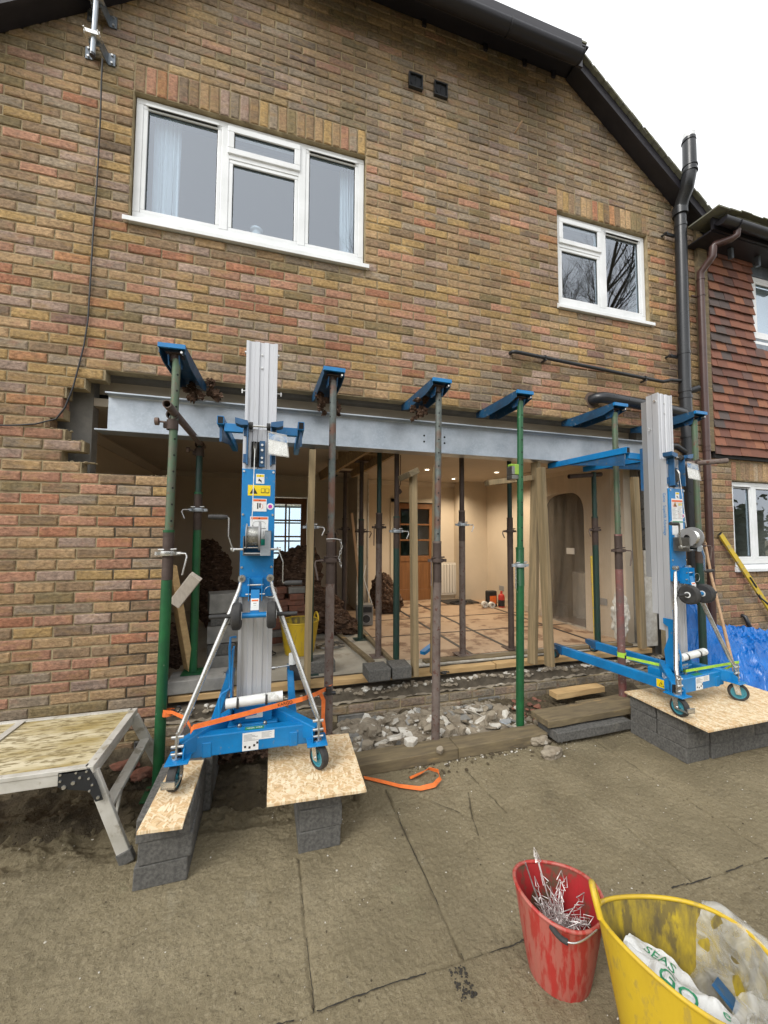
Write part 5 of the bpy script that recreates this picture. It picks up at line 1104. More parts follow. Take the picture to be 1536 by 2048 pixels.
for a in ((790, 1475, .16, .10, .02, 'rubblew', 'large white jagged plaster slab at the left of the rubble heap', -.3, .2), (822, 1484, .12, .08, .05, 'rubblew', 'thick pale lump left of the middle prop at the front of the heap', .2, .1, .09), (862, 1455, .15, .06, .03, 'rubble', 'long pale piece leaning behind the middle prop', .5, .1),
          (744, 1462, .09, .08, .05, 'rubble', 'rounded beige lump at the far left of the rubble heap', .2, .5), (735, 1490, .10, .08, .04, 'rubble', 'flat beige lump at the left front corner of the rubble heap', .1, .2, .07), (944, 1425, .16, .07, .006, 'rubblew', 'folded white sheet of plasterboard near the top of the heap', -.7, -.4, .17),
          (960, 1440, .12, .07, .01, 'rubblew', 'white bent fragment right of the folded plasterboard', -.4, .3, .16), (1012, 1443, .12, .06, .01, 'galv', 'dark slate-like flat piece near the green prop', .2, .1), (985, 1430, .08, .06, .04, 'rubble', 'grey stone near the right end of the heap', .1, .1), (900, 1460, .08, .07, .04, 'rubble', 'tan block fragment right of the middle prop', .2, .6),
          (925, 1458, .06, .06, .05, 'rubble', 'small cube-like tan fragment in the middle of the heap', .3, .3), (1034, 1415, .06, .045, .012, 'rubblew', 'small bright white fragment behind the green prop', .2, .3, .17), (880, 1500, .06, .05, .03, 'rubble', 'pale stone at the foot of the middle prop', .3, .3, .09)): chunk(*a)
for (u, v, s_, l) in ((1080, 1482, .06, 'brown brick bat on the slab left of the step plank'), (1102, 1505, .06, 'lower brown brick bat on the slab in front of the step'), (1062, 1470, .05, 'tan stone beside the foot of the green prop'), (255, 1530, .06, 'broken red brick on the soil behind the step platform'), (285, 1548, .055, 'second broken red brick nearer the left block stack'), (415, 1532, .035, 'pale half brick on the soil right of the left strand board')):
    p = at(u, v, z=.03); mb = MB(); mb.lump((0, 0, 0), s_, 2, .45, 1.3, rnd.random() * 40, sc=(1.3, .8, .6)); o = mb.build('brick_bat', 'rubbleb' if 'red' in l else 'rubble'); o.location = p; tag(o, l, 'brick piece')
for k in range(90):
    x = rnd.uniform(1.6, 2.98); y = rnd.uniform(-.46, -.05); w = rnd.uniform(.035, .11); n = rnd.randint(4, 6); mb = MB()
    mb.prism([(w * .6 * math.cos(2 * math.pi * (j + rnd.uniform(-.3, .3)) / n) * rnd.uniform(.6, 1.2), w * .45 * math.sin(2 * math.pi * (j + rnd.uniform(-.3, .3)) / n) * rnd.uniform(.6, 1.1)) for j in range(n)], -.006 - .012 * rnd.random() ** 2, .006, 2)
    o = mb.build('rubble_shard', rnd.choice(['rubblew', 'rubble', 'rubblew', 'rubble', 'blockl']), bevel=.002); o.location = (x, y, zr(x, y) + .022 + rnd.uniform(0, .02)); o.rotation_euler = (rnd.uniform(-.6, .5), rnd.uniform(-.5, .5), rnd.uniform(0, 6)); tag(o, 'small pale shard of broken plaster among the rubble heap below the threshold', 'rubble', 'small pale shards scattered over the rubble heap')
tuft((.98, -.33, .12), 26, .05, 'heap of dark brown wool and debris on the soil behind the left lift base', (.15, .05, .03))

# ------------------------------------------------------------ material lifts
def castor(parent, x, y, r, z, yaw, brake=False, top=None):
    """swivel castor, wheel centre at (x, y, z)"""
    c = bpy.data.objects.new('castor', None); COL.objects.link(c); c.parent = parent; c.location = (x, y, z); c.rotation_euler = (0, 0, yaw); c.empty_display_size = .03
    w = .019; mb = MB(); mb.lathe([(r * .74, -w), (r * .92, -w), (r, -w * .6), (r, w * .6), (r * .92, w), (r * .74, w)], seg=28, axis='x'); mb.build('tyre', 'blackrub', c)
    mb = MB(); mb.lathe([(r * .75, -w * .8), (r * .62, -w * .75), (r * .6, -w * .3), (r * .22, -w * .3), (r * .22, -w)], seg=24, axis='x'); mb.lathe([(r * .75, w * .8), (r * .62, w * .75), (r * .6, w * .3), (r * .22, w * .3), (r * .22, w)], seg=24, axis='x')
    for k in range(6): a = k * math.pi / 3; mb.bar((0, r * .2 * math.cos(a), r * .2 * math.sin(a)), (0, r * .66 * math.cos(a), r * .66 * math.sin(a)), w * 1.4, r * .10, (1, 0, 0))
    mb.build('rim', 'rimblue', c)
    mb = MB(); H = top or r + .022
    for s_ in (-1, 1): mb.prism([(-.016, -.014), (.016, -.014), (.034, H - .006), (-.004, H)], s_ * (w + .005), s_ * (w + .009), 0)
    mb.box((-w - .012, -.012, H - .008), (w + .012, .045, H)); mb.build('fork', 'steelrod', c, bevel=.001)
    mb = MB(); mb.cyl((-w - .016, 0, 0), (w + .016, 0, 0), .0075, 10); mb.build('axle', 'steelrod', c); mb = MB(); mb.cyl((0, .016, H), (0, .016, H + .014), .022, 14); mb.build('kingpin', 'steelrod', c)
    if brake:
        mb = MB(); mb.box((-.03, -r - .02, -.012), (.03, -.02, -.004)).box((-.03, -r - .02, -.012), (.03, -r - .012, .02)); mb.build('brake_pedal', 'steelrod', c)
    return c
def lift(loc, rz, label, side_text=False):
    L = thing('material_lift', label, 'material lift', loc, rz, 'blue and silver material lifts carrying the steel beam')
    def B_(name, mt, fn, parent=L, bevel=0, kind=None): mb = MB(); fn(mb); return mb.build(name, mt, parent, bevel=bevel, kind=kind)
    # base frame
    B_('cross_beam', 'blueframe', lambda m: m.box((-.30, .065, .10), (.30, .125, .205)), bevel=.006)
    for s_ in (-1, 1):
        B_('diagonal_arm', 'blueframe', lambda m: m.bar((s_ * .085, .27, .215), (s_ * .335, .03, .165), .05, .085), bevel=.005)
        B_('tube_end', 'dark', lambda m: m.bar((s_ * .3345, .0305, .165), (s_ * .337, .028, .1645), .038, .07))
        B_('corner_gusset', 'blueframe', lambda m: m.prism([(-.02, .135), (.12, .135), (.12, .20), (.06, .215), (-.02, .18)], s_ * .305, s_ * .311, 0))
        B_('corner_plate', 'blueframe', lambda m: m.box((s_ * .28, -.045, .132), (s_ * .385, .085, .140)), bevel=.003)
        B_('hinge_strap', 'steelrod', lambda m: m.box((s_ * .335, -.012, .142), (s_ * .345, .022, .27)), bevel=.002)
        for z in (.165, .2, .245): B_('bolt', 'steelrod', lambda m: m.cyl((s_ * .31, .0, z), (s_ * .365, .0, z), .0075, 10))
        B_('leg', 'blueframe', lambda m: m.bar((s_ * .215, .06, .135), (s_ * .225, 1.16, .125), .045, .075), bevel=.005)
        B_('leg_tip', 'bluedark', lambda m: m.prism([(1.10, .085), (1.22, .13), (1.22, .165), (1.10, .165)], s_ * .20, s_ * .255, 0))
        castor(L, s_ * .345, 0, .0625, .0625, R(20) * s_ + R(12), brake=(s_ < 0), top=.069)
        castor(L, s_ * .262, 1.17, .042, .083, R(5), top=.05)
    B_('mast_foot', 'blueframe', lambda m: m.box((-.13, .15, .115), (.13, .36, .20)).box((-.10, .17, .2), (.10, .20, .29)), bevel=.005)
    for s_ in (-1, 1): B_('bolt', 'darksteel', lambda m: m.lathe([(.011, 0), (.011, .01), (.006, .016), (.001, .016)], (s_ * .065, .12, .205), 10))
    # mast sections: ribbed aluminium channels nested front to back
    def section(k, z0, z1, w, y0, d, mt):
        m = MB(); prof = [(-w, y0 + d), (-w, y0), (-w + .016, y0), (-w + .016, y0 + .006), (-w + .022, y0 + .006), (-w + .026, y0 + .010), (-.042, y0 + .010), (-.038, y0 + .004), (-.014, y0 + .004), (-.010, y0 + .012), (.010, y0 + .012), (.014, y0 + .004), (.038, y0 + .004), (.042, y0 + .010), (w - .026, y0 + .010), (w - .022, y0 + .006), (w - .016, y0 + .006), (w - .016, y0), (w, y0), (w, y0 + d), (w - .02, y0 + d), (w - .02, y0 + d - .012), (-w + .02, y0 + d - .012), (-w + .02, y0 + d)]
        m.prism(prof, z0, z1, 2); return m.build('mast_section', mt, L)
    section(0, .20, 1.835, .091, .19, .045, 'alu'); section(1, .50, 2.375, .089, .238, .045, 'alu'); section(2, .62, 2.37, .089, .286, .045, 'alu'); section(3, .90, 2.33, .087, .334, .040, 'alud')
    for s_ in (-1, 1):
        B_('mast_guide', 'steelrod', lambda m: m.cyl((s_ * .089, .26, 2.31), (s_ * .099, .26, 2.31), .009, 10)); B_('locking_pin', 'steelrod', lambda m: m.cyl((s_ * .089, .30, 2.09), (s_ * .118, .30, 2.09), .004, 8).cyl((s_ * .112, .30, 2.075), (s_ * .112, .30, 2.10), .004, 8))
    for z in (2.30, 2.22): B_('mast_bolt', 'steelrod', lambda m: m.cyl((0, .243, z), (0, .25, z), .006, 10))
    # winch plate with its printed stickers
    B_('winch_plate', 'blueframe', lambda m: m.box((-.090, .176, .985), (.090, .188, 1.60)), bevel=.002)
    for s_ in (-1, 1):
        for z in (1.585, 1.045, 1.34): B_('plate_bolt', 'steelrod', lambda m: m.cyl((s_ * .080, .169, z), (s_ * .080, .177, z), .0065, 10))
        B_('pulley_bracket', 'bluedark', lambda m: m.box((s_ * .060, .145, 1.62), (s_ * .068, .19, 1.86)).box((s_ * .062, .180, 1.635), (s_ * .088, .189, 1.685)).box((s_ * .062, .180, 1.79), (s_ * .088, .189, 1.85)), bevel=.001)
        B_('bracket_ear', 'bluedark', lambda m: m.prism([(s_ * .062, 1.862), (s_ * .13, 1.875), (s_ * .128, 1.845), (s_ * .10, 1.835), (s_ * .062, 1.838)], .12, .19, 1))
        B_('guide_roller', 'blackrub', lambda m: m.cyl((s_ * .038, .165, 1.845), (s_ * .058, .165, 1.845), .021, 18))
    B_('roller_shaft', 'steelrod', lambda m: m.cyl((-.085, .165, 1.845), (.085, .165, 1.845), .006, 10))
    B_('pulley_slot', 'dark', lambda m: m.box((-.045, .186, 1.615), (.0, .193, 1.76)))
    B_('pulley', 'darksteel', lambda m: m.lathe([(.03, -.012), (.065, -.010), (.052, 0), (.065, .010), (.03, .012)], (-.022, .20, 1.70), 22, 'x'))
    B_('pulley_plate', 'bluedark', lambda m: m.box((.0, .178, 1.615), (.030, .188, 1.765)), bevel=.001)
    for z in (1.64, 1.665, 1.71, 1.74): B_('bolt', 'steelrod', lambda m: m.cyl((.015, .17, z), (.015, .18, z), .007, 10))
    B_('winch_cable', 'steelrod', lambda m: m.tube([(-.022, .138, 1.71), (-.026, .10, 1.30)], .0026, 8))
    y = .1745
    def stk(x, z, w, h, mt='sticker', yy=y): return B_('sticker', mt, lambda m: m.box((x - w / 2, yy, z - h / 2), (x + w / 2, yy + .002, z + h / 2)))
    def prn(x, z, w, h, mt, yy=y - .0006, name='print'): return B_(name, mt, lambda m: m.box((x - w / 2, yy, z - h / 2), (x + w / 2, yy + .0008, z + h / 2)))
    def tri(x, z, s_, mt='ink'): B_('print', mt, lambda m: m.prism([(x - s_, z - s_ * .8), (x + s_, z - s_ * .8), (x, z + s_)], y - .0012, y - .0004, 1))
    stk(.008, 1.545, .046, .055); prn(.008, 1.562, .04, .013, 'yel'); tri(.008, 1.562, .004); prn(.006, 1.535, .018, .006, 'ink'); B_('print', 'ink', lambda m: m.bar((.0, y - .001, 1.545), (.016, y - .001, 1.525), .0008, .006, (1, 0, 0)))
    stk(.004, 1.478, .122, .06, 'yel'); tri(-.026, 1.476, .021); prn(-.026, 1.481, .004, .012, 'yel', y - .002); prn(-.026, 1.467, .004, .004, 'yel', y - .002)
    for s_ in (-1, 1): B_('print', 'ink', lambda m: m.box((.036 + s_ * .012 - .010, y - .0008, 1.464), (.036 + s_ * .012 + .010, y, 1.490))); prn(.036 + s_ * .012, 1.478, .016, .020, 'yel', y - .0016)
    stk(.008, 1.395, .076, .072); prn(.008, 1.422, .068, .012, 'ored'); tri(.008, 1.422, .004); prn(-.002, 1.39, .007, .034, 'ink'); prn(.010, 1.393, .008, .026, 'ink'); B_('print', 'ored', lambda m: m.tube([(.010 + .016 * math.cos(t * .6), y - .001, 1.388 + .016 * math.sin(t * .6)) for t in range(-2, 4)], .0009, 5))
    B_('sticker', 'sticker', lambda m: m.cyl((.066, y, 1.388), (.066, y + .002, 1.388), .019, 20)); B_('print', 'mag_s', lambda m: m.cyl((.066, y - .001, 1.388), (.066, y, 1.388), .011, 16))
    stk(.008, 1.262, .098, .135); prn(.008, 1.32, .09, .013, 'ored'); tri(.008, 1.32, .005)
    B_('print', 'greyink', lambda m: m.tube([(.008 + .034 * math.cos(t * math.pi / 8), y - .0008, 1.287 + .018 * math.sin(t * math.pi / 8)) for t in range(9)], .0008, 5)); prn(.008, 1.262, .072, .003, 'ink'); prn(-.026, 1.272, .004, .022, 'ink')
    for k in range(4):
        prn(-.012 + k * .016, 1.27, .002, .003, 'ink')
        for j in range(5): prn(-.016 + k * .016, 1.248 - j * .005, .009, .0015, 'greyink')
    stk(.014, 1.185, .098, .034, 'teal_s')
    # winch
    W = bpy.data.objects.new('winch', None); COL.objects.link(W); W.parent = L; W.location = (0, .12, 1.19); W.empty_display_size = .05
    B_('winch_drum', 'alud', lambda m: m.lathe([(.02, -.040), (.068, -.040), (.068, -.036), (.05, -.036), (.05, .024), (.078, .024), (.078, .034), (.02, .034)], (-.012, -.035, .03), 28, 'x'), W)
    rp = MB(); k = 0; prof_ = []
    while k < 16: prof_ += [(.0505, -.046 + k * .0037), (.0535, -.0442 + k * .0037), (.0505, -.0425 + k * .0037)]; k += 1
    rp.lathe(prof_, (0, -.035, .03), 26, 'x'); rp.build('wound_cable', 'steelrod', W)
    B_('winch_frame', 'darksteel', lambda m: m.box((-.066, -.06, -.075), (-.062, .055, .03)).box((.045, -.06, -.075), (.075, .055, .06)).box((-.062, -.03, -.075), (.045, .055, -.070)), W, .001)
    B_('gear_cover', 'galv', lambda m: m.box((.022, -.064, -.075), (.075, -.060, -.02)).box((.045, -.064, -.02), (.075, -.060, .055)), W)
    for z in (-.063, -.032): B_('cross_rod', 'steelrod', lambda m: m.cyl((-.066, -.045, z), (.04, -.045, z), .004, 8), W)
    for s_, pts in ((-1, [(-.112, -.03, -.04), (-.116, -.035, -.055), (-.142, -.04, .03), (-.142, -.04, .125), (-.148, -.04, .13)]), (1, [(.108, -.03, -.04), (.110, -.035, -.028), (.142, -.04, -.11), (.142, -.04, -.22), (.150, -.04, -.226)])):
        B_('crank_shaft', 'steelrod', lambda m: m.cyl((s_ * .066, -.03, -.042), (s_ * .128, -.03, -.042), .007, 10).cyl((s_ * .118, -.03, -.042), (s_ * .13, -.03, -.042), .011, 8), W)
        B_('crank_arm', 'steelrod', lambda m: m.strip([Vector(p) + Vector((0, 0, 0)) for p in pts], .013, .005, (0, 1, 0)), W)
        e = pts[-1]; B_('crank_grip', 'blackrub', lambda m: m.tube([(e[0], e[1], e[2]), (e[0] + s_ * .01, e[1], e[2]), (e[0] + s_ * .03, e[1], e[2]), (e[0] + s_ * .095, e[1], e[2])], [.008, .012, .0135, .0125], 14), W)
    # folding-wheel bracket, transport wheels and handles
    B_('wheel_bracket', 'blueframe', lambda m: m.box((-.090, .150, .885), (.090, .188, .985)).box((-.036, .09, .87), (-.031, .16, .99)).box((.031, .09, .87), (.036, .16, .99)).box((-.03, .13, .93), (.03, .135, .99)), bevel=.001)
    B_('bracket_pin', 'steelrod', lambda m: m.cyl((-.05, .10, .905), (.05, .10, .905), .005, 8)); B_('bracket_pin', 'steelrod', lambda m: m.cyl((-.04, .10, .955), (.04, .10, .955), .005, 8))
    B_('pin_wire', 'steelrod', lambda m: m.tube([(.045 + .034 * (1 - math.cos(t * .5)), .10, .915 + .032 * math.sin(t * .5)) for t in range(12)], .0012, 6))
    B_('wheel_arm', 'blueframe', lambda m: m.bar((0, .10, .93), (0, .075, .80), .045, .012, (0, 1, 0)), bevel=.002)
    B_('sticker', 'sticker', lambda m: m.bar((0, .0835, .885), (0, .0715, .825), .042, .002, (0, 1, 0))); B_('print', 'ored', lambda m: m.bar((0, .0815, .879), (0, .0798, .871), .034, .002, (0, 1, 0)))
    for k in range(3): B_('print', 'ink', lambda m: m.bar((0, .0785 - k * .0022, .862 - k * .012), (0, .0783 - k * .0022, .858 - k * .012), .016 - k * .004, .002, (0, 1, 0)))
    B_('wheel_axle', 'blueframe', lambda m: m.cyl((-.075, .06, .80), (.075, .06, .80), .013, 14).box((-.06, .055, .808), (.06, .065, .816)))
    for s_ in (-1, 1):
        B_('transport_wheel', 'blackrub', lambda m: m.lathe([(.02, -.024), (.06, -.024), (.070, -.017), (.072, 0), (.070, .017), (.06, .024), (.02, .024)], (s_ * .088, .06, .80), 28, 'x'))
        B_('wheel_hub', 'sticker', lambda m: m.cyl((s_ * .062, .06, .80), (s_ * .1145, .06, .80), .022, 16)); B_('hub_cap', 'blackrub', lambda m: m.cyl((s_ * .061, .06, .80), (s_ * .1165, .06, .80), .014, 16))
        B_('carry_handle', 'blackrub', lambda m: m.cyl((s_ * .115, .06, .802), (s_ * .222, .055, .802), .0105, 14))
        B_('mast_brace', 'steelrod', lambda m: m.tube([(s_ * .075, .16, .985), (s_ * .085, .155, .93), (s_ * .105, .145, .87), (s_ * .318, .03, .30), (s_ * .340, .01, .245), (s_ * .342, .005, .20)], [.010, .0125, .0145, .0145, .011, .009], 14))
        B_('brace_end', 'steelrod', lambda m: m.cyl((s_ * .075, .142, .985), (s_ * .075, .170, .985), .020, 18)); B_('brace_bolt', 'darksteel', lambda m: m.cyl((s_ * .075, .134, .985), (s_ * .075, .143, .985), .010, 6))
    B_('document_tube', 'docs', lambda m: m.tube([(-.135, .11, .335), (.155, .11, .350)], .026, 20))
    for x in (-.075, .07): B_('tube_clip', 'blackrub', lambda m: m.lathe([(.027, -.006), (.030, -.006), (.030, .006), (.027, .006)], (x, .11, .338 + .05 * x), 18, 'x'))
    B_('lock_rod', 'blueframe', lambda m: m.tube([(-.10, .17, .665), (-.125, .15, .67), (-.128, .15, .62), (-.122, .15, .42), (-.122, .14, .40), (-.16, .10, .39), (-.165, .09, .37), (-.163, .09, .27), (-.155, .09, .255), (-.11, .12, .255), (.02, .13, .262)], .0068, 10))
    B_('lock_bracket', 'blueframe', lambda m: m.prism([(.13, .22), (.22, .22), (.235, .36), (.20, .46), (.20, .54), (.235, .56), (.235, .60), (.16, .60), (.15, .52), (.13, .42)], -.118, -.110, 0))
    # forks under the beam
    F = MB(); F.box((-.22, .395, 1.86), (.22, .430, 1.912)); F.build('fork_carriage', 'blueframe', L, bevel=.003)
    B_('carriage_back', 'bluedark', lambda m: m.box((-.09, .372, 1.60), (.09, .394, 1.95)))
    for s_ in (-1, 1):
        B_('lift_fork', 'blueframe', lambda m: m.box((s_ * .222, .385, 1.90), (s_ * .262, 1.22, 1.952)), bevel=.003); B_('fork_end', 'dark', lambda m: m.box((s_ * .227, .3835, 1.905), (s_ * .257, .386, 1.947)))
        B_('fork_brace', 'bluedark', lambda m: m.prism([(.42, 1.90), (1.0, 1.90), (.42, 1.80)], s_ * .236, s_ * .250, 0))
    # base stickers
    B_('sticker', 'sticker', lambda m: m.box((-.045, .0635, .105), (.035, .065, .195)).box((.035, .0635, .155), (.115, .065, .195)))
    for k in range(6): B_('print', 'greyink', lambda m: m.box((-.038, .0628, .184 - k * .006), (-.038 + .04 + .03 * (k % 3) / 2, .0636, .186 - k * .006)))
    for (x, z) in ((-.03, .125), (-.008, .12), (.015, .128), (.03, .14)): B_('print', 'ink', lambda m: m.box((x - .006, .0628, z - .005), (x + .004, .0636, z + .006)))
    for k in range(5): B_('print', 'greyink', lambda m: m.box((.05, .0628, .188 - k * .006), (.10 - .01 * (k % 2), .0636, .1895 - k * .006)))
    B_('sticker', 'green_s', lambda m: m.box((-.035, .072, .2052), (.06, .105, .2062)))
    B_('sticker', 'sticker', lambda m: m.box((-.04, .168, .222), (.05, .1695, .255)))
    # clear instruction pouch tied to the bracket
    B_('instruction_pouch', 'film', lambda m: m.add([(.045, .12, 1.81), (.150, .10, 1.79), (.165, .09, 1.66), (.05, .115, 1.675)], [(0, 1, 2, 3)]))
    B_('instruction_card', 'sticker', lambda m: m.add([(.05, .124, 1.775), (.147, .104, 1.755), (.16, .096, 1.668), (.056, .119, 1.683)], [(0, 1, 2, 3)]))
    B_('print', 'blueframe', lambda m: m.add([(.05, .1225, 1.80), (.147, .1025, 1.78), (.151, .1005, 1.745), (.052, .1208, 1.765)], [(0, 1, 2, 3)]))
    return L
L1 = lift((.985, -1.04, .3125), R(-1.2), 'blue and silver lift on two block stacks at the left, seen from behind')
L2 = lift((4.12, -1.083, .3125), R(6), 'blue and silver lift on the wide board at the right, tied with green strap')
text('TOOL HIRE', .016, 'sticker', L1, (.012, .088, .2068), (R(0), 0, 0))
text('SLA-10', .052, 'sticker', L2, (-.232, .167, .188), (R(90), 0, R(-136)), sx=.8)
text('Genie   Superlift Advantage', .030, 'blueframe', L2, (-.0915, .2125, 1.40), Matrix(((0, 0, -1), (0, -1, 0), (-1, 0, 0))).transposed().to_euler(), ext=.0003)
for (x, z, w, h, mt) in ((0, 0, .15, .24, 'sticker'), ):
    mb = MB(); mb.box((-.012 - .055, .1735, 1.24), (-.012 + .075, .1755, 1.52)); s2 = mb.build('sticker', 'sticker', L2)
    mb = MB(); mb.box((-.064, .1725, 1.495), (.06, .1736, 1.51)); mb.build('print', 'ored', L2)
    mb = MB(); mb.box((-.064, .1725, 1.335), (.06, .1736, 1.345)); mb.build('print', 'green_s', L2)
    for k in range(14):
        for c in range(2):
            mb = MB(); zz = 1.485 - k * .010 - (.02 if k > 12 else 0); mb.box((-.06 + c * .062, .1727, zz), (-.005 + c * .062 - .01 * (k % 3), .1736, zz + .0025)); mb.build('print', 'ored' if k < 4 and c == 0 else 'greyink', L2)
def warn(parent, p, w, h, rot):
    e = bpy.data.objects.new('warning_sticker', None); COL.objects.link(e); e.parent = parent; e.location = p; e.rotation_euler = rot
    mb = MB(); mb.box((-w / 2, -.001, -h / 2), (w / 2, 0, h / 2)); mb.build('sticker', 'yel', e)
    mb = MB(); mb.tube([(-w * .32, -.0014, -h * .3), (w * .02, -.0014, -h * .3), (-w * .15, -.0014, h * .32), (-w * .32, -.0014, -h * .3)], .0016, 6); mb.build('print', 'ink', e)
    mb = MB(); mb.box((-w * .18, -.0016, -h * .12), (-w * .12, -.001, h * .12)); mb.build('print', 'ink', e)
warn(L2, (-.2385, .17, .137), .10, .058, (0, 0, R(-90)))

# ------------------------------------------------------------ ratchet straps
def strap(name, pts, w, mt, label, side, n=8, group=None, sag=0):
    P_ = []; S_ = []
    for k in range(len(pts) - 1):
        a, b = Vector(pts[k]), Vector(pts[k + 1]); sa = Vector(side[k]) if isinstance(side, list) else Vector(side); sb = Vector(side[k + 1]) if isinstance(side, list) else Vector(side)
        for j in range(n): t = j / n; P_.append(a.lerp(b, t) + Vector((0, 0, -sag * math.sin(math.pi * t)))); S_.append(sa.lerp(sb, t))
    P_.append(Vector(pts[-1])); S_.append(Vector(side[-1] if isinstance(side, list) else side))
    o = P_[0].copy(); mb = MB(); mb.strip([p - o for p in P_], w, .0022, S_); s_ = mb.build(name, mt); s_.location = o; return tag(s_, label, 'strap', group)
UZ = (0, 0, 1)
T = thing('ratchet_strap', 'orange ratchet strap stretched from the leftmost prop round the left lift to the rusty prop', 'strap', (.45, -.53, .70))
def sp(mt, pts, w, side, name='webbing', n=8):
    P_ = []; S_ = []
    for k in range(len(pts) - 1):
        a, b = Vector(pts[k]), Vector(pts[k + 1]); sa, sb = Vector(side[k]), Vector(side[k + 1])
        for j in range(n): P_.append(a.lerp(b, j / n)); S_.append(sa.lerp(sb, j / n))
    P_.append(Vector(pts[-1])); S_.append(Vector(side[-1])); mb = MB(); mb.strip(P_, w, .0022, S_); return mb
a0 = at(345, 1425, y=-.545); a1 = at(372, 1437, y=-.80); a2 = at(388, 1452, y=-1.035); b0 = at(605, 1398, y=-1.05); b1 = at(632, 1388, y=-.9); b2 = at(652, 1378, y=-.50); b3 = at(662, 1370, y=-.485)
sp('orange', [a2 + Vector((-.016, .01, -.03)), a2 + Vector((0, -.012, .0)), b0], .024, [(0, .2, 1), UZ, (0, 0, 1)]).build('webbing', 'orange', T, world=True)
sp('orange', [at(322, 1423, y=-.52), a0, a1, a2 + Vector((-.008, .0, -.02))], .020, [UZ, UZ, (0, .5, 1), (0, -.2, 1)]).build('webbing', 'orange', T, world=True)
sp('orange', [b0, b1, b2], .022, [UZ, (0, .6, 1), UZ]).build('webbing', 'orange', T, world=True)
sp('orange', [b3, at(640, 1385, y=-.50), at(647, 1400, y=-.5), at(646, 1440, y=-.52), at(651, 1468, y=-.55)], .026, [(1, 0, .3), (1, 0, .0), (1, 0, 0), (1, .4, 0), (.4, .9, 0)]).build('webbing', 'orange', T, world=True)
mb = MB(); mb.lathe([(.034, -.012), (.036, -.012), (.036, .012), (.034, .012)], tuple(at(336, 1425, y=-.50)), 20); mb.build('webbing', 'orange', T, world=True)
q = at(655, 1374, y=-.46); mb = MB(); mb.box((q.x - .018, q.y - .075, q.z - .028), (q.x + .018, q.y - .04, q.z + .02)).cyl((q.x - .03, q.y - .06, q.z - .015), (q.x + .045, q.y - .06, q.z - .02), .012, 10); mb.build('ratchet_buckle', 'blackpl', T, world=True, bevel=.002)
q = at(350, 1422, y=-.52); mb = MB(); mb.tube([(q.x - .02, q.y, q.z - .008), (q.x + .02, q.y - .01, q.z - .004), (q.x + .034, q.y - .01, q.z + .014), (q.x + .028, q.y - .01, q.z + .028), (q.x + .012, q.y - .01, q.z + .03)], .0055, 10).box((q.x - .02, q.y - .014, q.z - .016), (q.x + .005, q.y - .004, q.z + .014)); mb.build('strap_hook', 'blackpl', T, world=True, bevel=.001)
d_ = (b0 - a2).normalized(); c_ = a2.lerp(b0, .83) + Vector((0, -.004, 0))
tx = text('KARGO', .023, 'ink', T, c_ - T.location, (0, 0, 0), ext=.0003, sx=.95)
xa = d_; ya = Vector((0, 0, 1)); ya = (ya - xa * ya.dot(xa)).normalized(); za = xa.cross(ya); tx.rotation_euler = Matrix((xa, ya, za)).transposed().to_euler()
g0 = [at(728, 1555, z=.012), at(760, 1562, z=.012), at(800, 1572, z=.014), at(840, 1577, z=.012), at(868, 1570, z=.02), at(881, 1556, z=.03), at(876, 1542, z=.035), at(858, 1537, z=.03), at(843, 1545, z=.02), at(820, 1556, z=.014)]
strap('loose_strap', g0, .026, 'orange', 'loose end of orange strap curled on the slab right of the square board', [(0, 1, .1), (0, 1, .3), (0, 1, .3), (0, 1, .5), (-.5, .5, .9), (-.6, 0, .9), (0, -.3, 1), (0, -.5, .9), (0, -1, .3), (0, -1, .1)], 4)
c0 = at(1235, 1311, y=-.50); c1 = at(1365, 1340, y=-.93); c2 = at(1372, 1342, y=-1.0); c3 = at(1478, 1324, y=-.93)
T2 = thing('ratchet_strap', 'lime green strap stretched from the red-footed prop across the right lift base', 'strap', c0)
mb = MB(); mb.strip([c0 - c0, (c1 - c0) * .5, c1 - c0], .022, .002, UZ); mb.build('webbing', 'lime', T2)
mb = MB(); mb.strip([c1 - c0 + Vector((0, 0, -.004)), c2 - c0, (c2 + c3) / 2 - c0, c3 - c0], .020, .002, UZ); mb.build('webbing', 'lime', T2)
mb = MB(); mb.strip([c3 - c0, at(1455, 1336, y=-.8) - c0, at(1430, 1345, y=-.65) - c0], .02, .002, UZ); mb.build('webbing', 'lime', T2)
mb = MB(); mb.strip([at(1429, 1358, y=-.62) - c0, at(1428, 1380, y=-.62) - c0], .022, .002, (1, 0, 0)); mb.build('webbing', 'lime', T2)
mb = MB(); mb.lathe([(.033, -.011), (.035, -.011), (.035, .011), (.033, .011)], (4.0 - c0.x, -.46 - c0.y, .0), 20); mb.build('webbing', 'lime', T2)
mb = MB(); k_ = c0.lerp(c1, .14) - c0; mb.box((k_.x - .006, k_.y - .006, k_.z - .014), (k_.x + .006, k_.y + .004, k_.z + .014)); mb.build('strap_buckle', 'blackpl', T2)

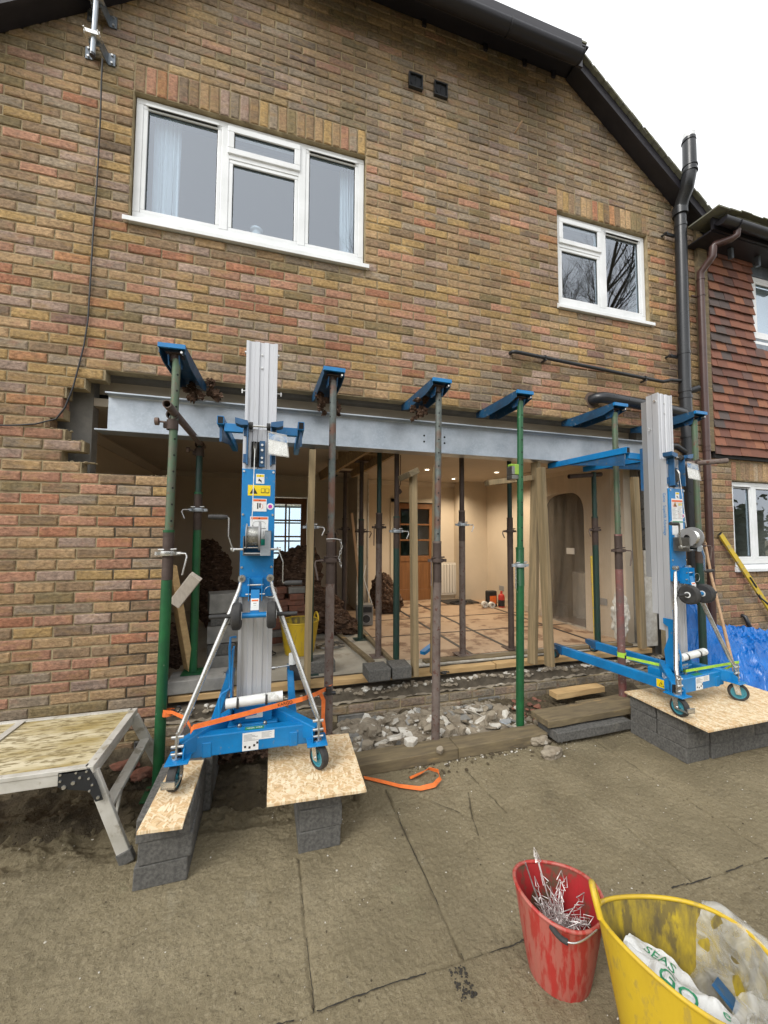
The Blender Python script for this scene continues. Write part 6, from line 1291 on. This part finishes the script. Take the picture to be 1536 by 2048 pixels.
# ------------------------------------------------------------ step platform at the left
st = thing('step_platform', 'weathered aluminium step platform with a muddy ribbed top at the far left', 'step platform', (-.3, -.75, 0))
ZP = .47
def S(a): return (a[0] + .3, a[1] + .75, a[2])
fr_, br_ = Vector((.285, -1.005, ZP)), Vector((.275, -.43, ZP)); xl = -.75
for k in range(6):
    y0 = -1.0 + .096 * k; mb = MB(); mb.box(S((xl, y0 + .002, ZP - .014)), S((.262, y0 + .094, ZP))); mb.build('deck_slat', 'steptop', st, bevel=.002)
for y, n in ((-1.018, 'side_rail'), (-.42, 'side_rail')):
    mb = MB(); mb.box(S((xl, y - .012, ZP - .062)), S((.275, y + .012, ZP + .004))).box(S((xl, y - .016, ZP - .012)), S((.275, y + .016, ZP + .006))); mb.build(n, 'steprail', st, bevel=.002)
mb = MB(); mb.box(S((.262, -1.03, ZP - .03)), S((.30, -.408, ZP + .006))); mb.build('end_rail', 'steprail', st, bevel=.003)
mb = MB(); mb.box(S((.255, -1.0, ZP - .075)), S((.285, -.43, ZP - .035))); mb.build('end_rail', 'steprail', st, bevel=.003)
for y in (-.43,):
    mb = MB(); mb.box(S((-.29, y - .6, ZP + .0035)), S((-.255, y + .01, ZP + .008))); mb.build('deck_joint', 'steprail', st)
for (y, yb) in ((-1.005, -1.0), (-.435, -.33)):
    mb = MB(); mb.bar(S((.285, y, ZP - .03)), S((.432, yb, .035)), .024, .055, (0, 1, 0) if 0 else (1, 0, .3)); mb.build('leg', 'steprail', st, bevel=.003)
    mb = MB(); mb.bar(S((.426, yb, .055)), S((.447, yb, .0)), .034, .066, (1, 0, .3)); mb.build('rubber_foot', 'blackrub' if 0 else 'block', st, bevel=.006)
mb = MB(); mb.bar(S((.350, -1.0, .265)), S((.345, -.39, .275)), .050, .022); mb.build('step_bar', 'steprail', st, bevel=.003)
mb = MB(); mb.bar(S((.36, -.85, .25)), S((.372, -.99, .12)), .012, .022); mb.build('brace', 'steprail', st, bevel=.001)
mb = MB(); mb.prism([(S((.165, 0, 0))[0], ZP - .002), (S((.285, 0, 0))[0], ZP - .002), (S((.315, 0, 0))[0], ZP - .06), (S((.345, 0, 0))[0], ZP - .15), (S((.315, 0, 0))[0], ZP - .155), (S((.285, 0, 0))[0], ZP - .10), (S((.215, 0, 0))[0], ZP - .085), (S((.165, 0, 0))[0], ZP - .065)], S((0, -1.034, 0))[1], S((0, -1.030, 0))[1], 1)
mb.build('hinge_plate', 'blackpl', st, bevel=.001)
for (x, z, r) in ((.175, -.012, .005), (.175, -.04, .005), (.235, -.012, .005), (.275, -.012, .005), (.285, -.045, .005), (.225, -.055, .008), (.19, -.068, .009), (.30, -.075, .005), (.29, -.1, .005), (.325, -.135, .007), (.25, -.035, .006)):
    mb = MB(); mb.cyl(S((x, -1.039, ZP + z)), S((x, -1.034, ZP + z)), r, 10); mb.build('rivet', 'steelrod', st)

# ------------------------------------------------------------ buckets in the foreground
def tubshell(cx, cy, zt, rt, rb, ell, ang, rim_wave, th=.006, n=56, m_=14, seed=1, tilt=(0, 0)):
    """open flexible bucket; returns (outer, inner, rim) builders in local coordinates"""
    def pt(t, h, off):
        r = rb + (rt - rb) * (h ** .9) + off; k = h
        x = r * math.cos(t) * (1 + ell * k); y = r * math.sin(t) * (1 - ell * k); z = h * zt + k ** 2 * rim_wave(t)
        if h == 0: z = .0 if off > -.002 else .006
        xr = x * math.cos(ang) - y * math.sin(ang); yr = x * math.sin(ang) + y * math.cos(ang)
        return (xr + tilt[0] * h, yr + tilt[1] * h, z)
    out, inn_, rim = MB(), MB(), MB()
    for mbb, off, flip in ((out, 0, False), (inn_, -th, True)):
        vs = [pt(2 * math.pi * k / n, j / m_, off) for j in range(m_ + 1) for k in range(n)]
        fs = [(j * n + k, j * n + (k + 1) % n, (j + 1) * n + (k + 1) % n, (j + 1) * n + k) for j in range(m_) for k in range(n)]
        mbb.add(vs, [f[::-1] for f in fs] if flip else fs, True)
        c = pt(0, 0, off); mbb.add([pt(2 * math.pi * k / n, 0, off) for k in range(n)], [tuple(range(n))])
    rim.tube([pt(2 * math.pi * k / n, 1, -.002) for k in range(n + 1)], .0065, 8, False)
    return out, inn_, rim, pt
rb_ = thing('red_bucket', 'scuffed red builders bucket full of loose wire wall ties', 'bucket', (2.082, -1.935, 0))
def wave_r(t): return .012 * math.cos(2 * (t - .6)) 
o_, i_, r_, ptr = tubshell(0, 0, .265, .143, .104, .06, R(-52), wave_r, seed=2)
o_.build('bucket_wall', 'redpl', rb_); i_.build('bucket_inside', 'redin', rb_); r_.build('rim', 'redpl', rb_)
hp = [Vector(ptr(R(232), 1, .004)), None, None, None, Vector(ptr(R(15), 1, .004))]
A0, A1 = Vector(ptr(R(150), 1, .005)), Vector(ptr(R(330), 1, .005))
arc = [A0.lerp(A1, t) + Vector((-.10, -.12, -.012)).normalized() * (.155 * math.sin(math.pi * t)) + Vector((0, 0, .004)) for t in [k / 24 for k in range(25)]]
mb = MB(); mb.tube(arc, .0026, 8); mb.build('handle', 'steelrod', rb_)
mb = MB(); mb.tube(arc[10:16], .0085, 12); mb.build('handle_grip', 'blackrub', rb_)
wt = thing('wire_ties', 'tangle of bright bent wire wall ties sticking out of the red bucket', 'wire ties', (2.082, -1.935, .08))
r2 = random.Random(5)
def tie(a, b, w, up):
    """looped wire tie: two wires twisted, opening into a triangular loop at each end"""
    a, b = Vector(a), Vector(b); d = (b - a).normalized(); s_ = d.cross(Vector(up)).normalized(); mb = MB()
    pts = [b + s_ * w * .1 - d * .03, b - d * .03 + s_ * w, b + s_ * w * .0, b - d * .03 - s_ * w, b - d * .035, a.lerp(b, .5) + s_ * .003, a + d * .03, a + d * .03 + s_ * w, a, a + d * .03 - s_ * w * .9, a + d * .034]
    mb.tube(pts, .0015, 5, False); return mb
for k in range(105):
    t = r2.uniform(0, 2 * math.pi); rr = r2.uniform(0, .09); base = Vector((rr * math.cos(t), rr * math.sin(t), r2.uniform(-.02, .07)))
    t2 = t + math.pi + r2.uniform(-1.2, 1.2); r3 = r2.uniform(.03, .122); tip = Vector((r3 * math.cos(t2), r3 * math.sin(t2), base.z + r2.uniform(.02, .12)))
    tie(base, tip, r2.uniform(.009, .019), (r2.uniform(-1, 1), r2.uniform(-1, 1), .3)).build('wire_tie', 'wire', wt)
for tip in ((-.055, .055, .305), (-.05, .05, .29), (-.047, .06, .28)): tie((.0, -.01, .05), tip, .009, (.4, .9, .1)).build('wire_tie', 'wire', wt)
for tip in ((-.09, -.02, .20), (.06, .05, .20), (.10, -.02, .17)): tie((.0, .0, .04), tip, .016, (.2, .9, .1)).build('wire_tie', 'wire', wt)
yb = thing('yellow_tub', 'large muddy yellow flexible tub lined with clear plastic at the bottom right corner', 'tub', (2.23, -2.272, 0))
def wave_y(t): return .028 * math.cos(2 * (t - R(45)))
o_, i_, r_, pty = tubshell(0, 0, .355, .197, .145, .13, R(-48), wave_y, seed=3, th=.004, tilt=(.01, .0))
o_.build('tub_wall', 'yelpl', yb); i_.build('tub_inside', 'yelin', yb); r_.build('rim', 'yelpl', yb)
def thandle(tc, name='handle'):
    a = Vector(pty(tc - .26, 1, 0)); b = Vector(pty(tc + .26, 1, 0)); pts = []
    out_ = (Vector(pty(tc, 1, 0)) - Vector((0, 0, .355))).normalized(); out_.z = 0
    for k in range(17): t = k / 16; p = a.lerp(b, t) + (Vector((0, 0, .075)) + out_ * .02) * math.sin(math.pi * t) ** .6; pts.append(p)
    mb = MB(); mb.tube(pts, .0095, 10); mb.build(name, 'yelpl', yb)
thandle(math.pi + R(5)); thandle(R(4))
# crumpled clear bag hanging over the rim
def crumple(name, uvpts, f, mt, label, cat, nu, nv, amp, fr=14, seed=0, smooth=True):
    vs = [];
    for j in range(nv + 1):
        for i in range(nu + 1):
            p = Vector(f(i / nu, j / nv)); q = p * fr + Vector((seed, 0, 0)); d = Vector((noise.noise(q), noise.noise(q + Vector((9, 3, 1))), noise.noise(q + Vector((2, 8, 5)))))
            d2 = Vector((noise.noise(q * 2.7), noise.noise(q * 2.7 + Vector((9, 3, 1))), noise.noise(q * 2.7 + Vector((2, 8, 5))))); d = Vector((abs(d.x), abs(d.y), abs(d.z))) - Vector((.2, .2, .2)) + d2 * .4
            vs.append(p + d * amp)
    mb = MB(); mb.add(vs, [(j * (nu + 1) + i, j * (nu + 1) + i + 1, (j + 1) * (nu + 1) + i + 1, (j + 1) * (nu + 1) + i) for j in range(nv) for i in range(nu)], smooth)
    return one(name, mb, mt, label, cat)
YO = Vector((2.23, -2.272, 0))
def bagf(u, v):
    tt = R(-50) + u * R(130) - .1 * math.sin(v * 3)
    if v < .55: h = .25 + .75 * v / .55; off = -.012
    else: h = 1 - (v - .55) * .55; off = .012 + (v - .55) * .05
    p = Vector(pty(tt, max(h, .05), off)); 
    if .45 < v < .65: p.z += .012
    return p + YO
crumple('plastic_liner', None, bagf, 'film', 'crumpled clear plastic bag draped over the right rim of the yellow tub', 'plastic bag', 70, 40, .022, 11, 3)
def bag2(u, v): return YO + Vector((.06 + .16 * u - .02 * v, -.19 + .10 * v + .02 * u, .27 + .05 * math.sin(3 * u) * v - .03 * v))
crumple('plastic_liner', None, bag2, 'film', 'crumpled clear plastic bunched at the near edge of the yellow tub', 'plastic bag', 30, 24, .05, 12, 7)
pb = thing('paper_bag', 'crumpled white printed paper bag with green lettering inside the yellow tub', 'paper bag', YO + Vector((-.02, .0, .21)), R(-62))
def bagz(u, v):
    x, y = (u - .5) * .27, (v - .5) * .15; z = .03 * noise.noise(Vector((x * 14, y * 14, 2))) + .018 * abs(noise.noise(Vector((x * 30, y * 30, 8)))) + .03 * math.cos(v * 3.1 - 1.5) 
    return Vector((x * (1 - .12 * abs(v - .5)), y * (1 + .25 * math.sin(u * 5)), z + .04 * (1 - u) * 1))
nu, nv = 44, 26; vs = [bagz(i / nu, j / nv) for j in range(nv + 1) for i in range(nu + 1)]
mb = MB(); mb.add(vs, [(j * (nu + 1) + i, j * (nu + 1) + i + 1, (j + 1) * (nu + 1) + i + 1, (j + 1) * (nu + 1) + i) for j in range(nv) for i in range(nu)], False)
pbm = mb.build('bag_paper', 'paper', pb); sm = pbm.modifiers.new('s', 'SOLIDIFY'); sm.thickness = .0012
def onbag(s, size, mt, u, v, rot, sx=1):
    """print lettering that follows the creased paper"""
    cu = bpy.data.curves.new('tmp', 'FONT'); cu.body = s; cu.size = size; cu.align_x = 'CENTER'; cu.align_y = 'CENTER'; cu.resolution_u = 3
    o = bpy.data.objects.new('tmp', cu); COL.objects.link(o); dg = bpy.context.evaluated_depsgraph_get(); me = bpy.data.meshes.new_from_object(o.evaluated_get(dg)); bpy.data.objects.remove(o)
    ca, sa = math.cos(rot), math.sin(rot); x0, y0 = (u - .5) * .27, (v - .5) * .15
    import bmesh
    bm = bmesh.new(); bm.from_mesh(me); bmesh.ops.triangulate(bm, faces=bm.faces); bmesh.ops.subdivide_edges(bm, edges=[e for e in bm.edges if e.calc_length() > .006], cuts=2); 
    for w in bm.verts:
        x, y = w.co.x * sx, w.co.y; X, Y = x0 + x * ca - y * sa, y0 + x * sa + y * ca
        p = bagz(X / .27 + .5, Y / .15 + .5); w.co = p + Vector((0, 0, .0022))
    bm.to_mesh(me); bm.free(); me.name = 'lettering'; me.materials.clear(); me.materials.append(M[mt]); q = bpy.data.objects.new('lettering', me); COL.objects.link(q); q.parent = pb
bpy.context.view_layer.update()
onbag('SEAS', .040, 'green_s', .30, .80, R(-4)); onbag('GO', .06, 'green_s', .52, .40, R(6)); onbag('AN', .038, 'green_s', .82, .22, 0); onbag('for reputation', .015, 'ink', .52, .66, R(-3)); onbag('is', .02, 'ink', .75, .80, 0); onbag('e', .04, 'green_s', .90, .62, 0)
mb = MB(); mb.box((.10, -.11, .12), (.15, -.05, .13)); bl = one('blue_wrapper', mb, 'bluedark', 'scrap of dark blue wrapper under the clear plastic in the yellow tub', 'wrapper', origin=(.1, -.1, .12)); bl.location = YO + Vector((.10, -.06, .22)); bl.rotation_euler = (.5, .3, .4)

# ------------------------------------------------------------ right side: tarpaulin, level, pipe, handle
xs2 = np.arange(4.97, 7.3, .012); ys2 = np.arange(-1.05, -.02, .012)
def ztarp(X, Y):
    top = np.interp(X, [4.97, 5.15, 5.25, 5.40, 5.55, 5.75, 6.1, 6.5, 6.9, 7.3], [.0, .52, .88, .86, .56, .52, .50, .42, .36, .2])
    near_ = np.interp(X, [4.97, 5.2, 5.6, 6.1, 7.3], [-.35, -.42, -.62, -.85, -1.0])
    t = np.clip((Y - near_) / (-.06 - near_), 0, 1); Z = top * np.sin(t * math.pi / 2) ** 1.1
    w = .2 * (.5 - np.abs(vnoise(X, Y, 5, 70))) ** 2 * 1.4 + .30 * (.5 - np.abs(vnoise(X + Y, Y - X, 8, 71))) ** 3 + .16 * (.5 - np.abs(vnoise(X - .6 * Y, Y + .3 * X, 17, 72))) ** 3 + .06 * (.5 - np.abs(vnoise(X + .3 * Y, Y - .5 * X, 34, 73))) ** 3
    return np.maximum(Z + (w - .05) * np.clip(t * 5, 0, 1) + .004, -.02 + 0 * X)
o = sheet('blue_tarpaulin', xs2, ys2, ztarp, 'tarp', smooth=False); tag(o, 'heap of glossy blue tarpaulin crumpled against the wall behind the right lift', 'tarpaulin')
sl_ = thing('spirit_level', 'long yellow spirit level leaning against the wall below the right window', 'spirit level', at(1440, 1068, y=-.03)); a = at(1440, 1068, y=-.03); b = at(1560, 1250, y=-.10); 
mb = MB(); mb.bar((0, 0, 0), b - a, .022, .055, (.5, 0, 1)); mb.build('level_body', 'levely', sl_, bevel=.002)
d = (b - a).normalized(); L_ = (b - a).length
mb = MB(); up = Vector((.5, 0, 1)); rr = d.cross(up).normalized(); mb.bar(d * L_ * .47 - Vector((0, .0125, 0)), d * L_ * .58 - Vector((0, .0125, 0)), .012, .018, (.5, 0, 1)); mb.build('vial_slot', 'dark', sl_)
mb = MB(); mb.bar(-d * .004, Vector((0, 0, 0)), .024, .058, (.5, 0, 1)); mb.build('end_cap', 'dark', sl_)
mb = MB(); p0 = at(1482, 1232, y=.0); mb.tube([at(1479, 1229, y=.03), p0 + Vector((0, -.04, 0)), at(1500, 1255, y=-.06), at(1560, 1335, y=-.10)], .022, 14); one('black_hose', mb, 'blackpl', 'black pipe coming out of the brickwork below the right window', 'pipe')
mb = MB(); mb.tube([at(1505, 1170, y=-.06), at(1520, 1195, y=-.08), at(1560, 1228, y=-.12)], .012, 10); one('black_bar', mb, 'blackpl', 'thin black bar leaning across the yellow spirit level', 'bar')
mb = MB(); mb.tube([at(1410, 1085, y=-.06), at(1422, 1150, y=-.2), at(1490, 1430, y=-.86)], .0135, 12); one('broom_handle', mb, 'wood', 'pale wooden handle leaning in front of the brown downpipe', 'handle')

# ------------------------------------------------------------ things inside the room
def wool(label, parts, n=2):
    mb = MB()
    for (c, r, sc, rot) in parts: mb.lump(c, r, 4, .26, 4.5, rnd.random() * 40, sc=sc, rot=Matrix.Rotation(rot, 3, 'Y'))
    return one('insulation_roll', mb, 'fluff', label, 'insulation')
wool('large heap of brown mineral wool slumping to the right behind the yellow tub inside', [((1.35, 1.75, .95), .34, (.9, .8, 1.3), .3), ((1.60, 1.65, .65), .30, (1.3, .8, .9), .7), ((1.80, 1.5, .52), .22, (1.5, .7, .7), .5), ((1.15, 1.9, .6), .34, (1, .8, .9), 0)])
wool('brown mineral wool roll standing behind the radio by the orange door', [((2.72, 2.6, .65), .20, (.9, .8, 1.4), 0), ((2.80, 2.55, .50), .22, (1.0, .8, .8), 0)])
wool('dark brown mineral wool bundle on the floor inside the left jamb', [((.31, .45, .62), .14, (.8, .8, 1.3), 0)])
wool('tall dark wool bundle against the left wall at the back', [((.36, 2.2, .98), .27, (.8, .6, 1.25), .2), ((.52, 2.2, .62), .30, (1.0, .7, 1), 0), ((.30, 2.25, 1.28), .20, (.8, .6, .9), -.3)])
yt = thing('yellow_tub', 'clean yellow flexible tub standing on the concrete floor inside behind the left lift', 'tub', (1.36, .88, .352))
o_, i_, r_, pt2 = tubshell(0, 0, .32, .19, .14, .0, 0, lambda t: 0, seed=9, th=.004); o_.build('tub_wall', 'yelpl', yt); i_.build('tub_inside', 'yelin', yt); r_.build('rim', 'yelpl', yt)
for tc in (R(20), R(200)):
    a = Vector(pt2(tc - .25, 1, 0)); b = Vector(pt2(tc + .25, 1, 0)); mb = MB(); mb.tube([a.lerp(b, k / 12) + Vector((0, 0, .06)) * math.sin(math.pi * k / 12) ** .6 for k in range(13)], .009, 10); mb.build('handle', 'yelpl', yt)
ra = thing('site_radio', 'dark grey site radio on the floor behind the inner props', 'radio', (2.26, 1.85, .36), R(-10))
mb = MB(); mb.box((-.11, -.08, 0), (.11, .08, .27)); mb.build('radio_body', 'interiordark', ra, bevel=.015)
mb = MB(); mb.cyl((0.02, -.088, .09), (.02, -.08, .09), .055, 20).box((-.04, -.085, .17), (.09, -.08, .24)); mb.build('speaker_grille', 'blackrub', ra)
mb = MB(); mb.lathe([(.05, -.002), (.058, -.002), (.058, .004), (.05, .004)], (.02, -.09, .09), 22, 'y'); mb.build('speaker_ring', 'alud', ra)
bt = thing('chemical_bottle', 'black plastic container with an orange label beside the corner of the room', 'bottle', (4.58, 2.55, .36))
mb = MB(); mb.box((-.09, -.06, 0), (.07, .06, .26)); mb.build('bottle_body', 'blackpl', bt, bevel=.02); mb = MB(); mb.box((-.07, -.063, .05), (.05, -.061, .18)); mb.build('bottle_label', 'orange', bt)
bt = thing('chemical_bottle', 'red and black squeeze bottle right of the black container', 'bottle', (4.70, 2.45, .36))
mb = MB(); mb.lathe([(.001, 0), (.05, 0), (.052, .17), (.045, .2), (.018, .22), (.018, .26), (.001, .26)], seg=18); mb.build('bottle_body', 'red', bt); mb = MB(); mb.lathe([(.053, .02), (.053, .12)], seg=18); mb.build('bottle_label', 'blackpl', bt)
for (x, y, l) in ((4.42, 2.5, 'roll of white tape standing on the floor left of the black container'), (4.5, 2.42, 'second roll of white tape lying beside the first')):
    mb = MB(); mb.lathe([(.025, -.03), (.05, -.03), (.05, .03), (.025, .03), (.025, -.03)], (0, 0, .05), 18, 'y'); o = mb.build('tape_roll', 'docs'); o.location = (x, y, .36); tag(o, l, 'tape roll')
def cable_pile(c, r, n, label, mt='cable'):
    mb = MB(); pts = [(c[0] + r * (.6 + .4 * math.sin(k * .37)) * math.cos(k * .55), c[1] + r * .6 * math.sin(k * .55 + .3 * math.sin(k * .2)), c[2] + .01 + .02 * abs(math.sin(k * .31))) for k in range(n)]
    mb.tube(pts, .006, 6); return one('cable_coil', mb, mt, label, 'cable')
cable_pile((4.2, 2.9, .36), .22, 70, 'tangled dark cable on the floor right of the radiator'); cable_pile((1.68, .95, .36), .16, 60, 'loops of grey cable on the concrete floor right of the yellow tub inside', 'darksteel'); cable_pile((1.02, .85, .355), .12, 40, 'dark cable lying left of the yellow tub inside')
ls = thing('laser_level', 'small green and grey laser level clamped high on the bright green prop', 'laser level', at(1028, 948, y=-.44) - Vector((0, 0, .05)))
mb = MB(); mb.box((-.045, -.04, .0), (.03, .04, .035)).box((-.045, -.04, .036), (.03, .04, .11)); mb.build('level_case', 'darksteel', ls, bevel=.006); mb = MB(); mb.box((-.02, -.042, .04), (.031, .041, .125)).box((-.04, -.02, .11), (.03, .03, .13)); mb.build('level_front', 'greenpl', ls, bevel=.005)
gr = thing('electric_breaker', 'white-capped cutting tool standing on the floor in front of the inner tub', 'power tool', (1.245, .02, .352))
mb = MB(); mb.cyl((0, 0, .17), (0, 0, .25), .028, 16); mb.build('cap', 'docs', gr); mb = MB(); mb.cyl((0, 0, .06), (0, 0, .17), .02, 12).box((.0, -.03, .05), (.06, .03, .16)); mb.build('tool_body', 'blackrub', gr); mb = MB(); mb.cyl((0, 0, 0), (0, 0, .1), .01, 10); mb.build('tool_bit', 'steelrod', gr)
mb = MB(); mb.tube([(-.02, 0, .16), (-.13, -.01, .155)], .007, 8).cyl((-.13, -.01, .155), (-.16, -.012, .155), .014, 12); mb.build('side_rod', 'steelrod', gr)
mb = MB(); mb.tube([(2.30, .5, 2.34), (2.30, .5, 2.05), (2.285, .5, 2.0)], .004, 6).lump((2.28, .5, 1.97), .03, 2, .3, 2, 4); one('hanging_plug', mb, 'darkrust', 'coiled plug hanging on its lead from the ceiling needles', 'plug')
mb = MB(); p_ = [(2.36, 2.2, 1.1), (2.30, 2.1, .95), (2.33, 2.0, .8), (2.38, 1.9, .6), (2.37, 1.85, .40)]; mb.tube(p_, .006, 8); one('white_lead', mb, 'docs', 'thin white lead hanging down to the site radio', 'cable')
mb = MB(); mb.lump((0, 0, .18), .16, 3, .5, 2.5, 8, sc=(.45, .5, 1.4)); o = mb.build('rubble_sack', 'rubblew'); o.location = (4.62, .12, .50); tag(o, 'crumpled white and grey sack hanging at the wide timber upright', 'sack')
mb = MB(); mb.bar((4.52, .35, .37), (4.64, .5, 1.3), .03, .05); one('leaning_level', mb, 'levely', 'yellow spirit level leaning inside behind the red-footed prop', 'spirit level')
mb = MB(); mb.bar(at(845, 1306, y=.2), at(868, 1288, y=.35), .05, .03); one('blue_clamp', mb, 'blueframe', 'blue metal offcut on the floor left of the middle prop', 'offcut')
mb = MB(); mb.tube([at(890, 1345, y=.05) + Vector((.04 * math.cos(k * .6), .02 * math.sin(k * .6), .0)) for k in range(9)], .007, 8); one('black_hook', mb, 'blackpl', 'black strap hook lying on the sole plate right of the clean upright', 'hook')

# ------------------------------------------------------------ bare tree across the garden, seen in the window reflections
tr = thing('bare_tree', 'tall leafless tree in the garden opposite the house, reflected in the small window', 'tree', (11.0, -10.5, 0))
r4 = random.Random(12); trunk = MB(); mbs = MB(); limbs = []
def grow(p, d, L, r, lv, m_):
    pts = [p]; q = p.copy(); n = 4
    for k in range(n):
        d = (d + Vector((r4.uniform(-.22, .22), r4.uniform(-.22, .22), r4.uniform(-.08, .14)))).normalized(); q = q + d * (L / n); pts.append(q.copy())
        if lv > 0 and k > 0:
            for _ in range(1 if lv > 3 else 2):
                dd = (d + Vector((r4.uniform(-1, 1), r4.uniform(-1, 1), r4.uniform(-.3, .8))) * .8).normalized(); grow(pts[-1], dd, L * r4.uniform(.5, .72), r * .5 * (1 - .1 * k), lv - 1, m_)
    m_.tube(pts, [r * (1 - .45 * k / n) for k in range(n + 1)], 6 if lv > 1 else 3, False)
trunk.tube([(0, 0, 0), (.1, .1, 2.5), (0, .3, 5)], [.42, .34, .28], 12, False)
trunk.build('trunk', 'bark', tr)
for k in range(5):
    m2 = MB(); a = k * 2 * math.pi / 5; grow(Vector((0, .3, 4.6 + .2 * k)), Vector((.75 * math.cos(a), .75 * math.sin(a), .9)).normalized(), 5.0, .19, 4, m2); m2.build('limb', 'bark', tr)

# clipped evergreen boundary across the garden, seen only as a reflection in the lower windows
hd = MB(); r5 = random.Random(9)
for k in range(5200):
    x = r5.uniform(-14, 34); z = abs(r5.gauss(0, 2.1)) if r5.random() < .25 else r5.uniform(0, 3.6 + .6 * math.sin(x * .7)); y = -15 + r5.uniform(-1, .9); s_ = r5.uniform(.12, .34)
    a = Vector((r5.uniform(-1, 1), r5.uniform(-1, 1), r5.uniform(-1, 1))).normalized() * s_; b = a.cross(Vector((r5.uniform(-1, 1), 1, r5.uniform(-1, 1)))).normalized() * s_ * .6; c = Vector((x, y, z)); hd.add([c - a, c + b, c + a, c - b], [(0, 1, 2, 3)])
hd.box((-14, -15.9, 0), (34, -15.3, 3.3))
M['leaf'] = mat('evergreen_leaf', (.045, .07, .03), (.02, .035, .018), sc=3, rough=.6, bump=0)
o = hd.build('hedge', 'leaf'); o['kind'] = 'stuff'
